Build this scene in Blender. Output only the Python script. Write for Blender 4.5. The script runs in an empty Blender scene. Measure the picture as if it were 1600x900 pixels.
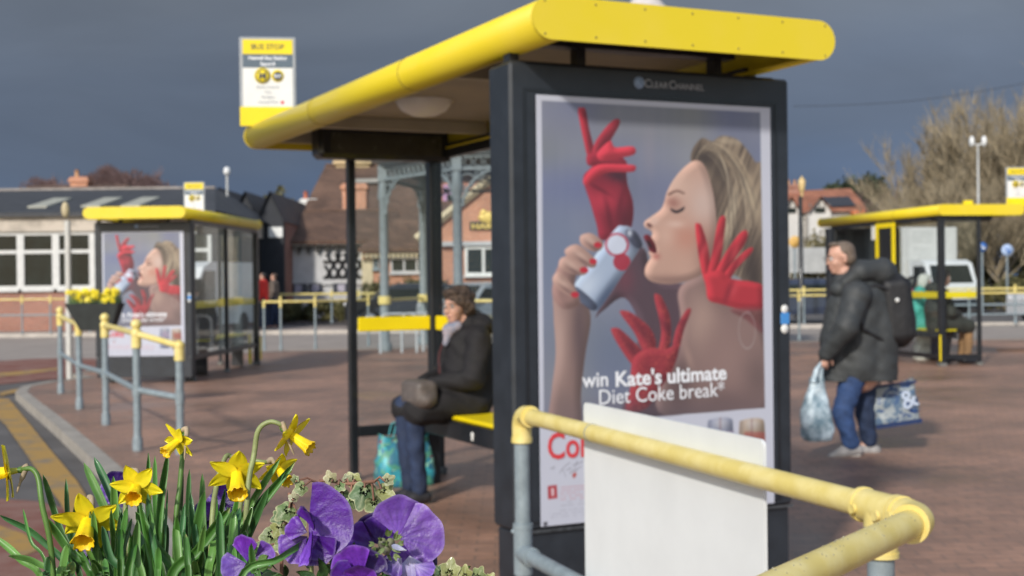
import bpy, math, random
import numpy as np
from mathutils import Vector, Matrix, noise
random.seed(7)
PI = math.pi
S = bpy.context.scene
# ------------------------------------------------------------ camera
FP, PIT, ROL, H = 2057.8, 0.0055, 0.0115, 1.378
cp, sp, cr, sr = math.cos(PIT), math.sin(PIT), math.cos(ROL), math.sin(ROL)
EX = Vector((1, 0, 0)); UP0 = Vector((0, sp, cp)); FWD = Vector((0, cp, -sp))
RT = EX * cr - UP0 * sr; UPV = EX * sr + UP0 * cr
CAM = Vector((0, 0, H))
def P(px, py, d):
    """world point seen at pixel (px,py) of the 1600x900 photo, d metres along the view axis"""
    return CAM + RT * ((px - 800) / FP * d) + UPV * ((450 - py) / FP * d) + FWD * d
def G(px, py, z=0.0):
    r = RT * ((px - 800) / FP) + UPV * ((450 - py) / FP) + FWD
    return CAM + r * ((z - H) / r.z)
cd = bpy.data.cameras.new("camera"); cam = bpy.data.objects.new("camera", cd)
S.collection.objects.link(cam); S.camera = cam
m = Matrix.Identity(4)
for i in range(3):
    m[i][0] = RT[i]; m[i][1] = UPV[i]; m[i][2] = -FWD[i]; m[i][3] = CAM[i]
cam.matrix_world = m
cd.sensor_width = 36; cd.lens = FP * 36 / 1600; cd.clip_start = 0.05; cd.clip_end = 2000
cd.dof.use_dof = True; cd.dof.focus_distance = 1.0; cd.dof.aperture_fstop = 14.0
# ------------------------------------------------------------ light
SUNV = Vector((-0.40, -0.917, 0)).normalized(); SEL = math.radians(31)
SUND = Vector((SUNV.x * math.cos(SEL), SUNV.y * math.cos(SEL), math.sin(SEL)))
sl = bpy.data.lights.new("sun", 'SUN'); sl.energy = 3.2; sl.angle = math.radians(3.5); sl.color = (1, .95, .87)
so = bpy.data.objects.new("sun", sl); S.collection.objects.link(so)
so.rotation_euler = SUND.to_track_quat('Z', 'Y').to_euler()
W = bpy.data.worlds.new("World"); S.world = W; W.use_nodes = True
nt = W.node_tree; N = nt.nodes; L = nt.links; N.clear()
def nd(t, **k):
    n = N.new(t)
    for a, b in k.items(): setattr(n, a, b)
    return n
sky = nd('ShaderNodeTexSky', sky_type='NISHITA', sun_disc=False)
sky.sun_elevation = SEL; sky.sun_rotation = math.atan2(SUNV.x, SUNV.y)
b1 = nd('ShaderNodeBackground'); b1.inputs[1].default_value = 0.14; L.new(sky.outputs[0], b1.inputs[0])
tc = nd('ShaderNodeTexCoord'); sx = nd('ShaderNodeSeparateXYZ'); L.new(tc.outputs['Generated'], sx.inputs[0])
ns = nd('ShaderNodeTexNoise'); ns.inputs['Scale'].default_value = 2.6; ns.inputs['Detail'].default_value = 4
mp = nd('ShaderNodeMapping'); mp.inputs['Scale'].default_value = (1, 1, 3.2)
L.new(tc.outputs['Generated'], mp.inputs[0]); L.new(mp.outputs[0], ns.inputs[0])
ad = nd('ShaderNodeMath', operation='MULTIPLY_ADD'); L.new(ns.outputs['Fac'], ad.inputs[0]); ad.inputs[1].default_value = .16
sb = nd('ShaderNodeMath', operation='SUBTRACT'); L.new(sx.outputs['Z'], sb.inputs[0]); sb.inputs[1].default_value = .08
L.new(sb.outputs[0], ad.inputs[2])
ramp = nd('ShaderNodeValToRGB'); L.new(ad.outputs[0], ramp.inputs[0]); cr_ = ramp.color_ramp
for p_, c_ in ((0.0, (.080, .125, .215)), (.05, (.080, .118, .195)), (.10, (.092, .122, .178)), (.16, (.106, .132, .178)), (.22, (.126, .149, .186)), (.6, (.30, .33, .38))):
    e = cr_.elements.new(p_); e.color = (*c_, 1)
cr_.elements.remove(cr_.elements[0]); cr_.elements.remove(cr_.elements[-1])
# a lighter break in the cloud towards the right
rg = nd('ShaderNodeMapRange'); L.new(sx.outputs['X'], rg.inputs[0]); rg.inputs[1].default_value = .05; rg.inputs[2].default_value = .40
rg.inputs[3].default_value = 1.2; rg.inputs[4].default_value = 1.5
n2 = nd('ShaderNodeTexNoise'); n2.inputs['Scale'].default_value = 4.2; n2.inputs['Detail'].default_value = 6; n2.inputs['Distortion'].default_value = .5; L.new(mp.outputs[0], n2.inputs[0])
m2_ = nd('ShaderNodeMapRange'); L.new(n2.outputs['Fac'], m2_.inputs[0]); m2_.inputs[1].default_value = .3; m2_.inputs[2].default_value = .7; m2_.inputs[3].default_value = .88; m2_.inputs[4].default_value = 1.12
m3_ = nd('ShaderNodeMath', operation='MULTIPLY'); L.new(rg.outputs[0], m3_.inputs[0]); L.new(m2_.outputs[0], m3_.inputs[1])
b2 = nd('ShaderNodeBackground'); L.new(ramp.outputs[0], b2.inputs[0]); L.new(m3_.outputs[0], b2.inputs[1])
mk = nd('ShaderNodeMapRange'); L.new(sx.outputs['Y'], mk.inputs[0]); mk.inputs[1].default_value = .05; mk.inputs[2].default_value = .55
mx = nd('ShaderNodeMixShader'); L.new(mk.outputs[0], mx.inputs[0]); L.new(b1.outputs[0], mx.inputs[1]); L.new(b2.outputs[0], mx.inputs[2])
ow = nd('ShaderNodeOutputWorld'); L.new(mx.outputs[0], ow.inputs[0])
S.view_settings.view_transform = 'Standard'; S.view_settings.look = 'None'; S.view_settings.gamma = 1
S.view_settings.exposure = 0.0; S.view_settings.use_curve_mapping = False
# ------------------------------------------------------------ materials
def lin(c): return tuple(((v / 255) / 12.92 if v / 255 <= .04045 else ((v / 255 + .055) / 1.055) ** 2.4) for v in c)
MATS = {}
def mat(name, col, rough=.6, var=.12, scale=6.0, metal=0.0, spec=.5, coat=0, trans=0, bump=0, col2=None, attr=None, mask=(.35, .65), emit=None, sub=0, det=5):
    if name in MATS: return MATS[name]
    M = bpy.data.materials.new(name); M.use_nodes = True
    t = M.node_tree; b = t.nodes['Principled BSDF']
    b.inputs['Roughness'].default_value = rough; b.inputs['Metallic'].default_value = metal
    b.inputs['Specular IOR Level'].default_value = spec; b.inputs['Coat Weight'].default_value = coat
    b.inputs['Coat Roughness'].default_value = .08
    b.inputs['Transmission Weight'].default_value = trans
    if sub:
        b.inputs['Subsurface Weight'].default_value = sub; b.inputs['Subsurface Radius'].default_value = (.01, .008, .004); b.inputs['Subsurface Scale'].default_value = .3
    tcn = t.nodes.new('ShaderNodeTexCoord'); n = t.nodes.new('ShaderNodeTexNoise')
    n.inputs['Scale'].default_value = scale; n.inputs['Detail'].default_value = det; n.inputs['Roughness'].default_value = .62
    t.links.new(tcn.outputs['Object'], n.inputs['Vector'])
    mr = t.nodes.new('ShaderNodeMapRange'); mr.inputs[1].default_value = mask[0]; mr.inputs[2].default_value = mask[1]
    t.links.new(n.outputs['Fac'], mr.inputs[0])
    if attr:
        a = t.nodes.new('ShaderNodeAttribute'); a.attribute_name = attr
        mi = t.nodes.new('ShaderNodeMix'); mi.data_type = 'RGBA'; mi.blend_type = 'MULTIPLY'; mi.inputs[0].default_value = 1
        rr = t.nodes.new('ShaderNodeMapRange'); rr.inputs[3].default_value = 1 - var; rr.inputs[4].default_value = 1 + var
        t.links.new(mr.outputs[0], rr.inputs[0])
        cb = t.nodes.new('ShaderNodeCombineColor')
        for k in range(3): t.links.new(rr.outputs[0], cb.inputs[k])
        t.links.new(a.outputs['Color'], mi.inputs[6]); t.links.new(cb.outputs[0], mi.inputs[7]); out = mi.outputs[2]
    else:
        mi = t.nodes.new('ShaderNodeMix'); mi.data_type = 'RGBA'
        a_ = tuple(max(0, c * (1 - var)) for c in col); b_ = col2 if col2 else tuple(min(1, c * (1 + var)) for c in col)
        mi.inputs[6].default_value = (*a_, 1); mi.inputs[7].default_value = (*b_, 1)
        t.links.new(mr.outputs[0], mi.inputs[0]); out = mi.outputs[2]
    t.links.new(out, b.inputs['Base Color'])
    if emit:
        b.inputs['Emission Color'].default_value = (*emit[0], 1); b.inputs['Emission Strength'].default_value = emit[1]
    r2 = t.nodes.new('ShaderNodeMapRange'); r2.inputs[3].default_value = max(.02, rough - .1); r2.inputs[4].default_value = min(1, rough + .1)
    t.links.new(n.outputs['Fac'], r2.inputs[0]); t.links.new(r2.outputs[0], b.inputs['Roughness'])
    if bump:
        bp = t.nodes.new('ShaderNodeBump'); bp.inputs['Strength'].default_value = bump; bp.inputs['Distance'].default_value = .02
        t.links.new(n.outputs['Fac'], bp.inputs['Height']); t.links.new(bp.outputs[0], b.inputs['Normal'])
    MATS[name] = M; return M
def brickmat(name, c1, c2, mortar, scale, bw=.225, bh=.075, ms=.01, rough=.85, wet=0, vert=False, bump=.3, dirt=.25, off=.5):
    if name in MATS: return MATS[name]
    M = bpy.data.materials.new(name); M.use_nodes = True
    t = M.node_tree; b = t.nodes['Principled BSDF']; nn = t.nodes.new; lk = t.links.new
    tcn = nn('ShaderNodeTexCoord'); src = tcn.outputs['Object']
    if vert:   # brick courses in z: use (x+y, z)
        sx_ = nn('ShaderNodeSeparateXYZ'); lk(src, sx_.inputs[0]); a = nn('ShaderNodeMath'); lk(sx_.outputs[0], a.inputs[0]); lk(sx_.outputs[1], a.inputs[1])
        cb = nn('ShaderNodeCombineXYZ'); lk(a.outputs[0], cb.inputs[0]); lk(sx_.outputs[2], cb.inputs[1]); src = cb.outputs[0]
    br = nn('ShaderNodeTexBrick'); lk(src, br.inputs['Vector']); br.offset = off
    br.inputs['Color1'].default_value = (*c1, 1); br.inputs['Color2'].default_value = (*c2, 1); br.inputs['Mortar'].default_value = (*mortar, 1)
    br.inputs['Scale'].default_value = scale; br.inputs['Brick Width'].default_value = bw; br.inputs['Row Height'].default_value = bh
    br.inputs['Mortar Size'].default_value = ms; br.inputs['Bias'].default_value = -.1
    n = nn('ShaderNodeTexNoise'); lk(tcn.outputs['Object'], n.inputs['Vector']); n.inputs['Scale'].default_value = .55; n.inputs['Detail'].default_value = 8; n.inputs['Roughness'].default_value = .65
    n3 = nn('ShaderNodeTexNoise'); lk(tcn.outputs['Object'], n3.inputs['Vector']); n3.inputs['Scale'].default_value = 9; n3.inputs['Detail'].default_value = 6; n3.inputs['Roughness'].default_value = .7
    mr = nn('ShaderNodeMapRange'); lk(n.outputs['Fac'], mr.inputs[0]); mr.inputs[1].default_value = .36; mr.inputs[2].default_value = .62; mr.inputs[3].default_value = 1 - dirt; mr.inputs[4].default_value = 1.12
    m3 = nn('ShaderNodeMapRange'); lk(n3.outputs['Fac'], m3.inputs[0]); m3.inputs[1].default_value = .3; m3.inputs[2].default_value = .7; m3.inputs[3].default_value = .82; m3.inputs[4].default_value = 1.16
    mu = nn('ShaderNodeMath'); mu.operation = 'MULTIPLY'; lk(mr.outputs[0], mu.inputs[0]); lk(m3.outputs[0], mu.inputs[1])
    vm = nn('ShaderNodeVectorMath'); vm.operation = 'SCALE'; lk(br.outputs['Color'], vm.inputs[0]); lk(mu.outputs[0], vm.inputs['Scale'])
    lk(vm.outputs[0], b.inputs['Base Color'])
    rr = nn('ShaderNodeMapRange'); lk(n.outputs['Fac'], rr.inputs[0]); rr.inputs[1].default_value = .38; rr.inputs[2].default_value = .6
    rr.inputs[3].default_value = rough - wet; rr.inputs[4].default_value = rough; lk(rr.outputs[0], b.inputs['Roughness'])
    bp = nn('ShaderNodeBump'); bp.inputs['Strength'].default_value = bump; bp.inputs['Distance'].default_value = .01
    iv = nn('ShaderNodeMath'); iv.operation = 'SUBTRACT'; iv.inputs[0].default_value = 1; lk(br.outputs['Fac'], iv.inputs[1])
    lk(iv.outputs[0], bp.inputs['Height']); lk(bp.outputs[0], b.inputs['Normal'])
    MATS[name] = M; return M
def glassmat(name='shelter_glass', tint=(.95, .975, .975), refl=.07, rough=.02):
    if name in MATS: return MATS[name]
    M = bpy.data.materials.new(name); M.use_nodes = True; t = M.node_tree; t.nodes.clear(); nn = t.nodes.new; lk = t.links.new
    tr = nn('ShaderNodeBsdfTransparent'); tr.inputs[0].default_value = (*tint, 1)
    gl = nn('ShaderNodeBsdfGlossy'); gl.inputs['Roughness'].default_value = rough
    fr = nn('ShaderNodeLayerWeight'); fr.inputs[0].default_value = .5
    pw = nn('ShaderNodeMath'); pw.operation = 'POWER'; pw.inputs[1].default_value = 4.5; lk(fr.outputs['Facing'], pw.inputs[0])
    ml = nn('ShaderNodeMath'); ml.operation = 'MULTIPLY_ADD'; ml.inputs[1].default_value = .45; ml.inputs[2].default_value = refl * .4; lk(pw.outputs[0], ml.inputs[0])
    mi = nn('ShaderNodeMixShader'); lk(ml.outputs[0], mi.inputs[0]); lk(tr.outputs[0], mi.inputs[1]); lk(gl.outputs[0], mi.inputs[2])
    o = nn('ShaderNodeOutputMaterial'); lk(mi.outputs[0], o.inputs[0]); MATS[name] = M; return M
YEL = mat('yellow_paint', (.84, .66, .018), .42, .07, 1.6, coat=.15, col2=(.80, .62, .05), mask=(.45, .7), det=10)
YELB = mat('yellow_plastic', (.88, .68, .005), .4, .04, 5)
YEP = mat('faded_yellow_paint', (.82, .66, .20), .42, .10, 14, col2=(.86, .74, .34), mask=(.4, .75), coat=.15, bump=.12)
BLK = mat('black_metal', (.012, .014, .018), .38, .25, 5, coat=.15)
BLK2 = mat('charcoal_metal', (.022, .027, .035), .42, .2, 7)
GRY = mat('grey_galvanised_paint', (.235, .285, .31), .5, .14, 18, bump=.1)
WHT = mat('white_paint', (.78, .78, .75), .5, .05, 5)
BRD = mat('white_board', (.74, .76, .755), .6, .035, 3.5, bump=.05)
GLS = glassmat()
CEI = mat('shelter_ceiling', (.34, .29, .21), .5, .15, 2.5)
LAV = mat('poster_paper', (.60, .64, .74), .5, .03, 3, coat=.35)
TWH = mat('print_white', (.80, .82, .86), .6, .02)
TRD = mat('print_red', (.62, .05, .06), .6, .02)
TDK = mat('print_dark', (.05, .055, .07), .6, .02)
TGR = mat('print_grey', (.36, .38, .42), .6, .05)
SKIN = mat('skin', (.60, .34, .25), .5, .10, 22, sub=.1)
# ------------------------------------------------------------ object helpers
COL = S.collection
def tag(o, label=None, cat=None, group=None, kind=None):
    if label: o['label'] = label
    if cat: o['category'] = cat
    if group: o['group'] = group
    if kind: o['kind'] = kind
    return o
def thing(name, loc, label, cat, group=None, rz=0):
    o = bpy.data.objects.new(name, None); COL.objects.link(o); o.empty_display_size = .1
    o.location = loc; o.rotation_euler = (0, 0, rz); return tag(o, label, cat, group)
def root_inv(par):
    while par is not None and par.parent is not None: par = par.parent
    if par is None: return Matrix.Identity(4)
    return (Matrix.Translation(par.location) @ par.rotation_euler.to_matrix().to_4x4()).inverted()
def frame(d, up=Vector((0, 0, 1))):
    d = d.normalized()
    a = d.cross(up)
    if a.length < 1e-4: a = d.cross(Vector((1, 0, 0)))
    a.normalize(); b = a.cross(d).normalized(); return d, a, b
class MB:
    def __init__(s): s.v = []; s.f = []; s.sm = []; s.c = []
    def add(s, vs, fs, smooth=False, cols=None):
        o = len(s.v); s.v += [tuple(v) for v in vs]; s.f += [tuple(i + o for i in f) for f in fs]; s.sm += [smooth] * len(fs)
        s.c += (cols if cols else [(1, 1, 1)] * len(vs)); return s
    def box(s, c, size, R=None, bev=0):
        x, y, z = [k / 2 for k in size]; c = Vector(c)
        if bev:
            # chamfered in plan and section: 24-vertex box
            b = min(bev, x * .9, y * .9, z * .9); vs = []
            for sx_ in (-1, 1):
                for sy_ in (-1, 1):
                    for sz_ in (-1, 1):
                        vs += [Vector((sx_ * (x - b), sy_ * (y - b), sz_ * z)), Vector((sx_ * (x - b), sy_ * y, sz_ * (z - b))), Vector((sx_ * x, sy_ * (y - b), sz_ * (z - b)))]
            ix = lambda a, b_, c_, k: ((a > 0) * 4 + (b_ > 0) * 2 + (c_ > 0)) * 3 + k
            fs = []
            for q in (-1, 1):
                fs.append([ix(-1, -1, q, 0), ix(1, -1, q, 0), ix(1, 1, q, 0), ix(-1, 1, q, 0)][::q])
                fs.append([ix(-1, q, -1, 1), ix(-1, q, 1, 1), ix(1, q, 1, 1), ix(1, q, -1, 1)][::q])
                fs.append([ix(q, -1, -1, 2), ix(q, 1, -1, 2), ix(q, 1, 1, 2), ix(q, -1, 1, 2)][::q])
            for a in (-1, 1):
                for b_ in (-1, 1):
                    w = a * b_
                    fs.append([ix(-1, a, b_, 0), ix(-1, a, b_, 1), ix(1, a, b_, 1), ix(1, a, b_, 0)][::w])
                    fs.append([ix(a, -1, b_, 2), ix(a, -1, b_, 0), ix(a, 1, b_, 0), ix(a, 1, b_, 2)][::w])
                    fs.append([ix(a, b_, -1, 1), ix(a, b_, -1, 2), ix(a, b_, 1, 2), ix(a, b_, 1, 1)][::w])
                    for c_ in (-1, 1): fs.append([ix(a, b_, c_, 0), ix(a, b_, c_, 1), ix(a, b_, c_, 2)][::a * b_ * c_])
        else:
            vs = [Vector((i * x, j * y, k * z)) for i in (-1, 1) for j in (-1, 1) for k in (-1, 1)]
            fs = [(0, 1, 3, 2), (4, 6, 7, 5), (0, 4, 5, 1), (2, 3, 7, 6), (0, 2, 6, 4), (1, 5, 7, 3)]
        if R is not None: vs = [R @ v for v in vs]
        return s.add([v + c for v in vs], fs)
    def bx(s, x0, x1, y0, y1, z0, z1, bev=0): return s.box(((x0 + x1) / 2, (y0 + y1) / 2, (z0 + z1) / 2), (x1 - x0, y1 - y0, z1 - z0), None, bev)
    def tube(s, pts, rs, n=12, caps=True, smooth=True):
        pts = [Vector(p) for p in pts]
        if not isinstance(rs, (list, tuple)): rs = [rs] * len(pts)
        vs = []; fs = []; pa = None
        for i, p in enumerate(pts):
            d = (pts[min(i + 1, len(pts) - 1)] - pts[max(i - 1, 0)])
            if d.length < 1e-9: d = Vector((0, 0, 1))
            d.normalize()
            if pa is None: _, a, b = frame(d); b = d.cross(a)
            else:
                a = pa - d * pa.dot(d)
                if a.length < 1e-5: _, a, _b = frame(d)
                a.normalize(); b = d.cross(a)
            pa = a
            for k in range(n):
                t = 2 * PI * k / n; vs.append(p + (a * math.cos(t) + b * math.sin(t)) * rs[i])
        for i in range(len(pts) - 1):
            for k in range(n):
                k2 = (k + 1) % n; fs.append((i * n + k, i * n + k2, (i + 1) * n + k2, (i + 1) * n + k))
        s.add(vs, fs, smooth)
        if caps:
            s.add(vs[:n], [tuple(range(n))[::-1]]); s.add(vs[-n:], [tuple(range(n))])
        return s
    def ball(s, c, r, n=12, mrow=8, R=None):
        if not isinstance(r, (list, tuple)): r = (r, r, r)
        c = Vector(c); vs = []; fs = []
        for i in range(mrow + 1):
            th = PI * i / mrow
            for k in range(n):
                ph = 2 * PI * k / n; v = Vector((r[0] * math.sin(th) * math.cos(ph), r[1] * math.sin(th) * math.sin(ph), r[2] * math.cos(th)))
                if R is not None: v = R @ v
                vs.append(c + v)
        for i in range(mrow):
            for k in range(n):
                k2 = (k + 1) % n; fs.append((i * n + k, (i + 1) * n + k, (i + 1) * n + k2, i * n + k2))
        return s.add(vs, fs, True)
    def prism(s, poly, axis, o, d):
        """poly: 2D list; extruded. axis 'y': poly in x,z from y=o to y=d; 'z': poly in x,y; 'x': poly in y,z"""
        f = {'y': lambda a, b, t: (a, t, b), 'z': lambda a, b, t: (a, b, t), 'x': lambda a, b, t: (t, a, b)}[axis]
        n = len(poly); vs = [f(a, b, o) for a, b in poly] + [f(a, b, d) for a, b in poly]
        fs = [tuple(range(n))[::-1], tuple(range(n, 2 * n))] + [(i, (i + 1) % n, n + (i + 1) % n, n + i) for i in range(n)]
        return s.add(vs, fs)
    def lathe(s, c, prof, n=20, axis=None):
        c = Vector(c); d, a, b = frame(axis or Vector((0, 0, 1))); vs = []; fs = []
        for r, z in prof:
            for k in range(n):
                t = 2 * PI * k / n; vs.append(c + d * z + (a * math.cos(t) + b * math.sin(t)) * r)
        for i in range(len(prof) - 1):
            for k in range(n):
                k2 = (k + 1) % n; fs.append((i * n + k, i * n + k2, (i + 1) * n + k2, (i + 1) * n + k))
        return s.add(vs, fs, True)
    def build(s, name, M, par=None, local=False, attr=False, fix=True):
        me = bpy.data.meshes.new(name)
        if par is not None and not local:
            I = root_inv(par); vs = [I @ Vector(v) for v in s.v]
        else: vs = s.v
        me.from_pydata([tuple(v) for v in vs], [], s.f)
        me.polygons.foreach_set('use_smooth', s.sm)
        if attr:
            ca = me.color_attributes.new('col', 'FLOAT_COLOR', 'POINT')
            ca.data.foreach_set('color', np.array([(*c, 1) for c in s.c], dtype=np.float32).ravel())
        if fix:
            import bmesh
            bm = bmesh.new(); bm.from_mesh(me); bmesh.ops.recalc_face_normals(bm, faces=bm.faces); bm.to_mesh(me); bm.free()
        me.materials.append(M); me.update()
        o = bpy.data.objects.new(name, me); COL.objects.link(o)
        if par is not None: o.parent = par
        return o
def solo(name, mb, M, label, cat, group=None, kind=None, base=None, **k):
    """one-mesh thing with its origin at its base"""
    if base is None:
        xs = [v[0] for v in mb.v]; ys = [v[1] for v in mb.v]; zs = [v[2] for v in mb.v]; base = ((min(xs) + max(xs)) / 2, (min(ys) + max(ys)) / 2, min(zs))
    b = Vector(base); mb.v = [tuple(Vector(v) - b) for v in mb.v]
    o = mb.build(name, M, None, **k); o.location = b; return tag(o, label, cat, group, kind)
TXT = {}
def text(body, size, M, par, loc, rot=(PI / 2, 0, 0), name='lettering', align='LEFT', bold=0, ext=.0006, sx_=1, shear=0):
    """loc/rot in the root's local frame"""
    key = (body, size, align, bold, sx_, shear)
    if key not in TXT:
        cu = bpy.data.curves.new('t', 'FONT'); cu.body = body; cu.size = size; cu.align_x = align; cu.extrude = ext; cu.offset = bold; cu.shear = shear
        cu.resolution_u = 3
        o = bpy.data.objects.new('t', cu); COL.objects.link(o); dg = bpy.context.evaluated_depsgraph_get()
        me = bpy.data.meshes.new_from_object(o.evaluated_get(dg)); bpy.data.objects.remove(o)
        me.transform(Matrix.Diagonal((sx_, 1, 1, 1))); TXT[key] = me
    me = TXT[key]
    if not me.materials: me.materials.append(M)
    elif me.materials[0] != M: me = me.copy(); me.materials.clear(); me.materials.append(M)
    o = bpy.data.objects.new(name, me); COL.objects.link(o); o.parent = par; o.location = loc; o.rotation_euler = rot; return o
def blob(name, prims, M, par, vox=.012, smooth=6, attr=False, k=None, wr=0):
    """one continuous surface round tapered capsules / ellipsoids / boxes (smooth union, surface nets). prims in world space"""
    I = root_inv(par); k = k or vox * 1.6; A = []
    for p in prims:
        if p[0] == 'c':
            q = [I @ Vector(v) for v in p[1]]; r = list(p[2])
            for a, b_, ra, rb in zip(q[:-1], q[1:], r[:-1], r[1:]): A.append(('c', np.array(a), np.array(b_), ra, rb))
        else:
            Rm = p[3] if p[3] is not None else Matrix.Identity(3); A.append((p[0], np.array(I @ Vector(p[1])), np.array((I.to_3x3() @ Rm).transposed()), np.array(p[2], float)))
    lo = np.full(3, 1e9); hi = -lo
    for a in A:
        if a[0] == 'c':
            m_ = max(a[3], a[4]); lo = np.minimum(lo, np.minimum(a[1], a[2]) - m_); hi = np.maximum(hi, np.maximum(a[1], a[2]) + m_)
        else:
            m_ = np.linalg.norm(a[3]) if a[0] == 'b' else a[3].max(); lo = np.minimum(lo, a[1] - m_); hi = np.maximum(hi, a[1] + m_)
    lo -= vox * 3; hi += vox * 3; n = np.ceil((hi - lo) / vox).astype(int) + 1
    D = np.full(n, 1.0, np.float32)
    for a in A:
        if a[0] == 'c': m_ = max(a[3], a[4]); l0 = np.minimum(a[1], a[2]) - m_; h0 = np.maximum(a[1], a[2]) + m_
        else: m_ = np.linalg.norm(a[3]) if a[0] == 'b' else a[3].max(); l0 = a[1] - m_; h0 = a[1] + m_
        i0 = np.maximum(0, ((l0 - lo) / vox - 4).astype(int)); i1 = np.minimum(n, ((h0 - lo) / vox + 5).astype(int))
        ax = [lo[j] + vox * np.arange(i0[j], i1[j]) for j in range(3)]; X_, Y_, Z_ = np.meshgrid(*ax, indexing='ij')
        if a[0] == 'c':
            ab = a[2] - a[1]; L2 = (ab ** 2).sum() + 1e-12; px_, py_, pz_ = X_ - a[1][0], Y_ - a[1][1], Z_ - a[1][2]
            t = np.clip((px_ * ab[0] + py_ * ab[1] + pz_ * ab[2]) / L2, 0, 1)
            d = np.sqrt((px_ - ab[0] * t) ** 2 + (py_ - ab[1] * t) ** 2 + (pz_ - ab[2] * t) ** 2) - (a[3] + (a[4] - a[3]) * t)
        else:
            R_ = a[2]; v = np.stack([X_ - a[1][0], Y_ - a[1][1], Z_ - a[1][2]], -1) @ R_.T
            if a[0] == 'e':
                k0 = np.sqrt(((v / a[3]) ** 2).sum(-1)); k1 = np.sqrt(((v / a[3] ** 2) ** 2).sum(-1)) + 1e-9; d = k0 * (k0 - 1) / k1
            else:
                hs = a[3] / 2; rd = hs.min() * .5; q = np.abs(v) - (hs - rd); d = np.sqrt((np.maximum(q, 0) ** 2).sum(-1)) + np.minimum(q.max(-1), 0) - rd
        sl_ = tuple(slice(i0[j], i1[j]) for j in range(3)); c = D[sl_]; kk = min(k, .6 * (min(a[3], a[4]) if a[0] == 'c' else a[3].min()))
        h = np.maximum(kk - np.abs(c - d), 0) / kk; D[sl_] = np.minimum(c, d) - h * h * kk * .25
    if wr:
        X_, Y_, Z_ = np.meshgrid(*[lo[j] + vox * np.arange(n[j]) for j in range(3)], indexing='ij')
        D = D + wr * (np.sin(Z_ * 40 + 3 * np.sin(X_ * 15 + 1) + 2.4 * np.sin(Y_ * 13)) * .6 + np.sin(Z_ * 71 + X_ * 33 + 2 * np.sin(Y_ * 29)) * .4)
    ins = D < 0; N_ = [v - 1 for v in n]
    cnt = np.zeros(N_); acc = np.zeros((*N_, 3))
    G_ = np.stack(np.meshgrid(*[np.arange(v) for v in N_], indexing='ij'), -1).astype(np.float32)
    for ax_ in range(3):
        o1, o2 = [j for j in range(3) if j != ax_]
        for u in (0, 1):
            for w in (0, 1):
                s0 = [0, 0, 0]; s0[o1] = u; s0[o2] = w; s1 = list(s0); s1[ax_] = 1
                a = D[s0[0]:s0[0] + N_[0], s0[1]:s0[1] + N_[1], s0[2]:s0[2] + N_[2]]; b_ = D[s1[0]:s1[0] + N_[0], s1[1]:s1[1] + N_[1], s1[2]:s1[2] + N_[2]]
                cr0 = (a < 0) != (b_ < 0); t = np.where(cr0, a / np.where(cr0, a - b_, 1), 0); cnt += cr0
                for j in range(3): acc[..., j] += cr0 * (s0[j] + (t if j == ax_ else 0))
    act = cnt > 0; idx = np.full(N_, -1); idx[act] = np.arange(act.sum())
    V = (G_[act] + acc[act] / cnt[act][:, None]) * vox + lo; F = []
    for ax_ in range(3):
        o1, o2 = [(1, 2), (2, 0), (0, 1)][ax_]
        sl0 = [slice(1, N_[j]) for j in range(3)]; sl0[ax_] = slice(0, N_[ax_]); sl1 = list(sl0); sl1[ax_] = slice(1, N_[ax_] + 1)
        a = ins[tuple(sl0)]; b_ = ins[tuple(sl1)]; w = np.argwhere(a != b_); f_ = a[tuple(w.T)]
        base = w.copy()
        for j in range(3):
            if j != ax_: base[:, j] += 1
        def ci(du, dv): q = base.copy(); q[:, o1] -= du; q[:, o2] -= dv; return idx[tuple(q.T)]
        Q_ = np.stack([ci(1, 1), ci(0, 1), ci(0, 0), ci(1, 0)], 1); Q_[~f_] = Q_[~f_][:, ::-1]; F.append(Q_)
    F = np.concatenate(F)
    for _ in range(max(1, smooth // 3)):
        S_ = np.zeros_like(V); c_ = np.zeros(len(V))
        for i in range(4): np.add.at(S_, F[:, i], V[F[:, (i + 1) % 4]]); np.add.at(c_, F[:, i], 1)
        V = V * .5 + .5 * S_ / np.maximum(c_, 1)[:, None]
    me = bpy.data.meshes.new(name); me.from_pydata(V.tolist(), [], F.tolist()); me.materials.append(M)
    me.polygons.foreach_set('use_smooth', [True] * len(F)); me.update()
    o = bpy.data.objects.new(name, me); COL.objects.link(o); o.parent = par; return o
def rotdir(d, up=Vector((0, 0, 1))):
    """matrix whose local +Y is d (horizontal), local Z up"""
    d = Vector((d.x, d.y, 0)).normalized(); x = d.cross(Vector((0, 0, 1)))
    return Matrix(((x.x, d.x, 0), (x.y, d.y, 0), (0, 0, 1)))
def copy_tree(o, parent=None):
    c = o.copy(); COL.objects.link(c); c.parent = parent
    for ch in list(o.children): copy_tree(ch, c)
    return c
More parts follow.
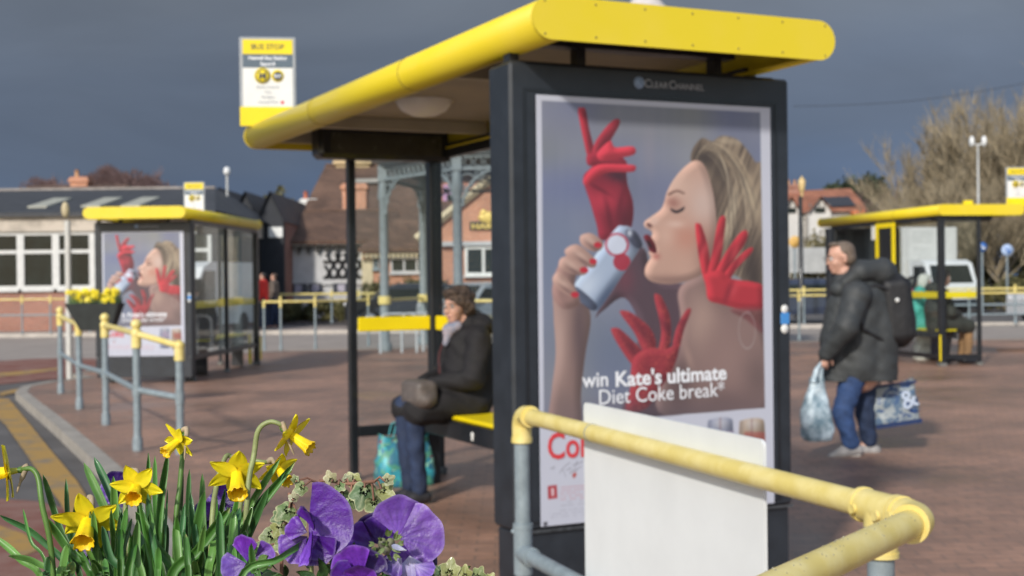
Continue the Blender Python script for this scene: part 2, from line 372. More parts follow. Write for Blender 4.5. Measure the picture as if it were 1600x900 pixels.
# ------------------------------------------------------------ ground
PAV = brickmat('block_paving', (.40, .225, .155), (.31, .185, .135), (.23, .15, .115), 1, .2, .1, .006, .60, .25, False, .25, .42)
ASP = mat('asphalt', (.115, .108, .104), .8, .25, 1.3, mask=(.3, .7), bump=.15)
ASPL = mat('sunlit_tone_asphalt', (.33, .285, .25), .8, .14, 1.1, mask=(.3, .7), bump=.1)  # paler copy of the asphalt, sunlight on the road put into its colour
KRB = mat('kerb_concrete', (.34, .31, .27), .85, .22, 5, mask=(.3, .7), bump=.3)
b = MB(); b.add([(-900, -30, -.104), (900, -30, -.104), (900, 1500, -.104), (-900, 1500, -.104)], [(0, 1, 2, 3)])
tag(b.build('ground', mat('rough_ground', (.12, .11, .085), .9, .3, .2)), kind='structure')
def sheet(name, pts, z, M, kind='structure'):
    b = MB(); b.add([(p[0], p[1], z) for p in pts], [tuple(range(len(pts)))]); return tag(b.build(name, M), kind=kind)
sheet('road', [(-60, -10), (60, -10), (60, 38.3), (-60, 38.3)], -.100, ASP)
sheet('road', [(-60, 38.5), (70, 38.5), (70, 62), (-60, 62)], -.096, ASP)
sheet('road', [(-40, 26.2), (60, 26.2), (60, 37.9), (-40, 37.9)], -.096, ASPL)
kerb = [G(330, 900), G(255, 800), G(200, 740), G(150, 697), G(105, 660), G(62, 628), G(42, 612), G(50, 604), G(90, 596), G(150, 590)]
kerb = [Vector((-1.45, 2.2, 0)), Vector((-1.5, 4.5, 0))] + kerb
kerb += [Vector((-6.75, 20.5, 0)), Vector((-6.6, 23.0, 0)), Vector((-6.1, 25.5, 0)), Vector((-4.6, 26.9, 0)), Vector((-2, 27.3, 0)), Vector((4, 28.2, 0)), Vector((12, 28.2, 0)), Vector((40, 28.4, 0))]
kerb = [Vector((-1.45, -8, 0))] + kerb
pav = [(p.x, p.y) for p in kerb] + [(40, -8)]
b = MB(); b.prism(pav, 'z', -.3, 0); tag(b.build('paving', PAV), kind='structure')
# kerb stones follow the paving edge
b = MB()
for i in range(len(kerb) - 1):
    a, c = kerb[i], kerb[i + 1]; d = (c - a).normalized(); n_ = Vector((-d.y, d.x, 0))
    n0 = n_ if i == 0 else ((n_ + Vector((-(kerb[i] - kerb[i - 1]).normalized().y, (kerb[i] - kerb[i - 1]).normalized().x, 0))) / 2).normalized()
    n1 = n_ if i == len(kerb) - 2 else ((n_ + Vector((-(kerb[i + 2] - c).normalized().y, (kerb[i + 2] - c).normalized().x, 0))) / 2).normalized()
    q = [a - n0 * .0, c - n1 * .0, c + n1 * .14, a + n0 * .14]
    vs = [v + Vector((0, 0, .006)) for v in q] + [v + Vector((0, 0, -.2)) for v in q]
    b.add(vs, [(0, 1, 2, 3), (0, 3, 7, 4), (1, 5, 6, 2), (3, 2, 6, 7), (0, 4, 5, 1)])
tag(b.build('kerb', KRB), kind='structure')
b = MB(); b.bx(-60, 60, 38.0, 38.25, -.2, .02); tag(b.build('far_kerb', mat('pale_kerb', (.50, .45, .40), .8, .15, 3)), kind='structure')
b = MB(); b.bx(-60, -5, 38.25, 42, -.2, .0); tag(b.build('pavement', mat('far_paving', (.30, .25, .22), .85, .2, 1.5)), kind='structure')
# markings
RP = mat('red_road_paint', (.33, .105, .07), .75, .4, 2.2, col2=(.26, .14, .11), mask=(.42, .58), det=9)
YP = mat('yellow_road_paint', (.52, .31, .08), .7, .2, 4, col2=(.24, .19, .13), mask=(.50, .66), det=9)
def gl(*pp): return [(lambda q: (q.x, q.y))(G(x, y, -.09)) for x, y in pp]
sheet('yellow_road_line', gl((-14, 645), (-14, 622), (14, 624), (48, 665), (80, 705), (120, 752), (150, 800), (104, 806), (93, 785), (67, 750), (39, 707), (8, 664)), -.084, YP)
sheet('yellow_road_line', gl((0, 613), (0, 619), (60, 606), (150, 592), (150, 587), (70, 599)), -.088, YP)
sheet('red_road_patch', gl((-30, 776), (60, 783), (128, 800), (176, 850), (190, 905), (-60, 905)), -.092, RP)
sheet('red_road_patch', gl((-30, 566), (60, 560), (150, 560), (150, 588), (60, 594), (-30, 604)), -.092, RP)
sheet('yellow_road_line', gl((-20, 815), (40, 835), (60, 860), (30, 872), (26, 860), (-20, 845)), -.088, YP)
sheet('yellow_road_line', gl((-20, 590), (30, 586), (90, 578), (90, 575), (20, 581), (-20, 584)), -.088, YP)
sheet('red_road_patch', gl((1556, 530), (1700, 535), (1700, 544), (1548, 538)), -.088, RP)
sheet('yellow_road_line', gl((1556, 552), (1700, 552), (1700, 560), (1560, 558)), .004, mat('orange_line', (.42, .21, .11), .8, .2, 5))
# pale stains on the paving
# ------------------------------------------------------------ poster artwork
def homog(src, dst):
    A = []; B = []
    for (x, y), (u, v) in zip(src, dst):
        A.append([x, y, 1, 0, 0, 0, -u * x, -u * y]); B.append(u); A.append([0, 0, 0, x, y, 1, -v * x, -v * y]); B.append(v)
    h = np.linalg.solve(np.array(A, float), np.array(B, float)); return np.append(h, 1).reshape(3, 3)
PWID, PHEI = 1.16, 1.75
Hm = homog([(0, PHEI), (PWID, PHEI), (PWID, 0), (0, 0)], [(831.6, 150.4), (1204, 162.5), (1207, 780), (848, 825)])
Hi = np.linalg.inv(Hm)
def p2(x, y):
    q = Hi @ np.array([x, y, 1.0]); return q[0] / q[2], q[1] / q[2]
def vnoise(x, y, seed=0):
    rng = np.random.RandomState(seed); T = rng.rand(64, 64)
    xi = np.floor(x).astype(int); yi = np.floor(y).astype(int); fx = x - xi; fy = y - yi; fx = fx * fx * (3 - 2 * fx); fy = fy * fy * (3 - 2 * fy)
    g = lambda a, b_: T[a % 64, b_ % 64]
    return (g(xi, yi) * (1 - fx) + g(xi + 1, yi) * fx) * (1 - fy) + (g(xi, yi + 1) * (1 - fx) + g(xi + 1, yi + 1) * fx) * fy
def catmull(pts, k=5):
    n = len(pts); out = []
    for i in range(n):
        p0, p1, p2_, p3 = [np.array(pts[(i + j - 1) % n], float) for j in range(4)]
        for t in np.arange(k) / k:
            out.append(.5 * ((2 * p1) + (-p0 + p2_) * t + (2 * p0 - 5 * p1 + 4 * p2_ - p3) * t * t + (-p0 + 3 * p1 - 3 * p2_ + p3) * t ** 3))
    return np.array(out)
def art():
    nx, ny = 300, 450
    gx, gz = np.meshgrid(np.linspace(0, PWID, nx), np.linspace(0, PHEI, ny))
    w = Hm[2, 0] * gx + Hm[2, 1] * gz + 1; X = ((Hm[0, 0] * gx + Hm[0, 1] * gz + Hm[0, 2]) / w).ravel(); Y = ((Hm[1, 0] * gx + Hm[1, 1] * gz + Hm[1, 2]) / w).ravel()
    C = np.zeros((X.size, 3)); C[:] = (196, 200, 216)
    def mask(poly, soft=1.0, spl=True):
        q = catmull(poly) if spl else np.array(poly, float)
        m_ = np.zeros(X.size); pad = soft * 3 + 2
        sel = np.where((X > q[:, 0].min() - pad) & (X < q[:, 0].max() + pad) & (Y > q[:, 1].min() - pad) & (Y < q[:, 1].max() + pad))[0]
        if sel.size == 0: return m_
        x = X[sel]; y = Y[sel]; ins = np.zeros(sel.size, bool); dm = np.full(sel.size, 1e9)
        for i in range(len(q)):
            x1, y1 = q[i]; x2, y2 = q[(i + 1) % len(q)]
            if y1 != y2:
                c_ = ((y1 > y) != (y2 > y)) & (x < (x2 - x1) * (y - y1) / (y2 - y1) + x1); ins ^= c_
            dx, dy = x2 - x1, y2 - y1; l2 = dx * dx + dy * dy + 1e-9; t = np.clip(((x - x1) * dx + (y - y1) * dy) / l2, 0, 1)
            dm = np.minimum(dm, np.hypot(x - x1 - t * dx, y - y1 - t * dy))
        sd = np.where(ins, dm, -dm); m_[sel] = np.clip(.5 + sd / (2 * soft), 0, 1); return m_
    def put(m_, col, al=1.0):
        nonlocal C
        a = (m_ * al)[:, None]; C = C * (1 - a) + np.array(col) * a
    def poly(pts, col, soft=.9, al=1, spl=True, clip=None, form=None):
        m_ = mask(pts, soft, spl)
        if clip is not None: m_ = m_ * clip
        put(m_, col, al)
        xs_ = [a for a, _ in pts]; ys_ = [a for _, a in pts]; sz = min(max(xs_) - min(xs_), max(ys_) - min(ys_)); fw_ = form if form is not None else (min(9, sz * .28) if spl and sz > 9 else 0)
        if fw_ > 1.5:     # the printed photograph's own modelling of rounded forms
            o_ = fw_ * .55; big = mask([(a + o_, c_ + o_ * .6) for a, c_ in pts], fw_, spl); sm_ = mask([(a - o_, c_ - o_ * .6) for a, c_ in pts], fw_, spl)
            sh = np.clip(sm_ - big, -1, 1); f_ = (1 + .42 * np.where(sh < 0, sh, sh * -.0)) * (1 - .45 * np.clip(-(big - sm_), 0, 1) * 0); lite = np.clip(big - sm_, -1, 1)
            C[:] = np.clip(C * (1 + (.48 * lite * -1) * m_)[:, None], 0, 255)
        return m_
    def glow(cx, cy, rx, ry, col, al, clip, ang=0):
        ca, sa = math.cos(ang), math.sin(ang); dx = X - cx; dy = Y - cy; u = (dx * ca + dy * sa) / rx; v = (-dx * sa + dy * ca) / ry
        put(np.exp(-(u * u + v * v)) * clip, col, al)
    inner = mask([(841, 160), (1188, 170.5), (1193, 635), (851, 671)], .6, False)
    fr = .5 + .5 * vnoise(X / 9, Y / 90, 3); bg = np.stack([112 + 10 * fr + 14 * (vnoise(X / 60, Y / 60, 4) - .5) * 2, 119 + 9 * fr + 12 * (vnoise(X / 60, Y / 60, 4) - .5) * 2, 140 + 8 * fr + 10 * (vnoise(X / 60, Y / 60, 5) - .5) * 2], 1)
    C = C * (1 - inner[:, None]) + bg * inner[:, None]
    glow(870, 420, 60, 120, (104, 122, 154), .7, inner); glow(960, 560, 60, 70, (98, 112, 140), .8, inner); glow(1000, 200, 180, 30, (126, 128, 138), .5, inner)
    glow(1012, 240, 10, 40, (148, 138, 150), .3, inner)
    # forearm bottom-left
    m_ = poly([(866, 460), (905, 470), (922, 500), (914, 560), (908, 620), (906, 680), (858, 690), (862, 620), (868, 560), (864, 500)], (142, 112, 104), clip=inner)
    glow(874, 540, 12, 70, (186, 152, 140), .8, m_); glow(905, 520, 12, 80, (78, 62, 68), .7, m_); glow(880, 640, 20, 30, (120, 98, 94), .5, m_)
    # dark back arm / neck shadow
    m_ = poly([(968, 400), (1005, 392), (1020, 440), (1075, 450), (1085, 500), (1070, 560), (1090, 640), (975, 655), (990, 600), (985, 560), (1000, 520), (975, 470), (940, 492), (930, 500), (950, 450)], (82, 62, 72), clip=inner)
    glow(975, 440, 16, 26, (120, 55, 70), .6, m_)
    # shoulder and chest
    m_ = poly([(1075, 440), (1120, 430), (1150, 470), (1194, 520), (1196, 640), (1040, 652), (1030, 600), (1058, 560), (1062, 500), (1058, 460)], (138, 108, 102), soft=2, clip=inner)
    glow(1095, 500, 26, 55, (172, 140, 126), .8, m_, .3); glow(1140, 560, 30, 40, (150, 118, 110), .6, m_); glow(1060, 600, 22, 60, (88, 68, 70), .8, m_); glow(1185, 590, 26, 40, (100, 80, 78), .7, m_); glow(1130, 625, 60, 18, (104, 82, 82), .6, m_)
    glow(1075, 560, 6, 22, (176, 140, 126), .6, m_, -.3); glow(1120, 455, 20, 40, (110, 84, 80), .7, m_, -.5)
    # hair mass
    hair = mask([(1078, 250), (1082, 230), (1096, 214), (1112, 219), (1126, 210), (1150, 214), (1168, 232), (1180, 250), (1192, 264), (1194, 400), (1192, 500), (1172, 490), (1160, 440), (1140, 428), (1118, 420), (1110, 350), (1102, 290), (1090, 258)], 1.4) * inner
    put(hair, (122, 104, 86))
    st = vnoise((X + .35 * Y) / 5.0, (Y - .3 * X) / 50, 9); put(hair * np.clip(st * 1.8 - .7, 0, 1), (186, 164, 132), .7); st2 = vnoise((X + .35 * Y) / 3.4, Y / 46, 12); put(hair * np.clip(st2 * 2 - 1.1, 0, 1), (66, 55, 48), .8)
    glow(1100, 246, 20, 15, (62, 52, 48), .9, hair, .4); glow(1122, 268, 12, 26, (74, 62, 54), .8, hair, -.3); glow(1116, 320, 9, 44, (78, 62, 54), .8, hair, -.1); glow(1136, 218, 26, 6, (184, 166, 138), .7, hair); glow(1170, 300, 9, 44, (206, 186, 150), .7, hair, -.35); glow(1176, 430, 18, 60, (58, 48, 46), .9, hair); glow(1140, 340, 7, 36, (222, 206, 170), .75, hair, .25); glow(1158, 260, 7, 30, (190, 168, 134), .6, hair, -.6)
    rs = np.random.RandomState(5)
    for i in range(90):
        a0 = rs.uniform(0, 1); te = rs.uniform(.4, 1); P0 = np.array((1084 + 14 * a0, 252 - 30 * a0)); P1 = np.array((1098 + 30 * a0, 196 + 6 * a0 + rs.uniform(0, 26))); P2_ = np.array((1150 + 44 * a0, 226 + rs.uniform(-8, 40))); P3 = np.array((1122 + 66 * a0 + rs.uniform(-8, 8), 400 + rs.uniform(-60, 40))); pts_ = [tuple((1 - t) ** 3 * P0 + 3 * (1 - t) ** 2 * t * P1 + 3 * (1 - t) * t * t * P2_ + t ** 3 * P3) for t in np.linspace(rs.uniform(0, .3), te, 9)]
        w_ = rs.uniform(.5, 1.6); ring = pts_ + [(a + w_, c_) for a, c_ in pts_[::-1]]; put(mask(ring, .9, False) * hair, [(206, 188, 156), (96, 82, 70), (170, 146, 112), (70, 60, 54)][i % 4], .55)
    # face
    F = [(1084, 250), (1066, 263), (1050, 283), (1040, 303), (1036, 318), (1030, 330), (1016, 341), (1005, 350), (1006, 358), (1016, 364), (1017, 371), (1011, 378), (1016, 390), (1012, 398), (1015, 406), (1008, 418), (1006, 432), (1016, 443), (1042, 447), (1070, 442), (1096, 430), (1110, 410), (1118, 370), (1116, 320), (1108, 280), (1098, 256)]
    m_ = poly(F, (196, 152, 132), clip=inner)
    glow(1055, 290, 24, 30, (214, 176, 156), .8, m_); glow(1098, 320, 24, 40, (206, 182, 172), .7, m_); glow(1072, 372, 26, 22, (196, 128, 106), .75, m_); glow(1040, 370, 14, 18, (214, 172, 152), .6, m_); glow(1105, 400, 18, 40, (130, 92, 82), .7, m_); glow(1045, 440, 50, 8, (140, 104, 94), .7, m_); glow(1055, 352, 14, 6, (230, 200, 184), .5, m_)
    glow(1020, 347, 8, 8, (222, 184, 166), .8, m_); glow(1050, 318, 12, 9, (158, 100, 88), .8, m_, .2)
    poly([(1046, 327), (1056, 330), (1068, 324), (1066, 330), (1056, 335), (1048, 332)], (52, 40, 44), .9, clip=m_)
    poly([(1042, 303), (1056, 297), (1068, 302), (1066, 304), (1055, 301), (1044, 307)], (120, 84, 72), 1.2, .8, clip=m_)
    poly([(1008, 352), (1014, 352), (1018, 357), (1012, 358)], (90, 50, 50), 1, .8)
    poly([(1004, 373), (1012, 370), (1022, 384), (1024, 398), (1014, 396), (1010, 386)], (108, 22, 34), .8); poly([(1008, 378), (1014, 382), (1018, 392), (1012, 388)], (40, 20, 26), .8)
    glow(1024, 404, 6, 5, (170, 60, 60), .5, m_)
    # red gloved arm top left
    A = [(908, 284), (918, 268), (930, 258), (950, 250), (974, 252), (976, 268), (978, 290), (987, 320), (986, 352), (975, 372), (938, 380), (930, 356), (920, 322)]
    m_ = poly(A, (140, 30, 48), clip=inner); glow(940, 318, 26, 18, (206, 44, 66), .85, m_); glow(965, 278, 24, 10, (70, 30, 44), 1, m_, .2); glow(950, 345, 5, 34, (96, 20, 36), .7, m_, -.2); glow(968, 318, 4, 30, (104, 22, 38), .6, m_, .2); glow(935, 300, 20, 3, (100, 20, 36), .7, m_, .5); glow(975, 350, 14, 30, (84, 24, 38), .8, m_)
    RG = (182, 36, 52)
    f1 = poly([(899, 176), (904, 170), (911, 173), (917, 205), (924, 232), (926, 250), (916, 250), (909, 226)], RG, clip=inner); glow(919, 215, 5, 30, (110, 30, 44), .8, f1)
    f2 = poly([(922, 246), (926, 226), (942, 202), (956, 188), (964, 187), (965, 195), (955, 214), (942, 236), (934, 250)], (168, 38, 54), clip=inner); glow(940, 226, 8, 20, (112, 28, 42), .7, f2, .5)
    poly([(914, 246), (930, 240), (956, 238), (972, 250), (975, 262), (936, 262), (916, 262)], (156, 32, 50), clip=inner)
    poly([(930, 242), (950, 222), (958, 232), (984, 230), (991, 236), (986, 244), (960, 250), (936, 254)], (214, 46, 64), clip=inner)
    poly([(908, 287), (918, 270), (934, 260), (962, 259), (988, 260), (991, 266), (984, 271), (950, 272), (932, 280), (914, 294)], (210, 44, 62), clip=inner)
    # can
    can = [(956, 366), (972, 357), (988, 362), (1000, 382), (998, 392), (940, 482), (928, 490), (900, 474), (890, 460), (898, 448)]
    m_ = poly(can, (158, 178, 206), clip=inner); glow(915, 455, 14, 26, (196, 212, 232), .8, m_, .6); glow(945, 470, 10, 40, (62, 80, 112), .9, m_, .6); glow(990, 378, 12, 20, (66, 74, 96), .9, m_, -.5)
    poly([(978, 362), (992, 366), (1002, 384), (998, 392), (988, 388), (976, 372)], (58, 62, 82), .8, clip=inner); glow(982, 368, 4, 6, (210, 220, 235), .9, m_)
    r_ = np.hypot(X - 962, Y - 387); put(np.clip(1 - np.abs(r_ - 17) / 3.2, 0, 1) * m_, (196, 36, 56), .95); put((r_ < 15) * m_, (206, 214, 232), .8)
    r_ = np.hypot(X - 970, Y - 414); put((np.clip((14 - r_), 0, 1)) * m_, (176, 30, 50), .9)
    poly([(892, 462), (900, 455), (930, 480), (928, 491), (915, 486)], (50, 58, 82), .9, .8, clip=inner)
    # bare hand with red nails
    SK = (178, 138, 124)
    poly([(864, 440), (872, 420), (890, 400), (905, 412), (896, 450), (905, 480), (880, 490), (862, 470)], (150, 112, 104), 1.5, clip=inner)
    for q in ([(880, 398), (900, 388), (926, 408), (930, 420), (920, 424), (890, 412)], [(872, 414), (884, 408), (914, 424), (914, 434), (900, 436), (874, 428)], [(862, 440), (874, 432), (896, 456), (902, 470), (890, 470), (866, 454)], [(905, 374), (922, 370), (940, 384), (936, 396), (922, 398), (906, 388)]):
        k_ = poly(q, SK, 1.1, clip=inner); cx = sum(a for a, _ in q) / 6; cy = sum(c_ for _, c_ in q) / 6; glow(cx - 3, cy - 4, 12, 5, (214, 178, 160), .6, k_, .6); glow(cx + 3, cy + 7, 14, 3, (96, 66, 66), .6, k_, .6)
    for (x_, y_, r_) in ((925, 414, 6), (911, 428, 6.5), (897, 467, 6), (932, 388, 6)):
        put(np.clip(r_ - np.hypot((X - x_) * .9, (Y - y_) * 1.2), 0, 1), (200, 30, 48))
    # lower sequinned glove
    sq = vnoise(X / 1.8, Y / 1.8, 21)
    for q in ([(954, 522), (960, 517), (972, 522), (1002, 552), (1008, 572), (990, 576), (968, 548)], [(968, 494), (975, 490), (990, 496), (1016, 518), (1024, 545), (1008, 558), (990, 524)], [(1021, 468), (1027, 463), (1034, 470), (1046, 500), (1046, 540), (1036, 562), (1026, 560), (1032, 520)], [(1050, 545), (1056, 515), (1070, 488), (1077, 484), (1078, 490), (1068, 516), (1060, 545)], [(988, 566), (1010, 548), (1040, 548), (1060, 540), (1050, 580), (1030, 610), (1010, 640), (978, 646), (984, 610)]):
        k_ = poly(q, (152, 40, 52), 1.0, clip=inner); put(k_ * np.clip(sq * 2 - 1, 0, 1), (206, 78, 66), .7); cx = sum(a for a, _ in q) / len(q); cy = sum(c_ for _, c_ in q) / len(q); glow(cx + 8, cy + 5, 7, 22, (84, 28, 42), .55, k_, -.7)
    # right hand glove
    RR = (188, 38, 50)
    for q in ([(1085, 356), (1090, 350), (1096, 356), (1106, 392), (1108, 425), (1100, 440), (1092, 410)], [(1104, 430), (1112, 395), (1120, 350), (1127, 337), (1133, 342), (1130, 370), (1126, 400), (1116, 432)], [(1110, 440), (1130, 400), (1150, 370), (1162, 359), (1168, 364), (1162, 382), (1140, 415), (1126, 440)], [(1126, 436), (1146, 408), (1168, 388), (1176, 387), (1172, 396), (1150, 420), (1134, 444)], [(1100, 430), (1124, 424), (1142, 436), (1176, 440), (1192, 448), (1192, 480), (1162, 484), (1126, 476), (1106, 470), (1102, 450)]):
        k_ = poly(q, RR, 1.0, clip=inner); cx = sum(a for a, _ in q) / len(q); cy = sum(c_ for _, c_ in q) / len(q); glow(cx - 5, cy + 3, 5, 24, (132, 26, 40), .7, k_, .35); glow(cx + 4, cy, 5, 14, (226, 66, 76), .5, k_, .4)
    m_ = poly([(1140, 484), (1192, 482), (1193, 520), (1165, 500)], (110, 50, 54), 2, .7, clip=inner)
    r_ = np.hypot((X - 1166) / 13, (Y - 516) / 28); put(np.clip(1 - np.abs(r_ - 1) * 12, 0, 1) * inner, (170, 160, 158), .6)
    glow(1110, 650, 120, 22, (84, 72, 80), .55, inner); glow(960, 660, 80, 30, (84, 76, 88), .45, inner)
    # small print and cans in the white band
    for (x0, w_, c1, c2) in ((1104, 40, (118, 128, 156), (176, 150, 178)), (1153, 40, (160, 134, 106), (170, 60, 56))):
        q = [(x0 + 6, 655), (x0 + w_ - 6, 652), (x0 + w_, 668), (x0 + w_, 745), (x0 + w_ - 5, 752), (x0 + 5, 755), (x0, 748), (x0, 668)]
        k_ = poly(q, c1, .8); put(k_ * ((Y > 672) & (Y < 700) & (X > x0 + 8)), c2, .6); glow(x0 + w_ / 2, 660, 14, 12, (206, 204, 206), .7, k_); glow(x0 + 3, 700, 4, 60, (90, 90, 100), .6, k_); put(k_ * np.clip(1 - np.abs(X - x0 - w_ / 2) / 2, 0, 1), (120, 70, 70), .5)
    poly([(858, 763), (872, 761), (873, 781), (859, 783)], (184, 40, 50), .7, spl=False); poly([(863, 766), (868, 766), (868, 778), (864, 778)], (222, 190, 196), .7, spl=False)
    poly([(852, 818), (858, 817), (858, 823), (853, 824)], (70, 70, 80), .8, spl=False)
    for i in range(7):
        y_ = 764 + i * 4.6; k_ = mask([(878, y_), (1080, y_ - 22), (1080, y_ - 20.4), (878, y_ + 1.4)], .8, False); put(k_ * (vnoise(X / 3, Y / 30, 30 + i) > .3), (206, 120, 130) if i < 5 else (150, 150, 165), .55)
    for i in range(3):
        y_ = 801 + i * 4.6; k_ = mask([(862, y_), (1190, y_ - 40), (1190, y_ - 38.8), (862, y_ + 1.2)], .8, False); put(k_ * (vnoise(X / 3, Y / 30, 40 + i) > .35), (140, 142, 160), .5)
    # signature
    for q in ([(876, 742), (884, 732), (892, 726)], [(880, 735), (886, 748)], [(886, 738), (893, 734), (892, 742), (900, 737)], [(896, 740), (903, 724), (902, 740)], [(896, 730), (912, 724)], [(862, 736), (868, 733), (866, 738)], [(900, 738), (910, 731)]):
        for a, c_ in zip(q[:-1], q[1:]): put(mask([a, c_, (c_[0], c_[1] + 1), (a[0], a[1] + 1)], .8, False), (110, 108, 122), .8)
    poly([(896, 745), (900, 741), (902, 745), (898, 750)], (190, 70, 60), .9)
    lum = C.mean(1, keepdims=True); C = lum + (C - lum) * .84; C = C * .93 + np.array((128, 130, 144)) * .07
    c = np.clip(C / 255, 0, 1); c = np.where(c <= .04045, c / 12.92, ((c + .055) / 1.055) ** 2.4)
    c = c * .96   # printed ink densities, lit later by the daylight
    me = bpy.data.meshes.new('poster'); vs = np.stack([gx.ravel(), np.zeros(gx.size), gz.ravel()], 1)
    ii = (np.arange(ny - 1)[:, None] * nx + np.arange(nx - 1)[None]).ravel(); q = np.stack([ii, ii + 1, ii + nx + 1, ii + nx], 1)
    me.from_pydata(vs.tolist(), [], q.tolist())
    ca = me.color_attributes.new('col', 'FLOAT_COLOR', 'POINT'); ca.data.foreach_set('color', np.concatenate([np.clip(c, 0, 1), np.ones((c.shape[0], 1))], 1).astype(np.float32).ravel())
    me.materials.append(mat('poster_print', (1, 1, 1), .45, .02, 3, attr='col', coat=.12)); return me
ART = art()
# ------------------------------------------------------------ bus shelters
def stadium(x0, x1, z0, z1, n=9):
    r = (z1 - z0) / 2; zc = (z0 + z1) / 2; q = []
    for k in range(n): t = -PI / 2 + PI * k / (n - 1); q.append((x1 - r + r * math.cos(t), zc + r * math.sin(t)))
    for k in range(n): t = PI / 2 + PI * k / (n - 1); q.append((x0 + r + r * math.cos(t), zc + r * math.sin(t)))
    return q
def shelter(loc, rz, label, cat='bus shelter', railz=.30, panel_back=False, case=False, mid=(2.1,), fullart=True):
    R = thing('bus_shelter', loc, label, cat, 'bus shelters with yellow roofs', rz)
    Lb = dict(local=True)
    s0, s1, t0, t1, z0, z1 = -.156, 1.279, -.30, 4.10, 2.300, 2.462
    # roof : two bull-nosed fascias
    for nm, xx, sg in (('roof_fascia', s0, 1), ('roof_fascia', s1, -1)):
        q = []; r = (z1 - z0) / 2; zc = (z0 + z1) / 2
        for k in range(13): t = -PI / 2 + PI * k / 12; q.append((xx + sg * (r - r * math.cos(t)), zc + r * math.sin(t)))
        q += [(xx + sg * .125, z1), (xx + sg * .125, z1 - .02), (xx + sg * .10, z1 - .025), (xx + sg * .10, z0 + .02), (xx + sg * .125, z0 + .015), (xx + sg * .125, z0)]
        b = MB(); b.prism(q, 'y', t0 + .012, t1 - .012)
        o = b.build(nm, YEL, R, **Lb)
        for jt in (1.15, 2.62):
            b = MB(); b.prism([(x_ - sg * .0016 if (x_ - xx) * sg < .11 else x_, z_ + (.0012 if z_ > zc else -.0012)) for x_, z_ in q], 'y', jt, jt + .005); b.build('joint_strip', mat('fascia_joint', (.22, .17, .03), .7, .3), o, **Lb)
        for i_, pl in enumerate(o.data.polygons): pl.use_smooth = 3 < len(o.data.vertices) and len(pl.vertices) == 4
    for tt in ((t0, t0 + .010), (t1 - .010, t1)):
        b = MB(); b.prism(stadium(s0 - .004, s1 + .004, z0 - .003, z1 + .003, 13), 'y', *tt); e = b.build('end_plate', YEL, R, **Lb)
        b = MB()
        if tt[0] < 0:
            for x_ in np.linspace(s0 + .05, s1 - .05, 7):
                for z_ in (z0 + .018, z1 - .018): b.ball((x_, t0 - .001, z_), (.005, .002, .005), 8, 4)
            b.build('screw', mat('dull_screw', (.25, .2, .06), .6, .2), e, **Lb)
    b = MB(); b.bx(s0 + .12, s1 - .12, t0 + .02, t1 - .02, z1 - .055, z1 - .012); b.build('ceiling', CEI, R, **Lb)
    for tt in (-.15, .95, 3.05, 3.98): b = MB(); b.bx(s0 + .11, s1 - .11, tt - .03, tt + .03, z0 + .035, z1 - .058); b.build('roof_rib', mat('roof_rib_paint', (.40, .36, .28), .5, .1), R, **Lb)
    # header beam over the advertising panel
    b = MB(); b.bx(-.10, 1.20, .02, .12, 2.225, 2.268, .004); b.bx(-.10, 1.0, .03, .11, 2.34, 2.395)
    for x_ in (-.09, .22, .90): b.bx(x_, x_ + .04, .045, .105, 2.262, 2.345)
    b.bx(1.16, 1.22, .18, 4.0, 2.24, 2.335); b.bx(.54, 1.2, 3.96, 4.02, 2.24, 2.335)
    b.build('header_beam', BLK, R, **Lb)
    # advertising panel
    b = MB(); b.bx(-.114, 1.268, .0, .205, .365, 2.262, .012)
    pn = b.build('advertising_panel', BLK2, R, **Lb)
    b = MB(); b.bx(-.10, 1.254, .012, .19, .075, .36, .006); b.build('kick_panel', BLK2, pn, **Lb)
    b = MB(); b.bx(-.112, 1.266, -.004, .0, .355, .368); b.build('sill_trim', mat('scuffed_aluminium', (.10, .11, .12), .4, .5, 30, metal=.6), pn, **Lb)
    for fx_ in (.0, 1.05): b = MB(); b.bx(fx_, fx_ + .1, .04, .16, 0, .075); b.build('foot', BLK, pn, **Lb)
    b = MB()
    g = .012
    for q in ((-.055, 1.2, 2.145, 2.157), (-.055, 1.2, .392, .404)): b.bx(q[0], q[1], -.004, -.0005, q[2], q[3])
    for q in ((-.055, -.043), (1.188, 1.20)): b.bx(q[0], q[1], -.004, -.0005, .404, 2.145)
    b.build('gasket', BLK, pn, **Lb)
    if not panel_back:
        po = bpy.data.objects.new('poster', ART); COL.objects.link(po); po.parent = pn; po.location = (0, -.006, .38)
        def pt(body, px, py, size, M, **k):
            u, v = p2(px, py); return text(body, size, M, pn, (u, -.009, .38 + v), rot=(PI / 2, k.pop('roll', 0), 0), name='poster_lettering', **k)
        pt('win', 910, 611, .088, TWH, bold=.0012, sx_=.98, roll=-.012)
        pt("Kate's ultimate", 960, 608, .088, TWH, bold=.0022, sx_=1.055, roll=-.012)
        pt('Diet Coke break*', 934, 637, .090, TWH, sx_=.965, roll=-.012)
        c_ = pt('Coke', 856, 722, .150, TRD, bold=.0022, sx_=.80)
        for i, (w_, y_) in enumerate((('C', 0),)): pass
        pt('diet', 1010, 690, .05, TDK)
        # maker's name and globe on the panel head
        text('C', .050, TGR, pn, (.512, -.004, 2.187), name='panel_lettering', sx_=1)
        text('LEAR', .037, TGR, pn, (.547, -.004, 2.187), name='panel_lettering')
        text('C', .050, TGR, pn, (.634, -.004, 2.187), name='panel_lettering')
        text('HANNEL', .037, TGR, pn, (.668, -.004, 2.187), name='panel_lettering')
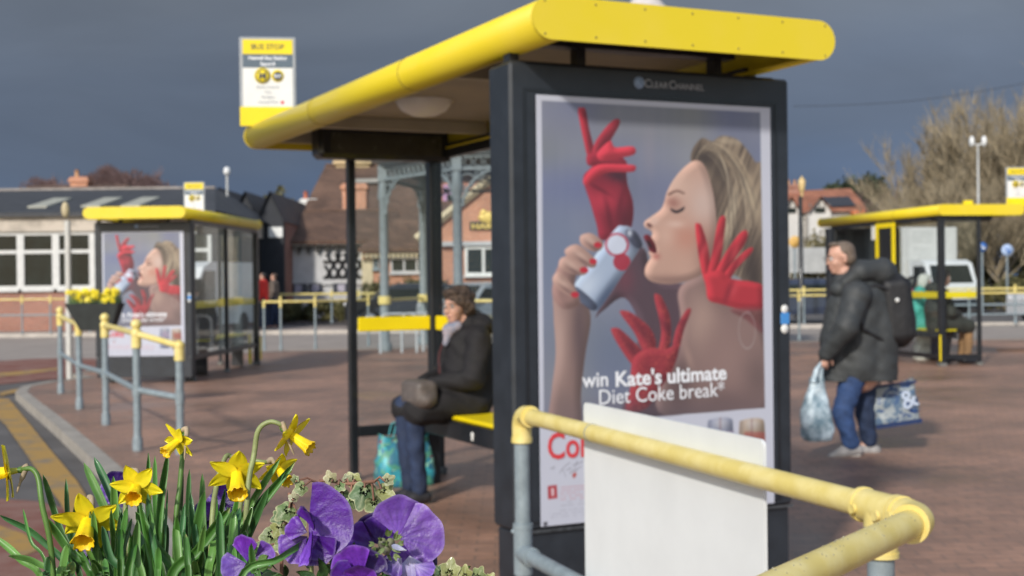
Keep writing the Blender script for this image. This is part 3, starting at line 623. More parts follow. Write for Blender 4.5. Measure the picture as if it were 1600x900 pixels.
        b = MB(); b.lathe((.490, -.0005, 2.205), [(0, -.0042), (.02, -.0035), (.026, 0)], 20, Vector((0, 1, 0))); gb = b.build('globe_emblem', mat('globe_blue', (.20, .28, .42), .4, .5, 60), pn, **Lb)
        b = MB(); b.lathe((1.232, 0, 1.238), [(0, -.005), (.016, -.004), (.019, 0)], 16, Vector((0, 1, 0)))
        b.lathe((1.232, 0, 1.150), [(0, -.005), (.018, -.004), (.021, 0)], 16, Vector((0, 1, 0))); b.build('white_decal', WHT, pn, **Lb)
        b = MB(); b.bx(1.208, 1.256, -.004, 0, 1.17, 1.222, .002); b.build('blue_decal', mat('decal_blue', (.06, .25, .60), .5, .1), pn, **Lb)
    # posts
    posts = [(1.19, 4.0, .045), (.565, 4.0, .028), (1.19, .26, .03)] + [(1.19, t_, .030) for t_ in mid]
    for x_, t_, h_ in posts:
        b = MB(); b.bx(x_ - h_, x_ + h_, t_ - h_, t_ + h_, .0, 2.24, .006); p_ = b.build('post', BLK, R, **Lb)
        b = MB(); b.bx(x_ - h_ - .012, x_ + h_ + .012, t_ - h_ - .012, t_ + h_ + .012, 0, .05, .004); b.build('post_foot', mat('worn_foot', (.16, .16, .15), .6, .4, 20), p_, **Lb)
    # lower rails, straps, glazing
    ts = [.26] + list(mid) + [4.0]
    for a, c in zip(ts[:-1], ts[1:]):
        b = MB(); b.bx(1.165, 1.215, a + .035, c - .05, railz, railz + .075, .004); b.build('lower_rail', BLK, R, **Lb)
        b = MB(); b.bx(1.172, 1.180, a + .05, c - .06, 1.035, 1.135); b.bx(1.168, 1.172, a + .05, c - .06, 1.04, 1.13); b.build('yellow_strap', YELB, R, **Lb)
        b = MB(); b.bx(1.186, 1.194, a + .032, c - .047, railz + .077, 2.235); b.build('glass_pane', GLS, R, **Lb)
    b = MB(); b.bx(.595, 1.143, 3.975, 4.025, railz, railz + .075, .004); b.build('lower_rail', BLK, R, **Lb)
    b = MB(); b.bx(.60, 1.14, 3.972, 3.986, 1.035, 1.135, .005); b.build('yellow_strap', YELB, R, **Lb)
    b = MB(); b.bx(.595, 1.143, 3.996, 4.004, railz + .077, 2.235); b.build('glass_pane', GLS, R, **Lb)
    # bench
    b = MB(); b.bx(.79, 1.10, 1.35, 3.75, .515, .545, .012); be = b.build('bench', YELB, R, **Lb)
    b = MB(); b.bx(.785, .835, 1.35, 3.75, .40, .513, .004); b.bx(1.06, 1.105, 1.35, 3.75, .42, .513, .004); b.build('bench_beam', BLK, be, **Lb)
    b = MB(); b.lathe((.785, 2.45, .455), [(0, -.004), (.018, -.003), (.02, 0)], 12, Vector((1, 0, 0))); b.lathe((.785, 2.45, .435), [(0, -.004), (.014, -.003), (.016, 0)], 12, Vector((1, 0, 0))); b.build('white_decal', WHT, be, **Lb)
    for t_ in (1.5, 3.62):
        b = MB(); b.bx(.86, 1.05, t_ - .03, t_ + .03, 0, .40, .004); b.build('bench_leg', BLK, be, **Lb)
    b = MB(); b.bx(1.085, 1.12, 3.86, 3.93, .02, .52, .003); b.bx(1.24, 1.262, 4.05, 4.07, .08, .48, .003); b.build('yellow_end_plate', YELB, R, **Lb)
    # display housing and ceiling lamp
    b = MB(); b.bx(.25, 1.22, 3.70, 3.90, 2.215, 2.44, .03); dh = b.build('display_housing', BLK, R, **Lb)
    b = MB(); b.bx(.33, 1.13, 3.694, 3.699, 2.245, 2.385); b.build('display_screen', mat('unlit_display', (.05, .048, .035), .25, .2, 8), dh, **Lb)
    b = MB(); b.lathe((.40, 2.20, 2.41), [(.0, -.095), (.07, -.088), (.125, -.062), (.155, -.025), (.16, 0)], 28); b.lathe((.40, 2.20, 2.41), [(.165, -.012), (.172, .0), (.165, .0)], 28)
    b.build('ceiling_lamp', mat('lamp_bowl', (.92, .90, .85), .35, .03, coat=.3), R, **Lb)
    b = MB(); b.tube([(.78, 1.75, 2.42), (.78, 1.75, 2.36)], .03, 12); b.ball((.78, 1.75, 2.345), .035); b.build('ceiling_sensor', mat('sensor_plastic', (.4, .42, .4), .3, .1), R, **Lb)
    if case:
        b = MB()
        b.bx(1.226, 1.25, 1.95, 2.60, 2.18, 2.26); b.bx(1.226, 1.25, 1.95, 2.03, 1.36, 2.179); b.bx(1.226, 1.25, 2.52, 2.60, 1.36, 2.179); b.bx(1.226, 1.25, 2.031, 2.519, 1.36, 1.43)
        cs = b.build('timetable_case', YELB, R, **Lb)
        b = MB(); b.bx(1.225, 1.235, 2.02, 2.53, 1.42, 2.2); b.build('timetable_board', BLK, cs, **Lb)
        b = MB(); b.bx(1.20, 1.206, 1.72, 1.86, 2.0, 2.26); b.build('notice', WHT, R, **Lb)
    return R
O1 = Vector((0.1026, 5.334, 0)); Y1 = .447
sh1 = shelter(O1, Y1, 'large foreground bus shelter with thick yellow roof edge and advertising panel facing the camera', mid=(1.9,))
O2 = Vector((-5.757, 18.53, 0)); Y2 = -.05
sh2 = shelter(O2, Y2, 'bus shelter at the left beyond the hanging flower trough, its poster facing the camera')
O3 = Vector((6.96, 24.25, 0)); Y3 = math.atan2(-.19, -.98)
sh3 = shelter(O3, Y3, 'bus shelter at the right edge of the photo with three people sitting inside', railz=.10, panel_back=False, case=True, mid=(2.1,))
def sw(O, yaw, s, t, z=0): return Vector((O.x + s * math.cos(yaw) - t * math.sin(yaw), O.y + s * math.sin(yaw) + t * math.cos(yaw), z))
# bus stop flags on the roofs
def flag(O, yaw, s, t, label, facing, w=.36, z0=2.44, zt=3.04):
    c = sw(O, yaw, s, t); R = thing('bus_stop_flag', (c.x, c.y, z0), label, 'bus stop sign', 'bus stop flags on the shelter roofs', facing)
    D = dict(local=True); h = zt - z0
    b = MB(); b.bx(-w / 2, w / 2, -.015, .015, .0, h, .006); fr = b.build('frame', mat('flag_frame_grey', (.36, .38, .40), .5, .1), R, **D)
    b = MB(); b.bx(-w / 2 + .0, w / 2 - .0, -.020, -.0155, .0, .13, .001); b.build('base_plate', YELB, R, **D)
    a = -.0185; e = w / 2 - .022
    def pl(n_, x0, x1, zz0, zz1, M, y=a): b = MB(); b.bx(x0, x1, y, -.0152, zz0, zz1); return b.build(n_, M, R, **D)
    pl('yellow_header', -e, e, h - .115, h - .018, YELB); pl('name_band', -e, e, h - .205, h - .118, mat('slate_band', (.10, .14, .18), .5, .05))
    pl('white_field', -e, e, .13, h - .208, WHT)
    rt = (PI / 2, 0, 0)
    text('BUS STOP', .050, TDK, R, (0, -.020, h - .083), rt, 'sign_lettering', 'CENTER', .0005)
    text('Heswall Bus Station', .032, TWH, R, (0, -.020, h - .152), rt, 'sign_lettering', 'CENTER', .0012)
    text('Stand B', .032, TWH, R, (0, -.020, h - .192), rt, 'sign_lettering', 'CENTER', .0012)
    for i, (tx, M_) in enumerate((('Buses towards', TGR), ('City,', TGR), ('Parkgate', TGR), ('Heswall Park', TGR))): text(tx, .026, M_, R, (0, -.020, h - .345 - i * .034), rt, 'sign_lettering', 'CENTER')
    b = MB(); b.bx(.085, .105, -.0195, -.018, h - .452, h - .43); b.build('red_mark', TRD, R, **D)
    for x_, r_, t_ in ((-.035, .055, 'M'), (.065, .042, '')):
        b = MB(); b.lathe((x_, -.0187, h - .262), [(0, -.0015), (r_, -.001), (r_, 0)], 24, Vector((0, 1, 0))); b.build('roundel', YELB, R, **D)
        if t_:
            b = MB(); b.lathe((x_, -.0203, h - .262), [(r_ * .72, -.0005), (r_ * .86, -.0005)], 24, Vector((0, 1, 0))); b.build('roundel_ring', TDK, R, **D)
            text('M', .066, YELB if False else TDK, R, (x_, -.021, h - .284), rt, 'sign_lettering', 'CENTER', .002)
        else:
            b = MB(); b.lathe((x_, -.0203, h - .262), [(0, -.0005), (r_ * .72, -.0005)], 24, Vector((0, 1, 0))); b.build('roundel_disc', TDK, R, **D)
            text('BUS', .026, TWH, R, (x_, -.022, h - .271), rt, 'sign_lettering', 'CENTER', .001)
    return R
flag(O1, Y1, -.02, 3.97, 'large bus stop flag standing on the far corner of the foreground shelter roof', .12, .375)
flag(O2, Y2, .47, 2.9, 'small bus stop flag on the roof of the left shelter', -.02, .34)
flag(O3, Y3, -.10, 4.0, 'bus stop flag cut off by the right edge of the photo', .05, .36)
tag(MB().bx(-.07, .07, -.04, .04, 0, .07, .01).build('roof_cap', YELB, None), 'small yellow cap on the roof edge of the right shelter', 'cap').location = sw(O3, Y3, .75, 4.02, 2.455)

# ------------------------------------------------------------ railings
def railing(name, posts, top, mid, label, group=None, r=.024, cat='railing', balls=None, hz=None, pr=None, ymid=False, fine=8):
    """posts: list of ground points (Vector); top height, mid height"""
    base = posts[0]; R = thing(name, (base.x, base.y, 0), label, cat, group)
    for i, p in enumerate(posts):
        z = (hz[i] if hz else top); w = pr or r
        b = MB(); b.tube([(p.x, p.y, 0), (p.x, p.y, z - .09)], w, fine); b.tube([(p.x, p.y, 0), (p.x, p.y, .09), (p.x, p.y, .13)], [w * 1.35, w * 1.35, w], fine)
        if mid: b.tube([(p.x, p.y, mid * z / top - .05), (p.x, p.y, mid * z / top + .05)], w * 1.2, fine)
        po = b.build('post', GRY, R)
        b = MB(); b.tube([(p.x, p.y, z - .12), (p.x, p.y, z + .01)], w * 1.3, fine)
        if balls is None or balls[i]:
            b.ball((p.x, p.y, z), w * 1.5, fine, 6); b.tube([(p.x, p.y, z), (p.x, p.y, z + .06)], w * 1.0, fine); b.ball((p.x, p.y, z + .075), w * 1.45, fine, 6)
        else: b.ball((p.x, p.y, z), w * 1.45, fine, 6)
        b.build('post_cap', YEP, po)
    for i in range(len(posts) - 1):
        a, c = posts[i], posts[i + 1]; za = hz[i] if hz else top; zc = hz[i + 1] if hz else top
        if za is not None and not (ymid and i in ymid):
            b = MB(); b.tube([(a.x, a.y, za), (c.x, c.y, zc)], r, fine); b.build('top_rail', YEP, R)
        if mid:
            b = MB(); b.tube([(a.x, a.y, mid * za / top), (c.x, c.y, mid * zc / top)], r, fine); b.build('mid_rail', GRY, R)
    return R
def at(px, d): v = P(px, 450, d); return Vector((v.x, v.y, 0))
lp = [at(93, 16.9), at(122, 14.7), at(163, 13.0), at(212, 10.95), at(279, 10.7)]
railing('railing', lp, 1.0, .52, 'grey and yellow railing of five posts along the kerb behind the daffodils', 'grey railings with yellow tops', .026, balls=[1, 0, 1, 1, 0], hz=[.99, .94, .985, .975, .88], pr=.032, ymid=(1,), fine=14)
railing('railing', [at(x, 38.0) for x in (-60, -15, 34, 78)] + [at(140, 38.1)], 1.0, .55, 'railing in front of the brick wall of the low hall', 'grey railings with yellow tops')
railing('railing', [at(412, 27.3), at(438, 27.2), at(492, 27.4), at(575, 28.6)], 1.0, 0, 'nearer yellow topped railing between the left shelter and the bandstand', 'grey railings with yellow tops', balls=[0, 1, 1, 1])
railing('railing', [at(404, 45), at(518, 45), at(560, 45), at(625, 45), at(700, 45), at(770, 45)], 1.0, 0, 'farther yellow topped railing in front of the white wall and the pub', 'grey railings with yellow tops', .035)
railing('railing', [at(1150, 28.6), at(1248, 28.9), at(1330, 28.9), at(1400, 28.9)], .98, 0, 'nearer railing beside the front of the walking person', 'grey railings with yellow tops')
railing('railing', [at(1190, 39), at(1256, 39), at(1380, 39)], 1.0, 0, 'farther railing in front of the dark parked car on the right', 'grey railings with yellow tops', .03)
railing('railing', [at(1440, 29.5), at(1514, 29.5), at(1660, 29.5)], .98, .5, 'nearer railing seen through the glass of the right shelter', 'grey railings with yellow tops')
railing('railing', [at(1430, 37), at(1586, 37), at(1720, 37)], 1.0, .55, 'farther railing behind the right shelter beside the road', 'grey railings with yellow tops', .03)
# yellow mid rails of the bandstand fence
# foreground railing corner with white board
rz_ = .955; rr_ = .0245
A = P(815, 648, 4.165); A = Vector((A.x, A.y, rz_)); B = P(1438, 812, 2.29); B = Vector((B.x, B.y, rz_)); Cc = P(1250, 900, 1.864); Cc = Vector((Cc.x, Cc.y, rz_))
dAB = (B - A).normalized(); dBC = (Cc - B).normalized(); E_ = B + dBC * 1.45
FR = thing('corner_railing', (A.x, A.y, 0), 'foreground tubular railing with yellow handrail turning a corner at the lower right', 'railing')
b = MB(); b.tube([A + dAB * .03, B - dAB * .02], rr_, 28); b.build('handrail', YEP, FR)
b = MB(); b.tube([B + dBC * .02, E_], rr_ * 1.02, 28); b.build('handrail', YEP, FR)
# left elbow
b = MB(); q = [A + dAB * .075, A + dAB * .04]
for k in range(7):
    t = PI / 2 * k / 6; q.append(A + dAB * (.04 - .04 * math.sin(t)) + Vector((0, 0, -(.04 - .04 * math.cos(t)))))
q.append(A + Vector((0, 0, -.09)))
b.tube(q, .031, 24); b.tube([A + Vector((0, 0, -.088)), A + Vector((0, 0, -.072))], .0335, 24); b.tube([A + dAB * .066, A + dAB * .08], .0335, 24)
b.build('elbow', YEP, FR)
b = MB(); b.tube([A + Vector((0, 0, -.085)), (A.x, A.y, 0)], rr_, 24); b.build('post', GRY, FR)
b = MB(); b.tube([(A.x, A.y, .45), (A.x, A.y, .60)], .030, 24); b.tube([(A.x, A.y, .595), (A.x, A.y, .61)], .032, 24); b.tube([(A.x, A.y, .517), Vector((A.x, A.y, .517)) + dAB * .08], .030, 24)
b.ball((A.x - .03, A.y, .585), .008); b.build('post_collar', GRY, FR)
b = MB(); b.tube([Vector((A.x, A.y, .517)) + dAB * .05, Vector((B.x, B.y, .517)) - dAB * .14], rr_ * .95, 24); b.build('mid_rail', GRY, FR)
# seam ring in the handrail
K = A + dAB * .56
b = MB(); b.tube([K, K + dAB * .004], rr_ + .0012, 28); b.build('seam_ring', GRY, FR)
# tee fitting and corner elbow
T_ = B - dAB * .115
b = MB(); b.tube([T_ - dAB * .055, T_ + dAB * .052], .0305, 26); b.tube([T_ - dAB * .057, T_ - dAB * .048], .033, 26); b.tube([T_ + dAB * .046, T_ + dAB * .055], .0335, 26)
b.tube([T_, T_ + Vector((0, 0, -.085))], .0305, 26); b.tube([T_ + Vector((0, 0, -.087)), T_ + Vector((0, 0, -.078))], .033, 26)
nrm = Vector((dAB.y, -dAB.x, 0)); nrm = nrm if nrm.y < 0 else -nrm
tee = b.build('tee_fitting', YEP, FR)
b = MB()
for v in (T_ - dAB * .04 + nrm * .030 + Vector((0, 0, -.004)), T_ + dAB * .03 + nrm * .030 + Vector((0, 0, -.006)), T_ + Vector((0, 0, -.066)) + nrm * .030):
    b = MB(); b.tube([v, v + nrm * .005], [.0095, .0085], 14); b.lathe(v + nrm * .0052, [(.0035, 0), (.0085, .0005)], 14, nrm); b.build('grub_screw', YEP, tee)
b = MB(); b.tube([B - dAB * .055, B - dAB * .03], .0305, 26); q = []
for k in range(9):
    t = k / 8; q.append((B - dAB * .04) * (1 - t) ** 2 + (B + dAB * .012) * 2 * t * (1 - t) + (B + dBC * .05) * t * t)
b.tube(q, .0300, 26); b.tube([B + dBC * .044, B + dBC * .054], .034, 26); b.tube([B - dAB * .058, B - dAB * .050], .0335, 26)
b.build('corner_elbow', YEP, FR)
b = MB(); v = B - dAB * .045 + nrm * .030; b.tube([v, v + nrm * .006], [.0095, .0085], 14); b.build('grub_screw', YEP, tee)
b = MB(); b.tube([T_ + Vector((0, 0, -.08)), (T_.x, T_.y, 0)], rr_, 24); b.build('post', GRY, FR)
b = MB(); b.tube([(E_.x, E_.y, rz_), (E_.x, E_.y, 0)], rr_, 20); b.build('post', GRY, FR)
# rain drops on the near handrail
b = MB(); random.seed(3)
for _ in range(46):
    k = random.uniform(.08, .62); th = random.uniform(-1.1, .9); c = B + dBC * k; _, a_, b_ = frame(dBC)
    off = (Vector((0, 0, 1)) * math.cos(th) + Vector((dBC.y, -dBC.x, 0)) * math.sin(th)); b = MB(); b.ball(c + off * (rr_ * 1.03), random.uniform(.0009, .0018), 8, 5); b.build('rain_drop', mat('water_drop', (.8, .8, .8), .05, 0, trans=.9), FR)
# board
nb = Vector((-dAB.y, dAB.x, 0)); nb = nb if nb.x > 0 else -nb
ang = math.atan2(dAB.y, dAB.x)
bo = thing('board', (A + dAB * .443 + nb * .029) * 1, 'blank white rectangular board fixed behind the foreground handrail', 'board'); bo.location.z = 0; bo.rotation_euler = (0, 0, ang)
q = []; w0, w1, h0, h1, rc = 0, .985, .18, 1.029, .016
for cx, cy, a0 in ((w1 - rc, h1 - rc, 0), (w0 + rc, h1 - rc, 1), (w0 + rc, h0 + rc, 2), (w1 - rc, h0 + rc, 3)):
    for k in range(5): t = (a0 + k / 4) * PI / 2; q.append((cx + rc * math.cos(t), cy + rc * math.sin(t)))
b = MB(); b.prism(q, 'y', -.004, .004); b.build('panel', BRD, bo, local=True)
# ------------------------------------------------------------ people
HAIRB = mat('brown_hair', (.050, .030, .021), .5, .6, 45, col2=(.13, .085, .06), bump=.9)
HAIRG = mat('grey_brown_hair', (.16, .12, .09), .6, .4, 70, bump=.4)
COATB = mat('black_coat', (.011, .010, .012), .8, .3, 12, bump=.3)
COATG = mat('charcoal_coat', (.042, .046, .048), .62, .18, 9, bump=.35)
JEAN = mat('blue_jeans', (.030, .065, .17), .8, .3, 14, bump=.3)
JEAND = mat('dark_or_shaded_jeans', (.018, .032, .075), .8, .3, 14, bump=.3)
GLF = mat('spectacle_frame', (.05, .03, .03), .3, .1)
def bas(f):
    """forward f (horizontal) -> (forward, left, up)"""
    f = Vector((f.x, f.y, 0)).normalized(); return f, Vector((-f.y, f.x, 0)), Vector((0, 0, 1))
def head_prims(c, f, tilt=0, s=1.0):
    """head centre c; f = facing (3D)"""
    f = f.normalized(); l = Vector((0, 0, 1)).cross(f).normalized(); u = f.cross(l).normalized()
    R = Matrix((f, l, u)).transposed()
    def q(a, b_, z): return c + (f * a + l * b_ + u * z) * s
    e = lambda p, r: ('e', p, tuple(k * s for k in r), R)
    pr = [e(q(-.012, 0, .030), (.094, .074, .088)), e(q(.028, 0, -.035), (.062, .058, .075)), e(q(.052, 0, -.092), (.030, .032, .022)),
          e(q(.088, 0, -.012), (.016, .011, .030)), e(q(.100, 0, -.030), (.014, .014, .011)), e(q(.080, 0, -.062), (.016, .024, .008)), e(q(.080, 0, -.073), (.014, .020, .007)),
          e(q(.075, 0, .022), (.016, .050, .010)), e(q(.052, .038, -.030), (.030, .022, .028)), e(q(.052, -.038, -.030), (.030, .022, .028)),
          e(q(-.008, .076, -.012), (.018, .009, .030)), e(q(-.008, -.076, -.012), (.018, .009, .030))]
    return pr, q, R
def hand_prims(w, d, up, s=1.0, curl=.8, side=1):
    """wrist w, direction d, back-of-hand normal up"""
    d = d.normalized(); n = (up - d * up.dot(d)).normalized(); x = d.cross(n) * side
    pr = [('c', [w, w + d * .045 * s, w + d * .085 * s], [.024 * s, .030 * s, .028 * s])]
    for k, (o, ln) in enumerate(((-.027, .070), (-.009, .080), (.009, .074), (.026, .058))):
        a = w + d * .088 * s + x * o * s; c1 = math.cos(curl * .5); s1 = math.sin(curl * .5); c2 = math.cos(curl * 1.3); s2 = math.sin(curl * 1.3)
        m1 = a + (d * c1 - n * s1) * ln * .5 * s; e = m1 + (d * c2 - n * s2) * ln * .5 * s
        pr.append(('c', [a, m1, e], [.0095 * s, .0088 * s, .0075 * s]))
    t0 = w + d * .03 * s - x * .026 * s; t1 = t0 + (d * .6 - x * .7 - n * .2).normalized() * .036 * s; t2 = t1 + (d * .85 - x * .3 - n * .4).normalized() * .028 * s
    pr.append(('c', [t0, t1, t2], [.012 * s, .0105 * s, .0085 * s])); return pr
_k = lambda k: k % 4
def face_bits(R, q, s, Mb, glasses=True, lips=(.42, .16, .15)):
    EYW = mat('eye_white', (.75, .73, .7), .2, .02); EYD = mat('iris', (.05, .035, .03), .2, .1)
    for sd in (1, -1):
        b = MB(); b.ball(q(.080, sd * .031, .002), .0125 * s, 12, 8); e = b.build('eye', EYW, Mb)
        b = MB(); b.ball(q(.0885, sd * .031, .002), .0062 * s, 10, 6); b.build('iris', EYD, e)
        b = MB(); b.tube([q(.090, sd * .014, .024), q(.094, sd * .030, .029), q(.082, sd * .050, .024)], [.003, .004, .002], 6); b.build('eyebrow', HAIRG, Mb)
    b = MB(); b.tube([q(.082, -.022, -.066), q(.097, 0, -.064), q(.082, .022, -.066)], [.002, .0055, .002], 8); b.build('lips', mat('lips', lips, .5, .1), Mb)
    if glasses:
        b = MB()
        for sd in (1, -1):
            b.tube([q(.108, sd * .031 + .024 * math.cos(t), .002 + .018 * math.sin(t)) for t in np.linspace(0, 2 * PI, 17)], .0016, 6)
            b.tube([q(.106, sd * .055, .008), q(.06, sd * .078, .006), q(-.01, sd * .086, .0)], .0016, 6)
        b.tube([q(.110, -.007, .006), q(.110, .007, .006)], .0016, 6); b.build('spectacles', GLF, Mb)
def seated(label, hip, f, scale=1.0, coat=COATB, trous=JEAN, hair=HAIRB, detail=False, hairlong=.0, bodyturn=0, group='people waiting at the bus stops', shoes=None, hood=False, lean=0.0, kneeapart=.08, vox=.013, hat=None, hturn=0.0):
    """hip: point on seat; facing f"""
    f, l, u = bas(f); s = scale
    R = thing('person', (hip.x, hip.y, 0), label, 'person', group)
    def Q(a, b_, z): return Vector((hip.x, hip.y, hip.z)) + (f * a + l * b_) * s + u * z * s
    head = Q(.09 + lean, 0, .735); neck = Q(.04 + lean * .8, 0, .60)
    zf = .085 - hip.z / s
    hp, q, HR = head_prims(head, (f + l * hturn + u * -.08), 0, s)
    torso = [('c', [Q(0, 0, .10), Q(.0 + lean * .3, 0, .30), Q(.01 + lean * .6, 0, .48)], [.135 * s, .14 * s, .125 * s]), ('c', [Q(lean * .6 + .0, .14, .52), Q(lean * .6, -.14, .52)], [.065 * s, .065 * s]), ('c', [Q(lean * .6, 0, .52), Q(.04 + lean, 0, .65)], [.06 * s, .053 * s])]
    legs = []
    for sd in (1, -1): legs += [('c', [Q(.02, sd * .09, .08), Q(.22, sd * .09, .085), Q(.43, sd * kneeapart, .07)], [.09 * s, .085 * s, .062 * s]), ('c', [Q(.43, sd * kneeapart, .06), Q(.42, sd * kneeapart, -.20), Q(.39, sd * kneeapart, zf + .05)], [.060 * s, .055 * s, .038 * s]), ('c', [Q(.37, sd * kneeapart, zf - .04), Q(.50, sd * kneeapart, zf - .05)], [.038 * s, .030 * s])]
    arms = []; hands = []
    for sd in (1, -1):
        sh, el, wr = Q(lean * .6, sd * .175, .49), Q(.07 + lean * .3, sd * .235, .25), Q(.29, sd * .07, .21)
        arms.append((sh, el, wr)); hands += hand_prims(wr, (Q(.36, -sd * .02, .19) - wr), u + f * .3, s * .92, .9, sd)
    armp = [('c', [a, b_, c], [.05 * s, .042 * s, .028 * s]) for a, b_, c in arms]
    body = blob('body', torso + legs + armp + hands + hp, SKIN, R, .0075 if detail else vox, 2)
    # coat
    cp_ = [('c', [Q(-.0, 0, .08), Q(-.015 + lean * .3, 0, .28), Q(-.01 + lean * .6, 0, .46)], [.185 * s, .185 * s, .165 * s]), ('c', [Q(lean * .6 - .01, .15, .515), Q(lean * .6 - .01, -.15, .515)], [.088 * s, .088 * s]), ('c', [Q(lean * .6 - .02, 0, .55), Q(.0 + lean * .8, 0, .60)], [.10 * s, .085 * s])]
    for a, b_, c in arms: cp_.append(('c', [a, b_, c + (b_ - c) * .04], [.085 * s, .078 * s, .056 * s]))
    for sd in (1, -1): cp_.append(('c', [Q(.0, sd * .10, .08), Q(.22, sd * .10, .075), Q(.41, sd * .10, .04)], [.118 * s, .115 * s, .108 * s]))
    if detail: cp_.append(('c', [Q(.05, 0, .04), Q(.30, 0, .03)], [.13 * s, .10 * s]))
    if hood: cp_ += [('e', Q(-.085 + lean, 0, .60), (.10 * s, .13 * s, .085 * s), rotdir(l))]
    ct = blob('coat', cp_, coat, R, .010 if detail else vox, 4, wr=.005 if detail else 0)
    tr = []
    for sd in (1, -1): tr += [('c', [Q(.25, sd * .09, .075), Q(.435, sd * kneeapart, .066)], [.090 * s, .070 * s]), ('c', [Q(.435, sd * kneeapart, .062), Q(.425, sd * kneeapart, -.20), Q(.40, sd * kneeapart, zf + .02)], [.070 * s, .062 * s, .054 * s])]
    blob('trousers', tr, trous, R, .010 if detail else vox, 4, wr=.004 if detail else 0)
    for sd in (1, -1):
        sho = [('c', [Q(.36, sd * kneeapart, zf - .035), Q(.44, sd * kneeapart, zf - .04), Q(.53, sd * kneeapart, zf - .05)], [.046 * s, .044 * s, .034 * s])]
        blob('shoe', sho, shoes or mat('dark_shoe', (.02, .02, .025), .5, .2), R, .012, 4)
    hv = 1.10 if detail else 1.0; hr = [('e', q(-.028, 0, .050), (.098 * s * hv, .086 * s * hv, .085 * s * hv), HR), ('e', q(-.060, 0, -.01), (.066 * s * hv, .084 * s * hv, .090 * s * hv), HR), ('e', q(.045, 0, .098), (.045 * s, .066 * s, .030 * s), HR), ('e', q(-.035, .072, .0), (.045 * s, .022 * s, .075 * s), HR), ('e', q(-.035, -.072, .0), (.045 * s, .022 * s, .075 * s), HR)]
    for k in range(26 if detail else 0):
        a = random.uniform(1.1, 2 * PI - 1.1) if _k(k) else random.uniform(0, 2 * PI); z = random.uniform(-.06, .09) if _k(k) else .115; r_ = .092 if _k(k) else .05
        v = q(-.045 + r_ * math.cos(a) * (.95 if math.cos(a) < .3 else .5), r_ * math.sin(a), z); hr.append(('e', v, (.020 * s, .020 * s, .026 * s), None))
    if hairlong: hr.append(('e', q(-.05, 0, -.07), (.05 * s, .075 * s, hairlong * s), HR))
    blob('hair', hr, hair, R, .007 if detail else .011, 3, wr=.004 if detail else 0)
    face_bits(R, q, s, R, glasses=detail)
    return R, Q, q, arms, ct
# woman on the bench
fw = Vector((-math.cos(Y1), -math.sin(Y1), 0)); fw = (fw + Vector((0, -.06, 0))).normalized()
hipw = sw(O1, Y1, .96, 2.93, .545); 
Wm, Qw, qw, arw, ctw = seated('woman with brown hair and glasses in a long black coat sitting on the yellow bench', hipw, fw, .92, COATB, JEAND, HAIRB, True, hood=True, hturn=.42, lean=-.02, shoes=mat('dark_trainer', (.03, .03, .035), .5, .2))
SCF = mat('pale_blue_scarf', (.24, .29, .40), .9, .25, 25, col2=(.38, .32, .34), bump=.3)
blob('scarf', [('c', [Qw(.08, -.06, .60), Qw(.13, .0, .57), Qw(.09, .06, .60)], [.032, .040, .032]), ('c', [Qw(.13, .01, .57), Qw(.165, .02, .48)], [.035, .02])], SCF, Wm, .009, 3)
b = MB(); pts = [Qw(-.12, -.16, .58), Qw(.10, -.12, .52), Qw(.20, -.02, .40), Qw(.24, .08, .28)]; pts2 = []
for k in range(9):
    t = k / 8 * 3; i = min(int(t), 2); pts2.append(pts[i].lerp(pts[i + 1], t - i))
b.tube(pts2, .006, 6); b.build('bag_strap', mat('maroon_strap', (.10, .03, .03), .6, .1), Wm)
for sd in (1, -1): b = MB(); v = Qw(.545, sd * .09, .085 - hipw.z / .92 - .055); b.ball(v, (.03, .02, .012), 10, 6); b.build('toe_cap', mat('pale_toe', (.6, .62, .66), .5, .1), Wm)
# handbag on her lap
LAP = Qw(.40, .09, .155)
HB = thing('handbag', (LAP.x, LAP.y, LAP.z - .1), 'soft grey leather handbag resting on the lap of the seated woman', 'handbag')
fwh, lwh, _ = bas(fw); RB = Matrix((fwh, lwh, Vector((0, 0, 1)))).transposed()
blob('bag_body', [('b', LAP + Vector((0, 0, .01)), (.15, .27, .15), RB), ('e', LAP + Vector((0, 0, -.03)), (.09, .16, .08), RB)], mat('taupe_leather', (.12, .10, .09), .5, .2, 14, bump=.3), HB, .012, 8)
# carrier bag on the ground by her
BB = P(632, 752, 8.95); BB = Vector((BB.x, BB.y, 0))
TB = thing('shopping_bag', (BB.x, BB.y, 0), 'turquoise patterned shopping bag on the ground behind the seated woman\'s legs', 'shopping bag', None, .3)
def bagmat(name, cols, sc):
    M = bpy.data.materials.new(name); M.use_nodes = True; t = M.node_tree; bb = t.nodes['Principled BSDF']; bb.inputs['Roughness'].default_value = .45
    c_ = t.nodes.new('ShaderNodeTexCoord'); v = t.nodes.new('ShaderNodeTexVoronoi'); v.inputs['Scale'].default_value = sc; nz = t.nodes.new('ShaderNodeTexNoise'); nz.inputs['Scale'].default_value = sc * .8; nz.inputs['Detail'].default_value = 2
    t.links.new(c_.outputs['Object'], nz.inputs['Vector']); t.links.new(nz.outputs['Color'], v.inputs['Vector']); r = t.nodes.new('ShaderNodeValToRGB'); r.color_ramp.interpolation = 'CONSTANT'
    t.links.new(v.outputs['Color'], r.inputs[0])
    while len(r.color_ramp.elements) > 1: r.color_ramp.elements.remove(r.color_ramp.elements[0])
    for i, c in enumerate(cols):
        e = r.color_ramp.elements[0] if i == 0 else r.color_ramp.elements.new(i / len(cols)); e.position = i / len(cols); e.color = (*c, 1)
    v.inputs['Scale'].default_value = 9; t.links.new(r.outputs[0], bb.inputs['Base Color']); return M
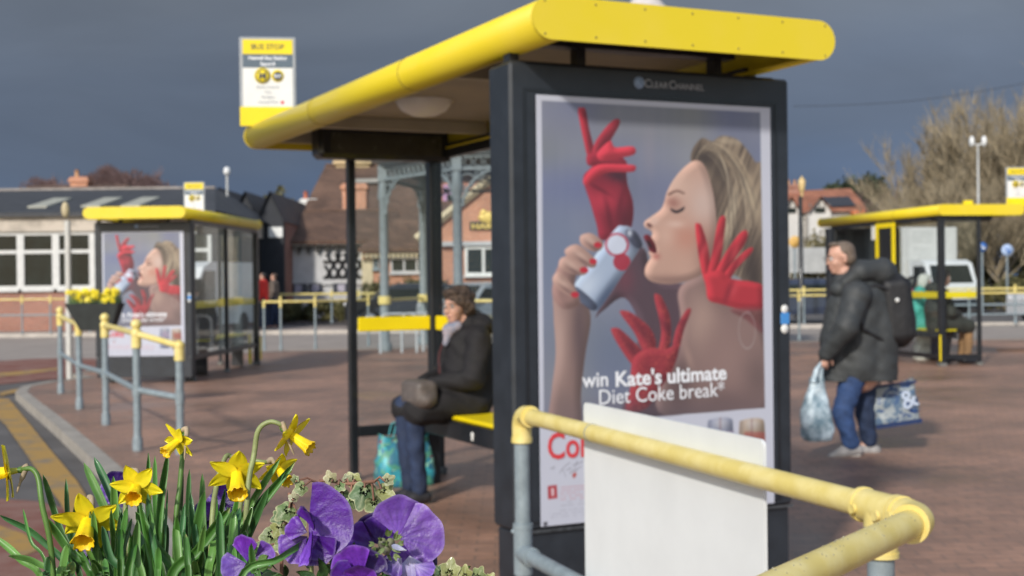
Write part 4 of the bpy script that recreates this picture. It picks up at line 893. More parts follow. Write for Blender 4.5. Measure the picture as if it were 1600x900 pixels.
def soft_bag(name, par, w, d, h, M, top=.8, bulge=.25, seed=0):
    b = MB(); n = 28; rows = 12; vs = []; fs = []
    for i in range(rows + 1):
        z = i / rows; k = (1 + bulge * math.sin(PI * min(1, z * 1.15)) * .5) * (1 + (top - 1) * z)
        for j in range(n):
            t = 2 * PI * j / n; c, s_ = math.cos(t), math.sin(t); x = math.copysign(abs(c) ** .5, c) * w / 2 * k; y = math.copysign(abs(s_) ** .5, s_) * d / 2 * k * (1 - .35 * z)
            nz = noise.noise(Vector((x * 14 + seed, y * 14, z * 5))) * .02
            vs.append((x + nz * c, y + nz * s_ * 1.5, z * h * (1 + (.05 * math.cos(2 * t) if i == rows else 0))))
    for i in range(rows):
        for j in range(n): j2 = (j + 1) % n; fs.append((i * n + j, i * n + j2, (i + 1) * n + j2, (i + 1) * n + j))
    fs.append(tuple(range(n))[::-1]); b.add(vs, fs, True); return b.build(name, M, par, local=True)
soft_bag('bag_body', TB, .37, .22, .34, bagmat('turquoise_pattern', [(.04, .36, .42), (.03, .20, .30), (.25, .52, .40), (.05, .42, .48), (.03, .16, .24), (.04, .30, .38), (.08, .30, .22), (.20, .07, .08)], 7), .92, .2)
b = MB()
for y_ in (-.07, .07): b.tube([(-.09, y_, .33), (-.07, y_, .41), (0, y_, .44), (.07, y_, .41), (.09, y_, .33)], .006, 6)
b.build('handle', mat('bag_handle', (.05, .3, .34), .6, .1), TB, local=True)

# walking man
def X(px, py, dy=0): return P(px, py, 10.23 + dy)
mf = Vector((-1, .10, 0)).normalized()
MN = thing('person', (X(1335, 712).x, 10.23, 0), 'man with glasses walking left in a dark hooded coat, carrying bags', 'person', None)
hc = X(1313, 403); hp, qm, HRm = head_prims(hc, Vector((-1, -.10, -.12)), 0, 1.06)
sh_n, el_n, wr_n = X(1338, 462, -.19), X(1322, 512, -.30), X(1292, 552, -.20)
sh_f, el_f, wr_f = X(1345, 462, .19), X(1378, 520, .26), X(1386, 572, .20)
hipn, kn, an = X(1332, 592, -.08), X(1316, 646, -.10), X(1330, 699, -.10)
hipf, kf, af = X(1350, 592, .10), X(1352, 648, .10), X(1358, 694, .11)
body = hp + [('c', [X(1318, 425), X(1338, 450)], [.062, .07]), ('c', [X(1342, 462), X(1345, 520), X(1345, 585)], [.14, .145, .14]), ('c', [sh_n, sh_f], [.07, .07]),
             ('c', [sh_n, el_n, wr_n], [.05, .042, .028]), ('c', [sh_f, el_f, wr_f], [.05, .042, .028]),
             ('c', [hipn, kn, an], [.088, .058, .038]), ('c', [hipf, kf, af], [.088, .058, .038]), ('c', [an, an + Vector((-.12, 0, -.055))], [.038, .03]), ('c', [af, af + Vector((-.12, 0, -.045))], [.038, .03])]
body += hand_prims(wr_n, Vector((-.25, 0, -1)), Vector((-.2, -1, 0)), 1.0, 1.5, 1) + hand_prims(wr_f, Vector((.1, 0, -1)), Vector((0, 1, 0)), 1.0, 1.5, -1)
blob('body', body, SKIN, MN, .0075, 2)
coat = [('c', [X(1345, 470), X(1340, 520), X(1338, 572)], [.195, .20, .205]), ('c', [X(1362, 470), X(1370, 520), X(1366, 600)], [.155, .165, .175]), ('c', [X(1318, 480), X(1312, 530), X(1312, 600)], [.135, .15, .16]),
        ('c', [sh_n, sh_f], [.115, .115]), ('c', [sh_n, el_n, wr_n], [.100, .092, .066]), ('c', [sh_f, el_f, wr_f], [.095, .085, .062]),
        ('c', [X(1318, 440), X(1345, 428), X(1372, 425)], [.085, .11, .085])]
hood = [('c', [X(1322, 442, -.09), X(1345, 425, -.11), X(1378, 420, -.05), X(1384, 424, .05), X(1350, 424, .11), X(1326, 438, .09)], [.055, .075, .085, .085, .075, .055]), ('e', X(1372, 428), (.14, .14, .10), None), ('c', [X(1312, 452, -.05), X(1310, 455, .05)], [.07, .07])]
co = blob('coat', coat, COATG, MN, .011, 3, wr=.0032)
# flat hem: trim the coat below hip
import bmesh
def trim(o, zc):
    bm = bmesh.new(); bm.from_mesh(o.data); r = bmesh.ops.bisect_plane(bm, geom=bm.verts[:] + bm.edges[:] + bm.faces[:], plane_co=(0, 0, zc), plane_no=(0, 0, -1), clear_outer=True)
    ed = [e for e in r['geom_cut'] if isinstance(e, bmesh.types.BMEdge)]
    try: bmesh.ops.contextual_create(bm, geom=ed)
    except Exception: pass
    bm.to_mesh(o.data); bm.free()
trim(co, X(1338, 594).z)
blob('hood', hood, COATG, MN, .011, 4)
blob('trouser_leg', [('c', [hipn, kn, an + Vector((0, 0, .03))], [.100, .076, .064])], JEAN, MN, .011, 3, wr=.005)
blob('trouser_leg', [('c', [hipf, kf, af + Vector((0, 0, .03))], [.098, .073, .062])], JEAND, MN, .011, 3, wr=.005)  # far leg in darker denim than the near one, shade put into the colour
SH = mat('grey_trainer', (.35, .33, .32), .6, .2, 20); SO = mat('white_sole', (.75, .73, .70), .6, .05)
for (v, dz, nn_) in ((an, -.062, 1), (af, -.045, 0)):
    t1 = v + Vector((-.155, 0, dz - .012 if nn_ else -.06)); t0 = v + Vector((.05, 0, -.02 if nn_ else -.05))
    s_ = blob('shoe', [('c', [t0, (t0 + t1) / 2 + Vector((0, 0, .012)), t1], [.044, .046, .034])], SH, MN, .011, 4)
    blob('sole', [('c', [t0 + Vector((0, 0, -.028)), t1 + Vector((0, 0, -.022))], [.030, .024])], SO, s_, .010, 4)
hr = [('e', qm(-.030, 0, .045), (.092, .084, .080), HRm), ('e', qm(-.058, 0, -.005), (.062, .082, .070), HRm), ('e', qm(.035, 0, .103), (.045, .060, .020), HRm)]
blob('hair', hr, HAIRG, MN, .008, 3); face_bits(MN, qm, 1.06, MN, True)
# backpack
BK = thing('backpack', (X(1396, 480).x, 10.23, X(1396, 540).z), 'black backpack worn on the back of the walking man', 'backpack')
bkM = mat('black_nylon', (.014, .014, .016), .55, .3, 20, bump=.2)
RB2 = Matrix.Rotation(-.10, 3, 'Y')
blob('bag_body', [('b', X(1398, 484), (.24, .30, .50), RB2), ('e', X(1404, 500), (.13, .15, .22), RB2), ('e', X(1396, 450), (.11, .13, .13), RB2)], bkM, BK, .013, 12)
b2_ = blob('front_pocket', [('b', X(1414, 505), (.08, .22, .24), RB2)], bkM, BK, .012, 8)
b = MB()
for dy in (-.14, .14): b.tube([X(1388, 452, dy), X(1368, 446, dy), X(1345, 455, dy * 1.3), X(1335, 480, dy * 1.55), X(1350, 515, dy * 1.65), X(1385, 535, dy)], .014, 8)
b.build('shoulder_strap', bkM, BK)
b = MB(); b.ball(X(1402, 469, -.16), .018, 10, 6); b.build('badge', WHT, BK)
# his bags
pb = X(1277, 688, -.2)
PB = thing('carrier_bag', (pb.x, pb.y, pb.z), 'pale blue plastic carrier bag hanging from the walking man\'s hand', 'carrier bag', None, .2)
PLM = mat('pale_blue_plastic', (.30, .46, .56), .35, .45, 9, col2=(.62, .72, .78), mask=(.4, .6), bump=.6)
soft_bag('bag_body', PB, .215, .17, .46, PLM, .55, .55, 3)
b = MB()
for dx in (-.012, .012): b.tube([(dx * 3, dx * 2, .44), (.02 + dx * 2, dx, .54), (.055 + dx * .5, 0, .60), (.075, 0, .635)], [.028, .020, .012, .008], 8)
b.build('handle', PLM, PB, local=True)
sb_ = X(1401, 664, .12)
SB = thing('tote_bag', (sb_.x, sb_.y, sb_.z), 'dark blue patterned tote bag hanging behind the walking man', 'tote bag', None, -.05)
SB.rotation_euler = (0, -.13, 0)
soft_bag('bag_body', SB, .36, .15, .34, bagmat('navy_pattern', [(.02, .05, .16), (.18, .22, .26), (.03, .08, .22), (.10, .16, .24), (.30, .34, .36), (.02, .06, .18)], 8), 1.0, .12, 8)
for q_ in ((-.079, -.070, .0, .035), (-.066, -.06, .315, .335)): b = MB(); b.bx(-.182, .182, *q_); b.build('trim', mat('navy_trim', (.012, .03, .10), .5, .1), SB, local=True)
b = MB()
for y_ in (-.04, .04): b.tube([(-.10, y_, .33), (-.09, y_, .42), (-.05, 0, .46), (-.01, y_, .42), (.0, y_, .33)], .008, 6)
b.build('handle', mat('navy_trim', (1, 1, 1)), SB, local=True)
text('&', .20, mat('pale_blue_print', (.50, .58, .72), .6, .1), SB, (.05, -.088, .12), (PI / 2, -.25, 0), 'printed_symbol', 'LEFT', .003)
# people in the other shelters
fr3 = Vector((math.cos(Y3), math.sin(Y3), 0)) * -1   # facing the open side
GP = 'people sitting inside the right shelter'
def bench3(t, s=.98): return sw(O3, Y3, s, t, .545)
PINK = mat('pink_coat', (.60, .05, .26), .8, .2, 8); TEAL = mat('teal_coat', (.03, .34, .27), .7, .25, 6, col2=(.10, .50, .42)); OLV = mat('dark_olive_coat', (.035, .036, .028), .8, .25, 8); TAN = mat('tan_trousers', (.34, .18, .08), .85, .2, 6); WHH = mat('white_hair', (.62, .62, .56), .7, .15, 30); BLH = mat('black_hair', (.015, .014, .014), .5, .2, 30)
seated('black haired person in a bright pink coat sitting in the right shelter', bench3(2.58), fr3, .96, PINK, JEAND, BLH, group=GP, vox=.018, hairlong=.05)
seated('white haired person in a teal coat sitting in the right shelter', bench3(2.95), fr3, 1.0, TEAL, mat('dark_trousers', (.02, .02, .02), .8, .2), WHH, group=GP, vox=.018, hairlong=.04)
seated('person in a dark coat and tan trousers sitting nearest the end of the right shelter', bench3(3.52), fr3, 1.08, OLV, TAN, BLH, group=GP, vox=.018, hood=True)
b = MB(); sbp = sw(O3, Y3, .62, 2.5); S2 = thing('carrier_bag', (sbp.x, sbp.y, 0), 'white carrier bag standing on the ground inside the right shelter', 'carrier bag'); soft_bag('bag_body', S2, .42, .25, .42, mat('white_carrier', (.66, .66, .60), .5, .2, 6, bump=.3), .8, .3, 5)
fr2 = Vector((-math.cos(Y2), -math.sin(Y2), 0))
seated('person in black sitting inside the left shelter behind its advertising panel', sw(O2, Y2, .96, 1.62, .545), fr2, 1.06, COATB, JEAND, BLH, vox=.018, hood=True)
# distant walkers
def walker(label, px, d, h, top, trs, hair=BLH, gp=None, f=Vector((-1, 0, 0)), name='person'):
    g = P(px, 450, d); k = h / 1.75; o_ = Vector((g.x, g.y, 0)); R = thing(name, (g.x, g.y, 0), label, 'person', gp); f, l, u = bas(f)
    Q = lambda a, b_, z: o_ + (f * a + l * b_ + u * z) * k
    hp, q, HR = head_prims(Q(0, 0, 1.62), f, 0, k)
    bd = hp + [('c', [Q(0, 0, 1.0), Q(0, 0, 1.38)], [.13 * k, .13 * k]), ('c', [Q(0, 0, 1.4), Q(.01, 0, 1.56)], [.06 * k, .05 * k])]
    for sd in (1, -1): bd += [('c', [Q(0, sd * .09, .95), Q(.05 * sd, sd * .09, .5), Q(.08 * sd, sd * .09, .08)], [.085 * k, .055 * k, .04 * k]), ('c', [Q(.08 * sd, sd * .09, .05), Q(.08 * sd + .13, sd * .09, .035)], [.04 * k, .03 * k]), ('c', [Q(0, sd * .17, 1.42), Q(-.02, sd * .23, 1.15), Q(.06, sd * .23, .9), Q(.09, sd * .22, .80)], [.05 * k, .04 * k, .028 * k, .03 * k])]
    blob('body', bd, SKIN, R, .018, 2)
    ct = [('c', [Q(0, 0, .92), Q(0, 0, 1.15), Q(0, 0, 1.38)], [.17 * k, .17 * k, .16 * k]), ('c', [Q(0, .15, 1.42), Q(0, -.15, 1.42)], [.08 * k, .08 * k])]
    for sd in (1, -1): ct.append(('c', [Q(0, sd * .18, 1.40), Q(-.02, sd * .24, 1.15), Q(.05, sd * .24, .93)], [.075 * k, .065 * k, .05 * k]))
    blob('coat', ct, top, R, .02, 3); tr = []
    for sd in (1, -1): tr.append(('c', [Q(0, sd * .09, .92), Q(.05 * sd, sd * .09, .5), Q(.08 * sd, sd * .09, .10)], [.105 * k, .08 * k, .065 * k]))
    blob('trousers', tr, trs, R, .02, 3); blob('hair', [('e', q(-.03, 0, .04), (.09 * k, .085 * k, .085 * k), HR)], hair, R, .015, 2); return R
walker('person in a red coat standing beyond the left shelter', 411, 40, 1.72, mat('red_coat', (.72, .03, .02), .7, .1), JEAND)
walker('person in a brown grey coat just right of the red coated person', 428, 41, 1.70, mat('brown_coat', (.13, .10, .08), .8, .2), JEAND, HAIRB)
walker('dark figure standing behind the bandstand near the parked cars', 716, 47, 1.75, COATB, JEAND)
# ------------------------------------------------------------ bandstand
BSM = mat('bandstand_blue_grey', (.20, .235, .25), .6, .12, 8)
bc = Vector((1.15, 27.0, 0)); Rb = 3.76
BS = thing('bandstand', bc, 'octagonal blue grey iron bandstand with glazed roof behind the foreground shelter', 'bandstand')
vb = [bc + Vector((Rb * math.cos(math.radians(10.6 + 45 * k)), Rb * math.sin(math.radians(10.6 + 45 * k)), 0)) for k in range(8)]
zf0, zf1 = 3.62, 3.92
for i, v in enumerate(vb):
    b = MB(); b.tube([v, v + Vector((0, 0, .15)), v + Vector((0, 0, .18)), v + Vector((0, 0, 3.0)), v + Vector((0, 0, 3.05)), v + Vector((0, 0, 3.40))], [.14, .14, .095, .085, .12, .085], 14)
    b.box(v + Vector((0, 0, 3.55)), (.2, .2, .36), None, .02); c = b.build('column', BSM, BS)
    b = MB(); b.tube([v + Vector((0, 0, .94)), v + Vector((0, 0, 1.10))], .13, 14); b.build('yellow_band', YEP, c)
    w = vb[(i + 1) % 8]; d = (w - v); Ls = d.length; d.normalize(); z = Vector((0, 0, 1))
    b = MB(); R3 = Matrix((d, Vector((-d.y, d.x, 0)), z)).transposed()
    b.box(v + d * Ls / 2 + z * 3.42, (Ls - .2, .07, .05), R3); b.box(v + d * Ls / 2 + z * 3.71, (Ls + .1, .16, .06), R3); b.box(v + d * Ls / 2 + z * 3.64, (Ls - .2, .05, .03), R3)
    n_ = 14
    for k in range(n_):
        c0 = v + d * (.12 + (Ls - .24) * (k + .5) / n_) + z * 3.535
        b.tube([c0 + d * .075 * math.cos(t) + z * .085 * math.sin(t) for t in np.linspace(0, 2 * PI, 11)], .012, 5)
    b.build('frieze', BSM, BS)
    b = MB()
    for s_, o_, dd in ((1, v, d), (-1, w, -d)):
        q = [o_ + dd * (.10 + .75 * (1 - math.cos(t))) + z * (2.73 + .68 * math.sin(t)) for t in np.linspace(0, PI / 2, 9)]; b.tube(q, .03, 6)
        for r_, cx, cz in ((.13, .20, 3.20), (.08, .42, 3.30), (.06, .15, 2.98)): b.tube([o_ + dd * (cx + r_ * math.cos(t)) + z * (cz + r_ * math.sin(t)) for t in np.linspace(0, 2 * PI, 11)], .014, 5)
    b.build('spandrel', BSM, BS)
# glazed roof
b = MB(); vs = [v + (v - bc).normalized() * .25 + Vector((0, 0, 3.78)) for v in vb] + [bc + (v - bc) * .30 + Vector((0, 0, 5.6)) for v in vb]
b.add(vs, [(i, (i + 1) % 8, 8 + (i + 1) % 8, 8 + i) for i in range(8)]); b.build('roof_glazing', mat('roof_glazing', (.30, .33, .33), .3, .2, 6, coat=.3), BS)
b = MB()
for i in range(8):
    a0, a1, c0, c1 = vs[i], vs[(i + 1) % 8], vs[8 + i], vs[8 + (i + 1) % 8]
    for k in range(6): t = k / 6; b.tube([a0.lerp(a1, t) + Vector((0, 0, .03)), c0.lerp(c1, t) + Vector((0, 0, .03))], .03 if k == 0 else .018, 5)
    for t in (.0, .33, .66, 1): b.tube([a0.lerp(c0, t) + Vector((0, 0, .03)), a1.lerp(c1, t) + Vector((0, 0, .03))], .022, 5)
b.build('roof_ribs', mat('rib_paint', (.50, .54, .54), .5, .1), BS)
b = MB(); b.lathe(bc + Vector((0, 0, 5.6)), [(1.14, -.02), (1.16, .03), (1.0, .12), (.5, .5), (0, .62)], 8); b.build('lantern_roof', mat('lantern_grey', (.3, .33, .34), .5, .1), BS)
f0 = P(1009, 16, 26.6); b = MB(); b.lathe((f0.x, f0.y, 5.9), [(.12, -.4), (.12, .1), (.10, .75)], 10); b.lathe((f0.x, f0.y, f0.z - .06), [(.02, 0), (.50, .0), (.44, .08), (.22, .34), (.0, .55)], 24); b.build('cowl', mat('pale_cowl', (.60, .55, .52), .6, .1), BS)
f1 = P(915, 8, 26.6); b = MB(); b.lathe((f1.x, f1.y, 5.8), [(.05, -.3), (.05, 1.2)], 8); b.ball((f1.x - .17, f1.y, f1.z + .12), (.14, .14, .13)); b.ball((f1.x + .17, f1.y, f1.z + .12), (.16, .14, .13)); b.tube([(f1.x, f1.y, f1.z - .05), (f1.x, f1.y, f1.z + .3)], .06, 10)
b.build('finial', mat('dull_gilt', (.42, .34, .16), .5, .5, 12, col2=(.10, .10, .07)), BS)
# railings of the bandstand
for i in (3, 4, 5):
    v, w = vb[i], vb[(i + 1) % 8]
    if i != 4:
        b = MB(); b.tube([v + Vector((0, 0, 1.02)), w + Vector((0, 0, 1.02))], .03, 8); b.build('top_rail', YEP, BS)
# cycle hoops by the bandstand
for k, (x_, d_) in enumerate(((622, 25.6), (655, 25.9), (688, 26.2))):
    g = at(x_, d_); q = [Vector((-.36, 0, 0)), Vector((-.36, 0, .45))] + [Vector((-.22 - .14 * math.cos(t), 0, .62 + .14 * math.sin(t))) for t in np.linspace(0, PI / 2, 5)] + [Vector((.22 + .14 * math.sin(t), 0, .62 + .14 * math.cos(t))) for t in np.linspace(0, PI / 2, 5)] + [Vector((.36, 0, .45)), Vector((.36, 0, 0))]
    b = MB(); b.tube([g + Matrix.Rotation(.3, 3, 'Z') @ v for v in q], .024, 10)
    solo('cycle_hoop', b, mat('pale_hoop', (.5, .53, .55), .5, .1), ['cycle hoop nearest the left columns of the bandstand', 'middle cycle hoop beside the bandstand', 'cycle hoop closest to the seated woman, beside the bandstand'][k], 'cycle rack', 'cycle hoops by the bandstand')
# ------------------------------------------------------------ buildings
BRR = brickmat('red_brick_wall', (.36, .13, .08), (.28, .10, .065), (.34, .29, .25), 1, .225, .075, .01, .85, 0, True, .2, .25)
BRO = brickmat('orange_brick_wall', (.62, .26, .13), (.52, .20, .10), (.46, .36, .30), 1, .225, .075, .01, .85, 0, True, .2, .2)
TIL = brickmat('brown_roof_tile', (.195, .112, .075), (.145, .085, .060), (.05, .035, .03), 1, .22, .16, .012, .9, 0, True, .5, .35)
TILR = brickmat('orange_roof_tile', (.42, .17, .10), (.34, .13, .08), (.16, .08, .05), 1, .22, .16, .012, .9, 0, True, .5, .25)
SLT = brickmat('slate_roof', (.050, .055, .064), (.040, .044, .052), (.02, .02, .024), 1, .3, .2, .01, .6, .1, True, .3, .3)
WIN = mat('dark_window_glass', (.018, .023, .021), .2, .4, .6, spec=.22)
CON = mat('weathered_concrete', (.42, .37, .31), .9, .35, 1.2, mask=(.35, .6), bump=.2)
REN = mat('pale_render', (.52, .52, .52), .85, .1, 2)
def zpx(py, d, px=800): return P(px, py, d).z
def xpx(px, d): return P(px, 450, d).x
def window(par, x0, x1, z0, z1, y, mull=(), trans=(), fr=.07, fm=WHT, nm='window', sill=True):
    b = MB()
    b.bx(x0, x1, y - .05, y + .04, z0, z0 + fr); b.bx(x0, x1, y - .05, y + .04, z1 - fr, z1); b.bx(x0, x0 + fr, y - .05, y + .04, z0 + fr, z1 - fr); b.bx(x1 - fr, x1, y - .05, y + .04, z0 + fr, z1 - fr)
    for m_ in mull: b.bx(m_ - fr / 2, m_ + fr / 2, y - .045, y + .035, z0 + fr, z1 - fr)
    for t in trans: b.bx(x0 + fr, x1 - fr, y - .048, y + .038, t - fr / 2, t + fr / 2)
    w = b.build(nm, fm, par); b = MB(); b.bx(x0 + fr * .6, x1 - fr * .6, y + .0, y + .02, z0 + fr * .6, z1 - fr * .6); b.build('pane', WIN, w)
    if sill: b = MB(); b.bx(x0 - .05, x1 + .05, y - .12, y + .02, z0 - .07, z0 - .003); b.build('sill', fm, w)
    return w
# low hall
d = 40.5; X0, X1 = -26.0, xpx(331, d)
HL = thing('low_hall', ((X0 + X1) / 2, d, 0), 'low brick hall with white framed windows and slate roof behind the left shelter', 'building')
zw0, zw1, zb1 = zpx(452, d, 60), zpx(362, d, 60), zpx(334, d, 60)
b = MB(); b.bx(X0, X1, d, d + 9, -.1, zw0 - .07); b.build('brick_wall', BRR, HL)
b = MB(); b.bx(X0 + .1, X1 - .1, d + .10, d + 8.9, zw0 - .07, zw1); b.build('inner_wall', mat('dim_interior', (.03, .03, .03), .9, .3, 1), HL)
b = MB(); b.bx(X0, X1, d - .12, d + 9, zw1, zb1); b.build('concrete_band', CON, HL)
xs = [X0] + [xpx(q, d) for q in (-150, -62, 33, 88, 146, 215, 275, 331)]
for a, c in zip(xs[:-1], xs[1:]): window(HL, a, c, zw0, zw1, d + .02, (), ((zw1 - .62),), .11, mat('window_white', (.62, .62, .60), .6, .08))
b = MB(); ze, zr = zb1 + .02, zpx(297, d + 6, 60)
b.add([(X0 - .3, d - .3, ze), (X1 + .2, d - .3, ze), (X1 - 1.2, d + 6, zr), (X0 - .3, d + 6, zr), (X0 - .3, d + 12, ze), (X1 + .2, d + 12, ze), (X0 - .3, d - .3, ze - .12), (X1 + .2, d - .3, ze - .12)], [(0, 1, 2, 3), (3, 2, 5, 4), (6, 7, 1, 0), (1, 5, 2)])
rf = b.build('roof', SLT, HL)
b = MB(); b.bx(X0, X1 - 1.2, d + 5.9, d + 6.1, zr - .02, zr + .06); b.build('ridge', mat('pale_ridge', (.30, .27, .25), .8, .2, 4), rf)
for px_ in (70, 152, 213):
    c = Vector((xpx(px_, d + 1.6), 0, 0)); n_ = 6.3; sl_ = (zr - ze) / n_
    t0, t1 = 1.2, 3.4; w2 = .30
    b = MB(); f_ = lambda x_, t, o=.05: (c.x + x_ + t * .03, d - .3 + t, ze + t * sl_ + o)
    b.add([f_(-w2, t0), f_(w2, t0), f_(w2, t1), f_(-w2, t1), f_(-w2, t0, -.02), f_(w2, t0, -.02), f_(w2, t1, -.02), f_(-w2, t1, -.02)], [(0, 1, 2, 3), (0, 4, 5, 1), (1, 5, 6, 2), (3, 2, 6, 7), (0, 3, 7, 4)])
    b.build('skylight', mat('skylight_glazing', (.42, .42, .35), .4, .1), rf)
def chimney(par, x, y, z0, z1, w, M, pots=2, PM=None):
    b = MB(); b.bx(x - w / 2, x + w / 2, y, y + w, z0, z1); b.bx(x - w * .58, x + w * .58, y - w * .08, y + w * 1.08, z1 - .25, z1 - .08); c = b.build('chimney', M, par)
    for k in range(pots):
        b = MB(); b.lathe((x - w * .25 + k * w * .5 / max(1, pots - 1), y + w / 2, z1), [(.13, 0), (.10, .1), (.09, .32), (.12, .36)], 10); b.build('chimney_pot', PM or mat('terracotta', (.50, .28, .15), .8, .2), c)
d2 = 58
BH = thing('rear_house', (xpx(80, d2), d2, 0), 'brown roofed house with one chimney rising behind the low hall', 'building')
b = MB(); b.bx(xpx(10, d2), xpx(165, d2), d2, d2 + 7, 0, zpx(310, d2, 90)); b.build('wall', BRR, BH)
b = MB(); b.prism([(d2 - .3, zpx(312, d2, 90)), (d2 + 3.5, zpx(289, d2 + 3.5, 90)), (d2 + 7.3, zpx(312, d2, 90))], 'x', xpx(6, d2), xpx(170, d2)); b.build('roof', TIL, BH)
chimney(BH, xpx(90, d2), d2 + 3, 5, zpx(268, d2, 90), .8, BRO, 1)
# dark gabled building
d3 = 49
DG = thing('gabled_hall', (xpx(400, d3), d3, 0), 'dark slate building with three pointed gables between the left shelter and the pub', 'building')
gx = [(346, 297), (386, 303), (425, 303)]
for k, (gx_, gy) in enumerate(gx):
    xl, xr, zt, ze_ = xpx(gx_ - 21, d3), xpx(gx_ + 19, d3), zpx(gy, d3, gx_), zpx(345, d3, gx_)
    b = MB(); b.prism([(xl, 0), (xr, 0), (xr, ze_), ((xl + xr) / 2, zt), (xl, ze_)], 'y', d3, d3 + .3); b.build('gable_wall', mat('dark_cladding', (.024, .027, .034), .7, .2, 3), DG)
    b = MB(); m_ = (xl + xr) / 2; b.add([(xl - .05, d3 - .15, ze_ - .05), (m_, d3 - .15, zt + .1), (m_, d3 + 8, zt + .1), (xl - .05, d3 + 8, ze_ - .05), (xr + .05, d3 - .15, ze_ - .05), (xr + .05, d3 + 8, ze_ - .05)], [(0, 1, 2, 3), (1, 4, 5, 2)]); b.build('roof', SLT, DG)
b = MB(); b.bx(xpx(325, d3), xpx(444, d3), d3 + .3, d3 + 8, 0, zpx(345, d3, 400)); b.build('rear_block', BRR, DG)
b = MB(); b.bx(xpx(421, d3), xpx(443, d3), d3 - .06, d3 - .005, zpx(371, d3, 430), zpx(355, d3, 430)); b.build('wall_sign', WHT, DG)
b = MB(); b.bx(xpx(345, d3), xpx(400, d3), d3 - .3, d3 - .01, 0, zpx(385, d3, 380)); b.build('porch', mat('brown_brick_porch', (.20, .10, .07), .85, .3, 4), DG)
# white walled outbuilding with half timbering
d4 = 51
OB = thing('half_timbered_wing', (xpx(500, d4), d4, 0), 'white walled wing with black lattice timbering under a brown hipped roof', 'building')
xl, xr = xpx(437, d4), xpx(566, d4); z1_ = zpx(383, d4, 500); zm = zpx(437, d4, 500)
b = MB(); b.bx(xl, xr, d4, d4 + 7, 0, z1_); b.build('wall', REN, OB)
b = MB(); b.bx(xl - .2, xr + .1, d4 - .35, d4 - .25, z1_ - .02, z1_ + .16); b.build('gutter_board', WHT, OB)
b = MB(); b.bx(xl, xr, d4 - .10, d4 - .01, zm - .2, zm); b.bx(xl, xl + .22, d4 - .10, d4 - .01, 0, z1_ - .3); b.build('pale_beam', REN, OB)
b = MB(); x0_ = xpx(508, d4)
for i in range(7):
    for sgn in (1, -1):
        xa = x0_ + i * .34; h_ = z1_ - .35 - zm; xb = xa + sgn * h_ * .62
        pa, pb_ = Vector((xa, d4 - .03, zm)), Vector((xb, d4 - .03, z1_ - .35))
        if xb < x0_ - .1 or xb > xr: 
            t = ((x0_ if xb < x0_ else xr) - xa) / (xb - xa); pb_ = pa.lerp(pb_, max(0.02, t))
        b.tube([pa, pb_], .055, 4, smooth=False)
for q in range(3): b.bx(x0_ - .06, xr, d4 - .06, d4 - .005, zm + .02 + q * .62, zm + .12 + q * .62)
b.build('lattice_timber', BLK, OB)
b = MB()
for q in range(9): x_ = xl + .3 + q * .36; b.prism([(x_, z1_ - .02), (x_ + .28, z1_ - .02), (x_ + .14, z1_ - .36)], 'y', d4 - .2, d4 - .004)
b.build('eaves_bracket', BLK, OB)
for a, c in ((453, 480), (483, 503), (521, 546)):
    b = MB(); b.bx(xpx(a, d4), xpx(c, d4), d4 - .12, d4 - .003, zpx(458, d4, 480), zpx(443, d4, 480)); w_ = b.build('display_case', mat('display_case_dark', (.04, .045, .06), .4, .5, 3), OB)
    b = MB(); m0 = (a + c) / 2; b.bx(xpx(m0 - 5, d4), xpx(m0 + 6, d4), d4 - .135, d4 - .121, zpx(456, d4, 480), zpx(445, d4, 480)); b.build('notice', mat('pale_notice', (.42, .40, .48), .6, .3, 9), w_)
def hip(name, par, x0, x1, y0, y1, ze_, zr_, rx0, rx1, M=TIL, yr=None):
    yr = yr or (y0 + y1) / 2; b = MB()
    b.add([(x0, y0, ze_), (x1, y0, ze_), (x1, y1, ze_), (x0, y1, ze_), (rx0, yr, zr_), (rx1, yr, zr_), (x0, y0, ze_ - .15), (x1, y0, ze_ - .15)], [(0, 1, 5, 4), (1, 2, 5), (2, 3, 4, 5), (3, 0, 4), (6, 7, 1, 0)]); r = b.build(name, M, par)
    b = MB(); b.tube([(rx0, yr, zr_), (rx1, yr, zr_)], .09, 6); b.build('ridge', M, r); return r
hip('roof', OB, xl - .25, xpx(650, d4), d4 - .4, d4 + 7, z1_ + .16, zpx(330, d4 + 3.5, 560), xpx(478, d4 + 3.5), xpx(620, d4 + 3.5))
# big pub
d5 = 58
PU = thing('pub_building', (xpx(650, d5), d5, 0), 'large pub with steep brown tiled roof, brick chimney and orange brick gable', 'building')
b = MB(); b.bx(xpx(478, d5), xpx(900, d5), d5, d5 + 12, 0, zpx(345, d5, 600)); b.build('wall', BRO, PU)
r_ = hip('roof', PU, xpx(466, d5), xpx(900, d5), d5 - .4, d5 + 12, zpx(348, d5, 600), zpx(258, d5 + 6, 600), xpx(512, d5 + 6), xpx(860, d5 + 6))
b = MB(); b.bx(xpx(545, d5 + 4), xpx(600, d5 + 4), d5 + 3.3, d5 + 3.6, zpx(287, d5 + 4, 570), zpx(281, d5 + 4, 570)); b.build('flashing', mat('lead_flashing', (.32, .30, .28), .6, .1), r_)
chimney(PU, xpx(556, d5 - 2), d5 - 2.2, 2.5, zpx(287, d5 - 2, 556), 1.0, BRO, 0)
chimney(PU, xpx(555, d5 + 6), d5 + 5.5, 6, zpx(250, d5 + 6, 550), 1.6, mat('sandy_chimney', (.50, .38, .22), .9, .2, 4), 0)
chimney(PU, xpx(473, d5), d5 + 2, 3.4, zpx(306, d5, 473), .75, mat('white_chimney', (.66, .66, .64), .8, .1, 3), 1, mat('red_pot', (.45, .14, .08), .8, .1))
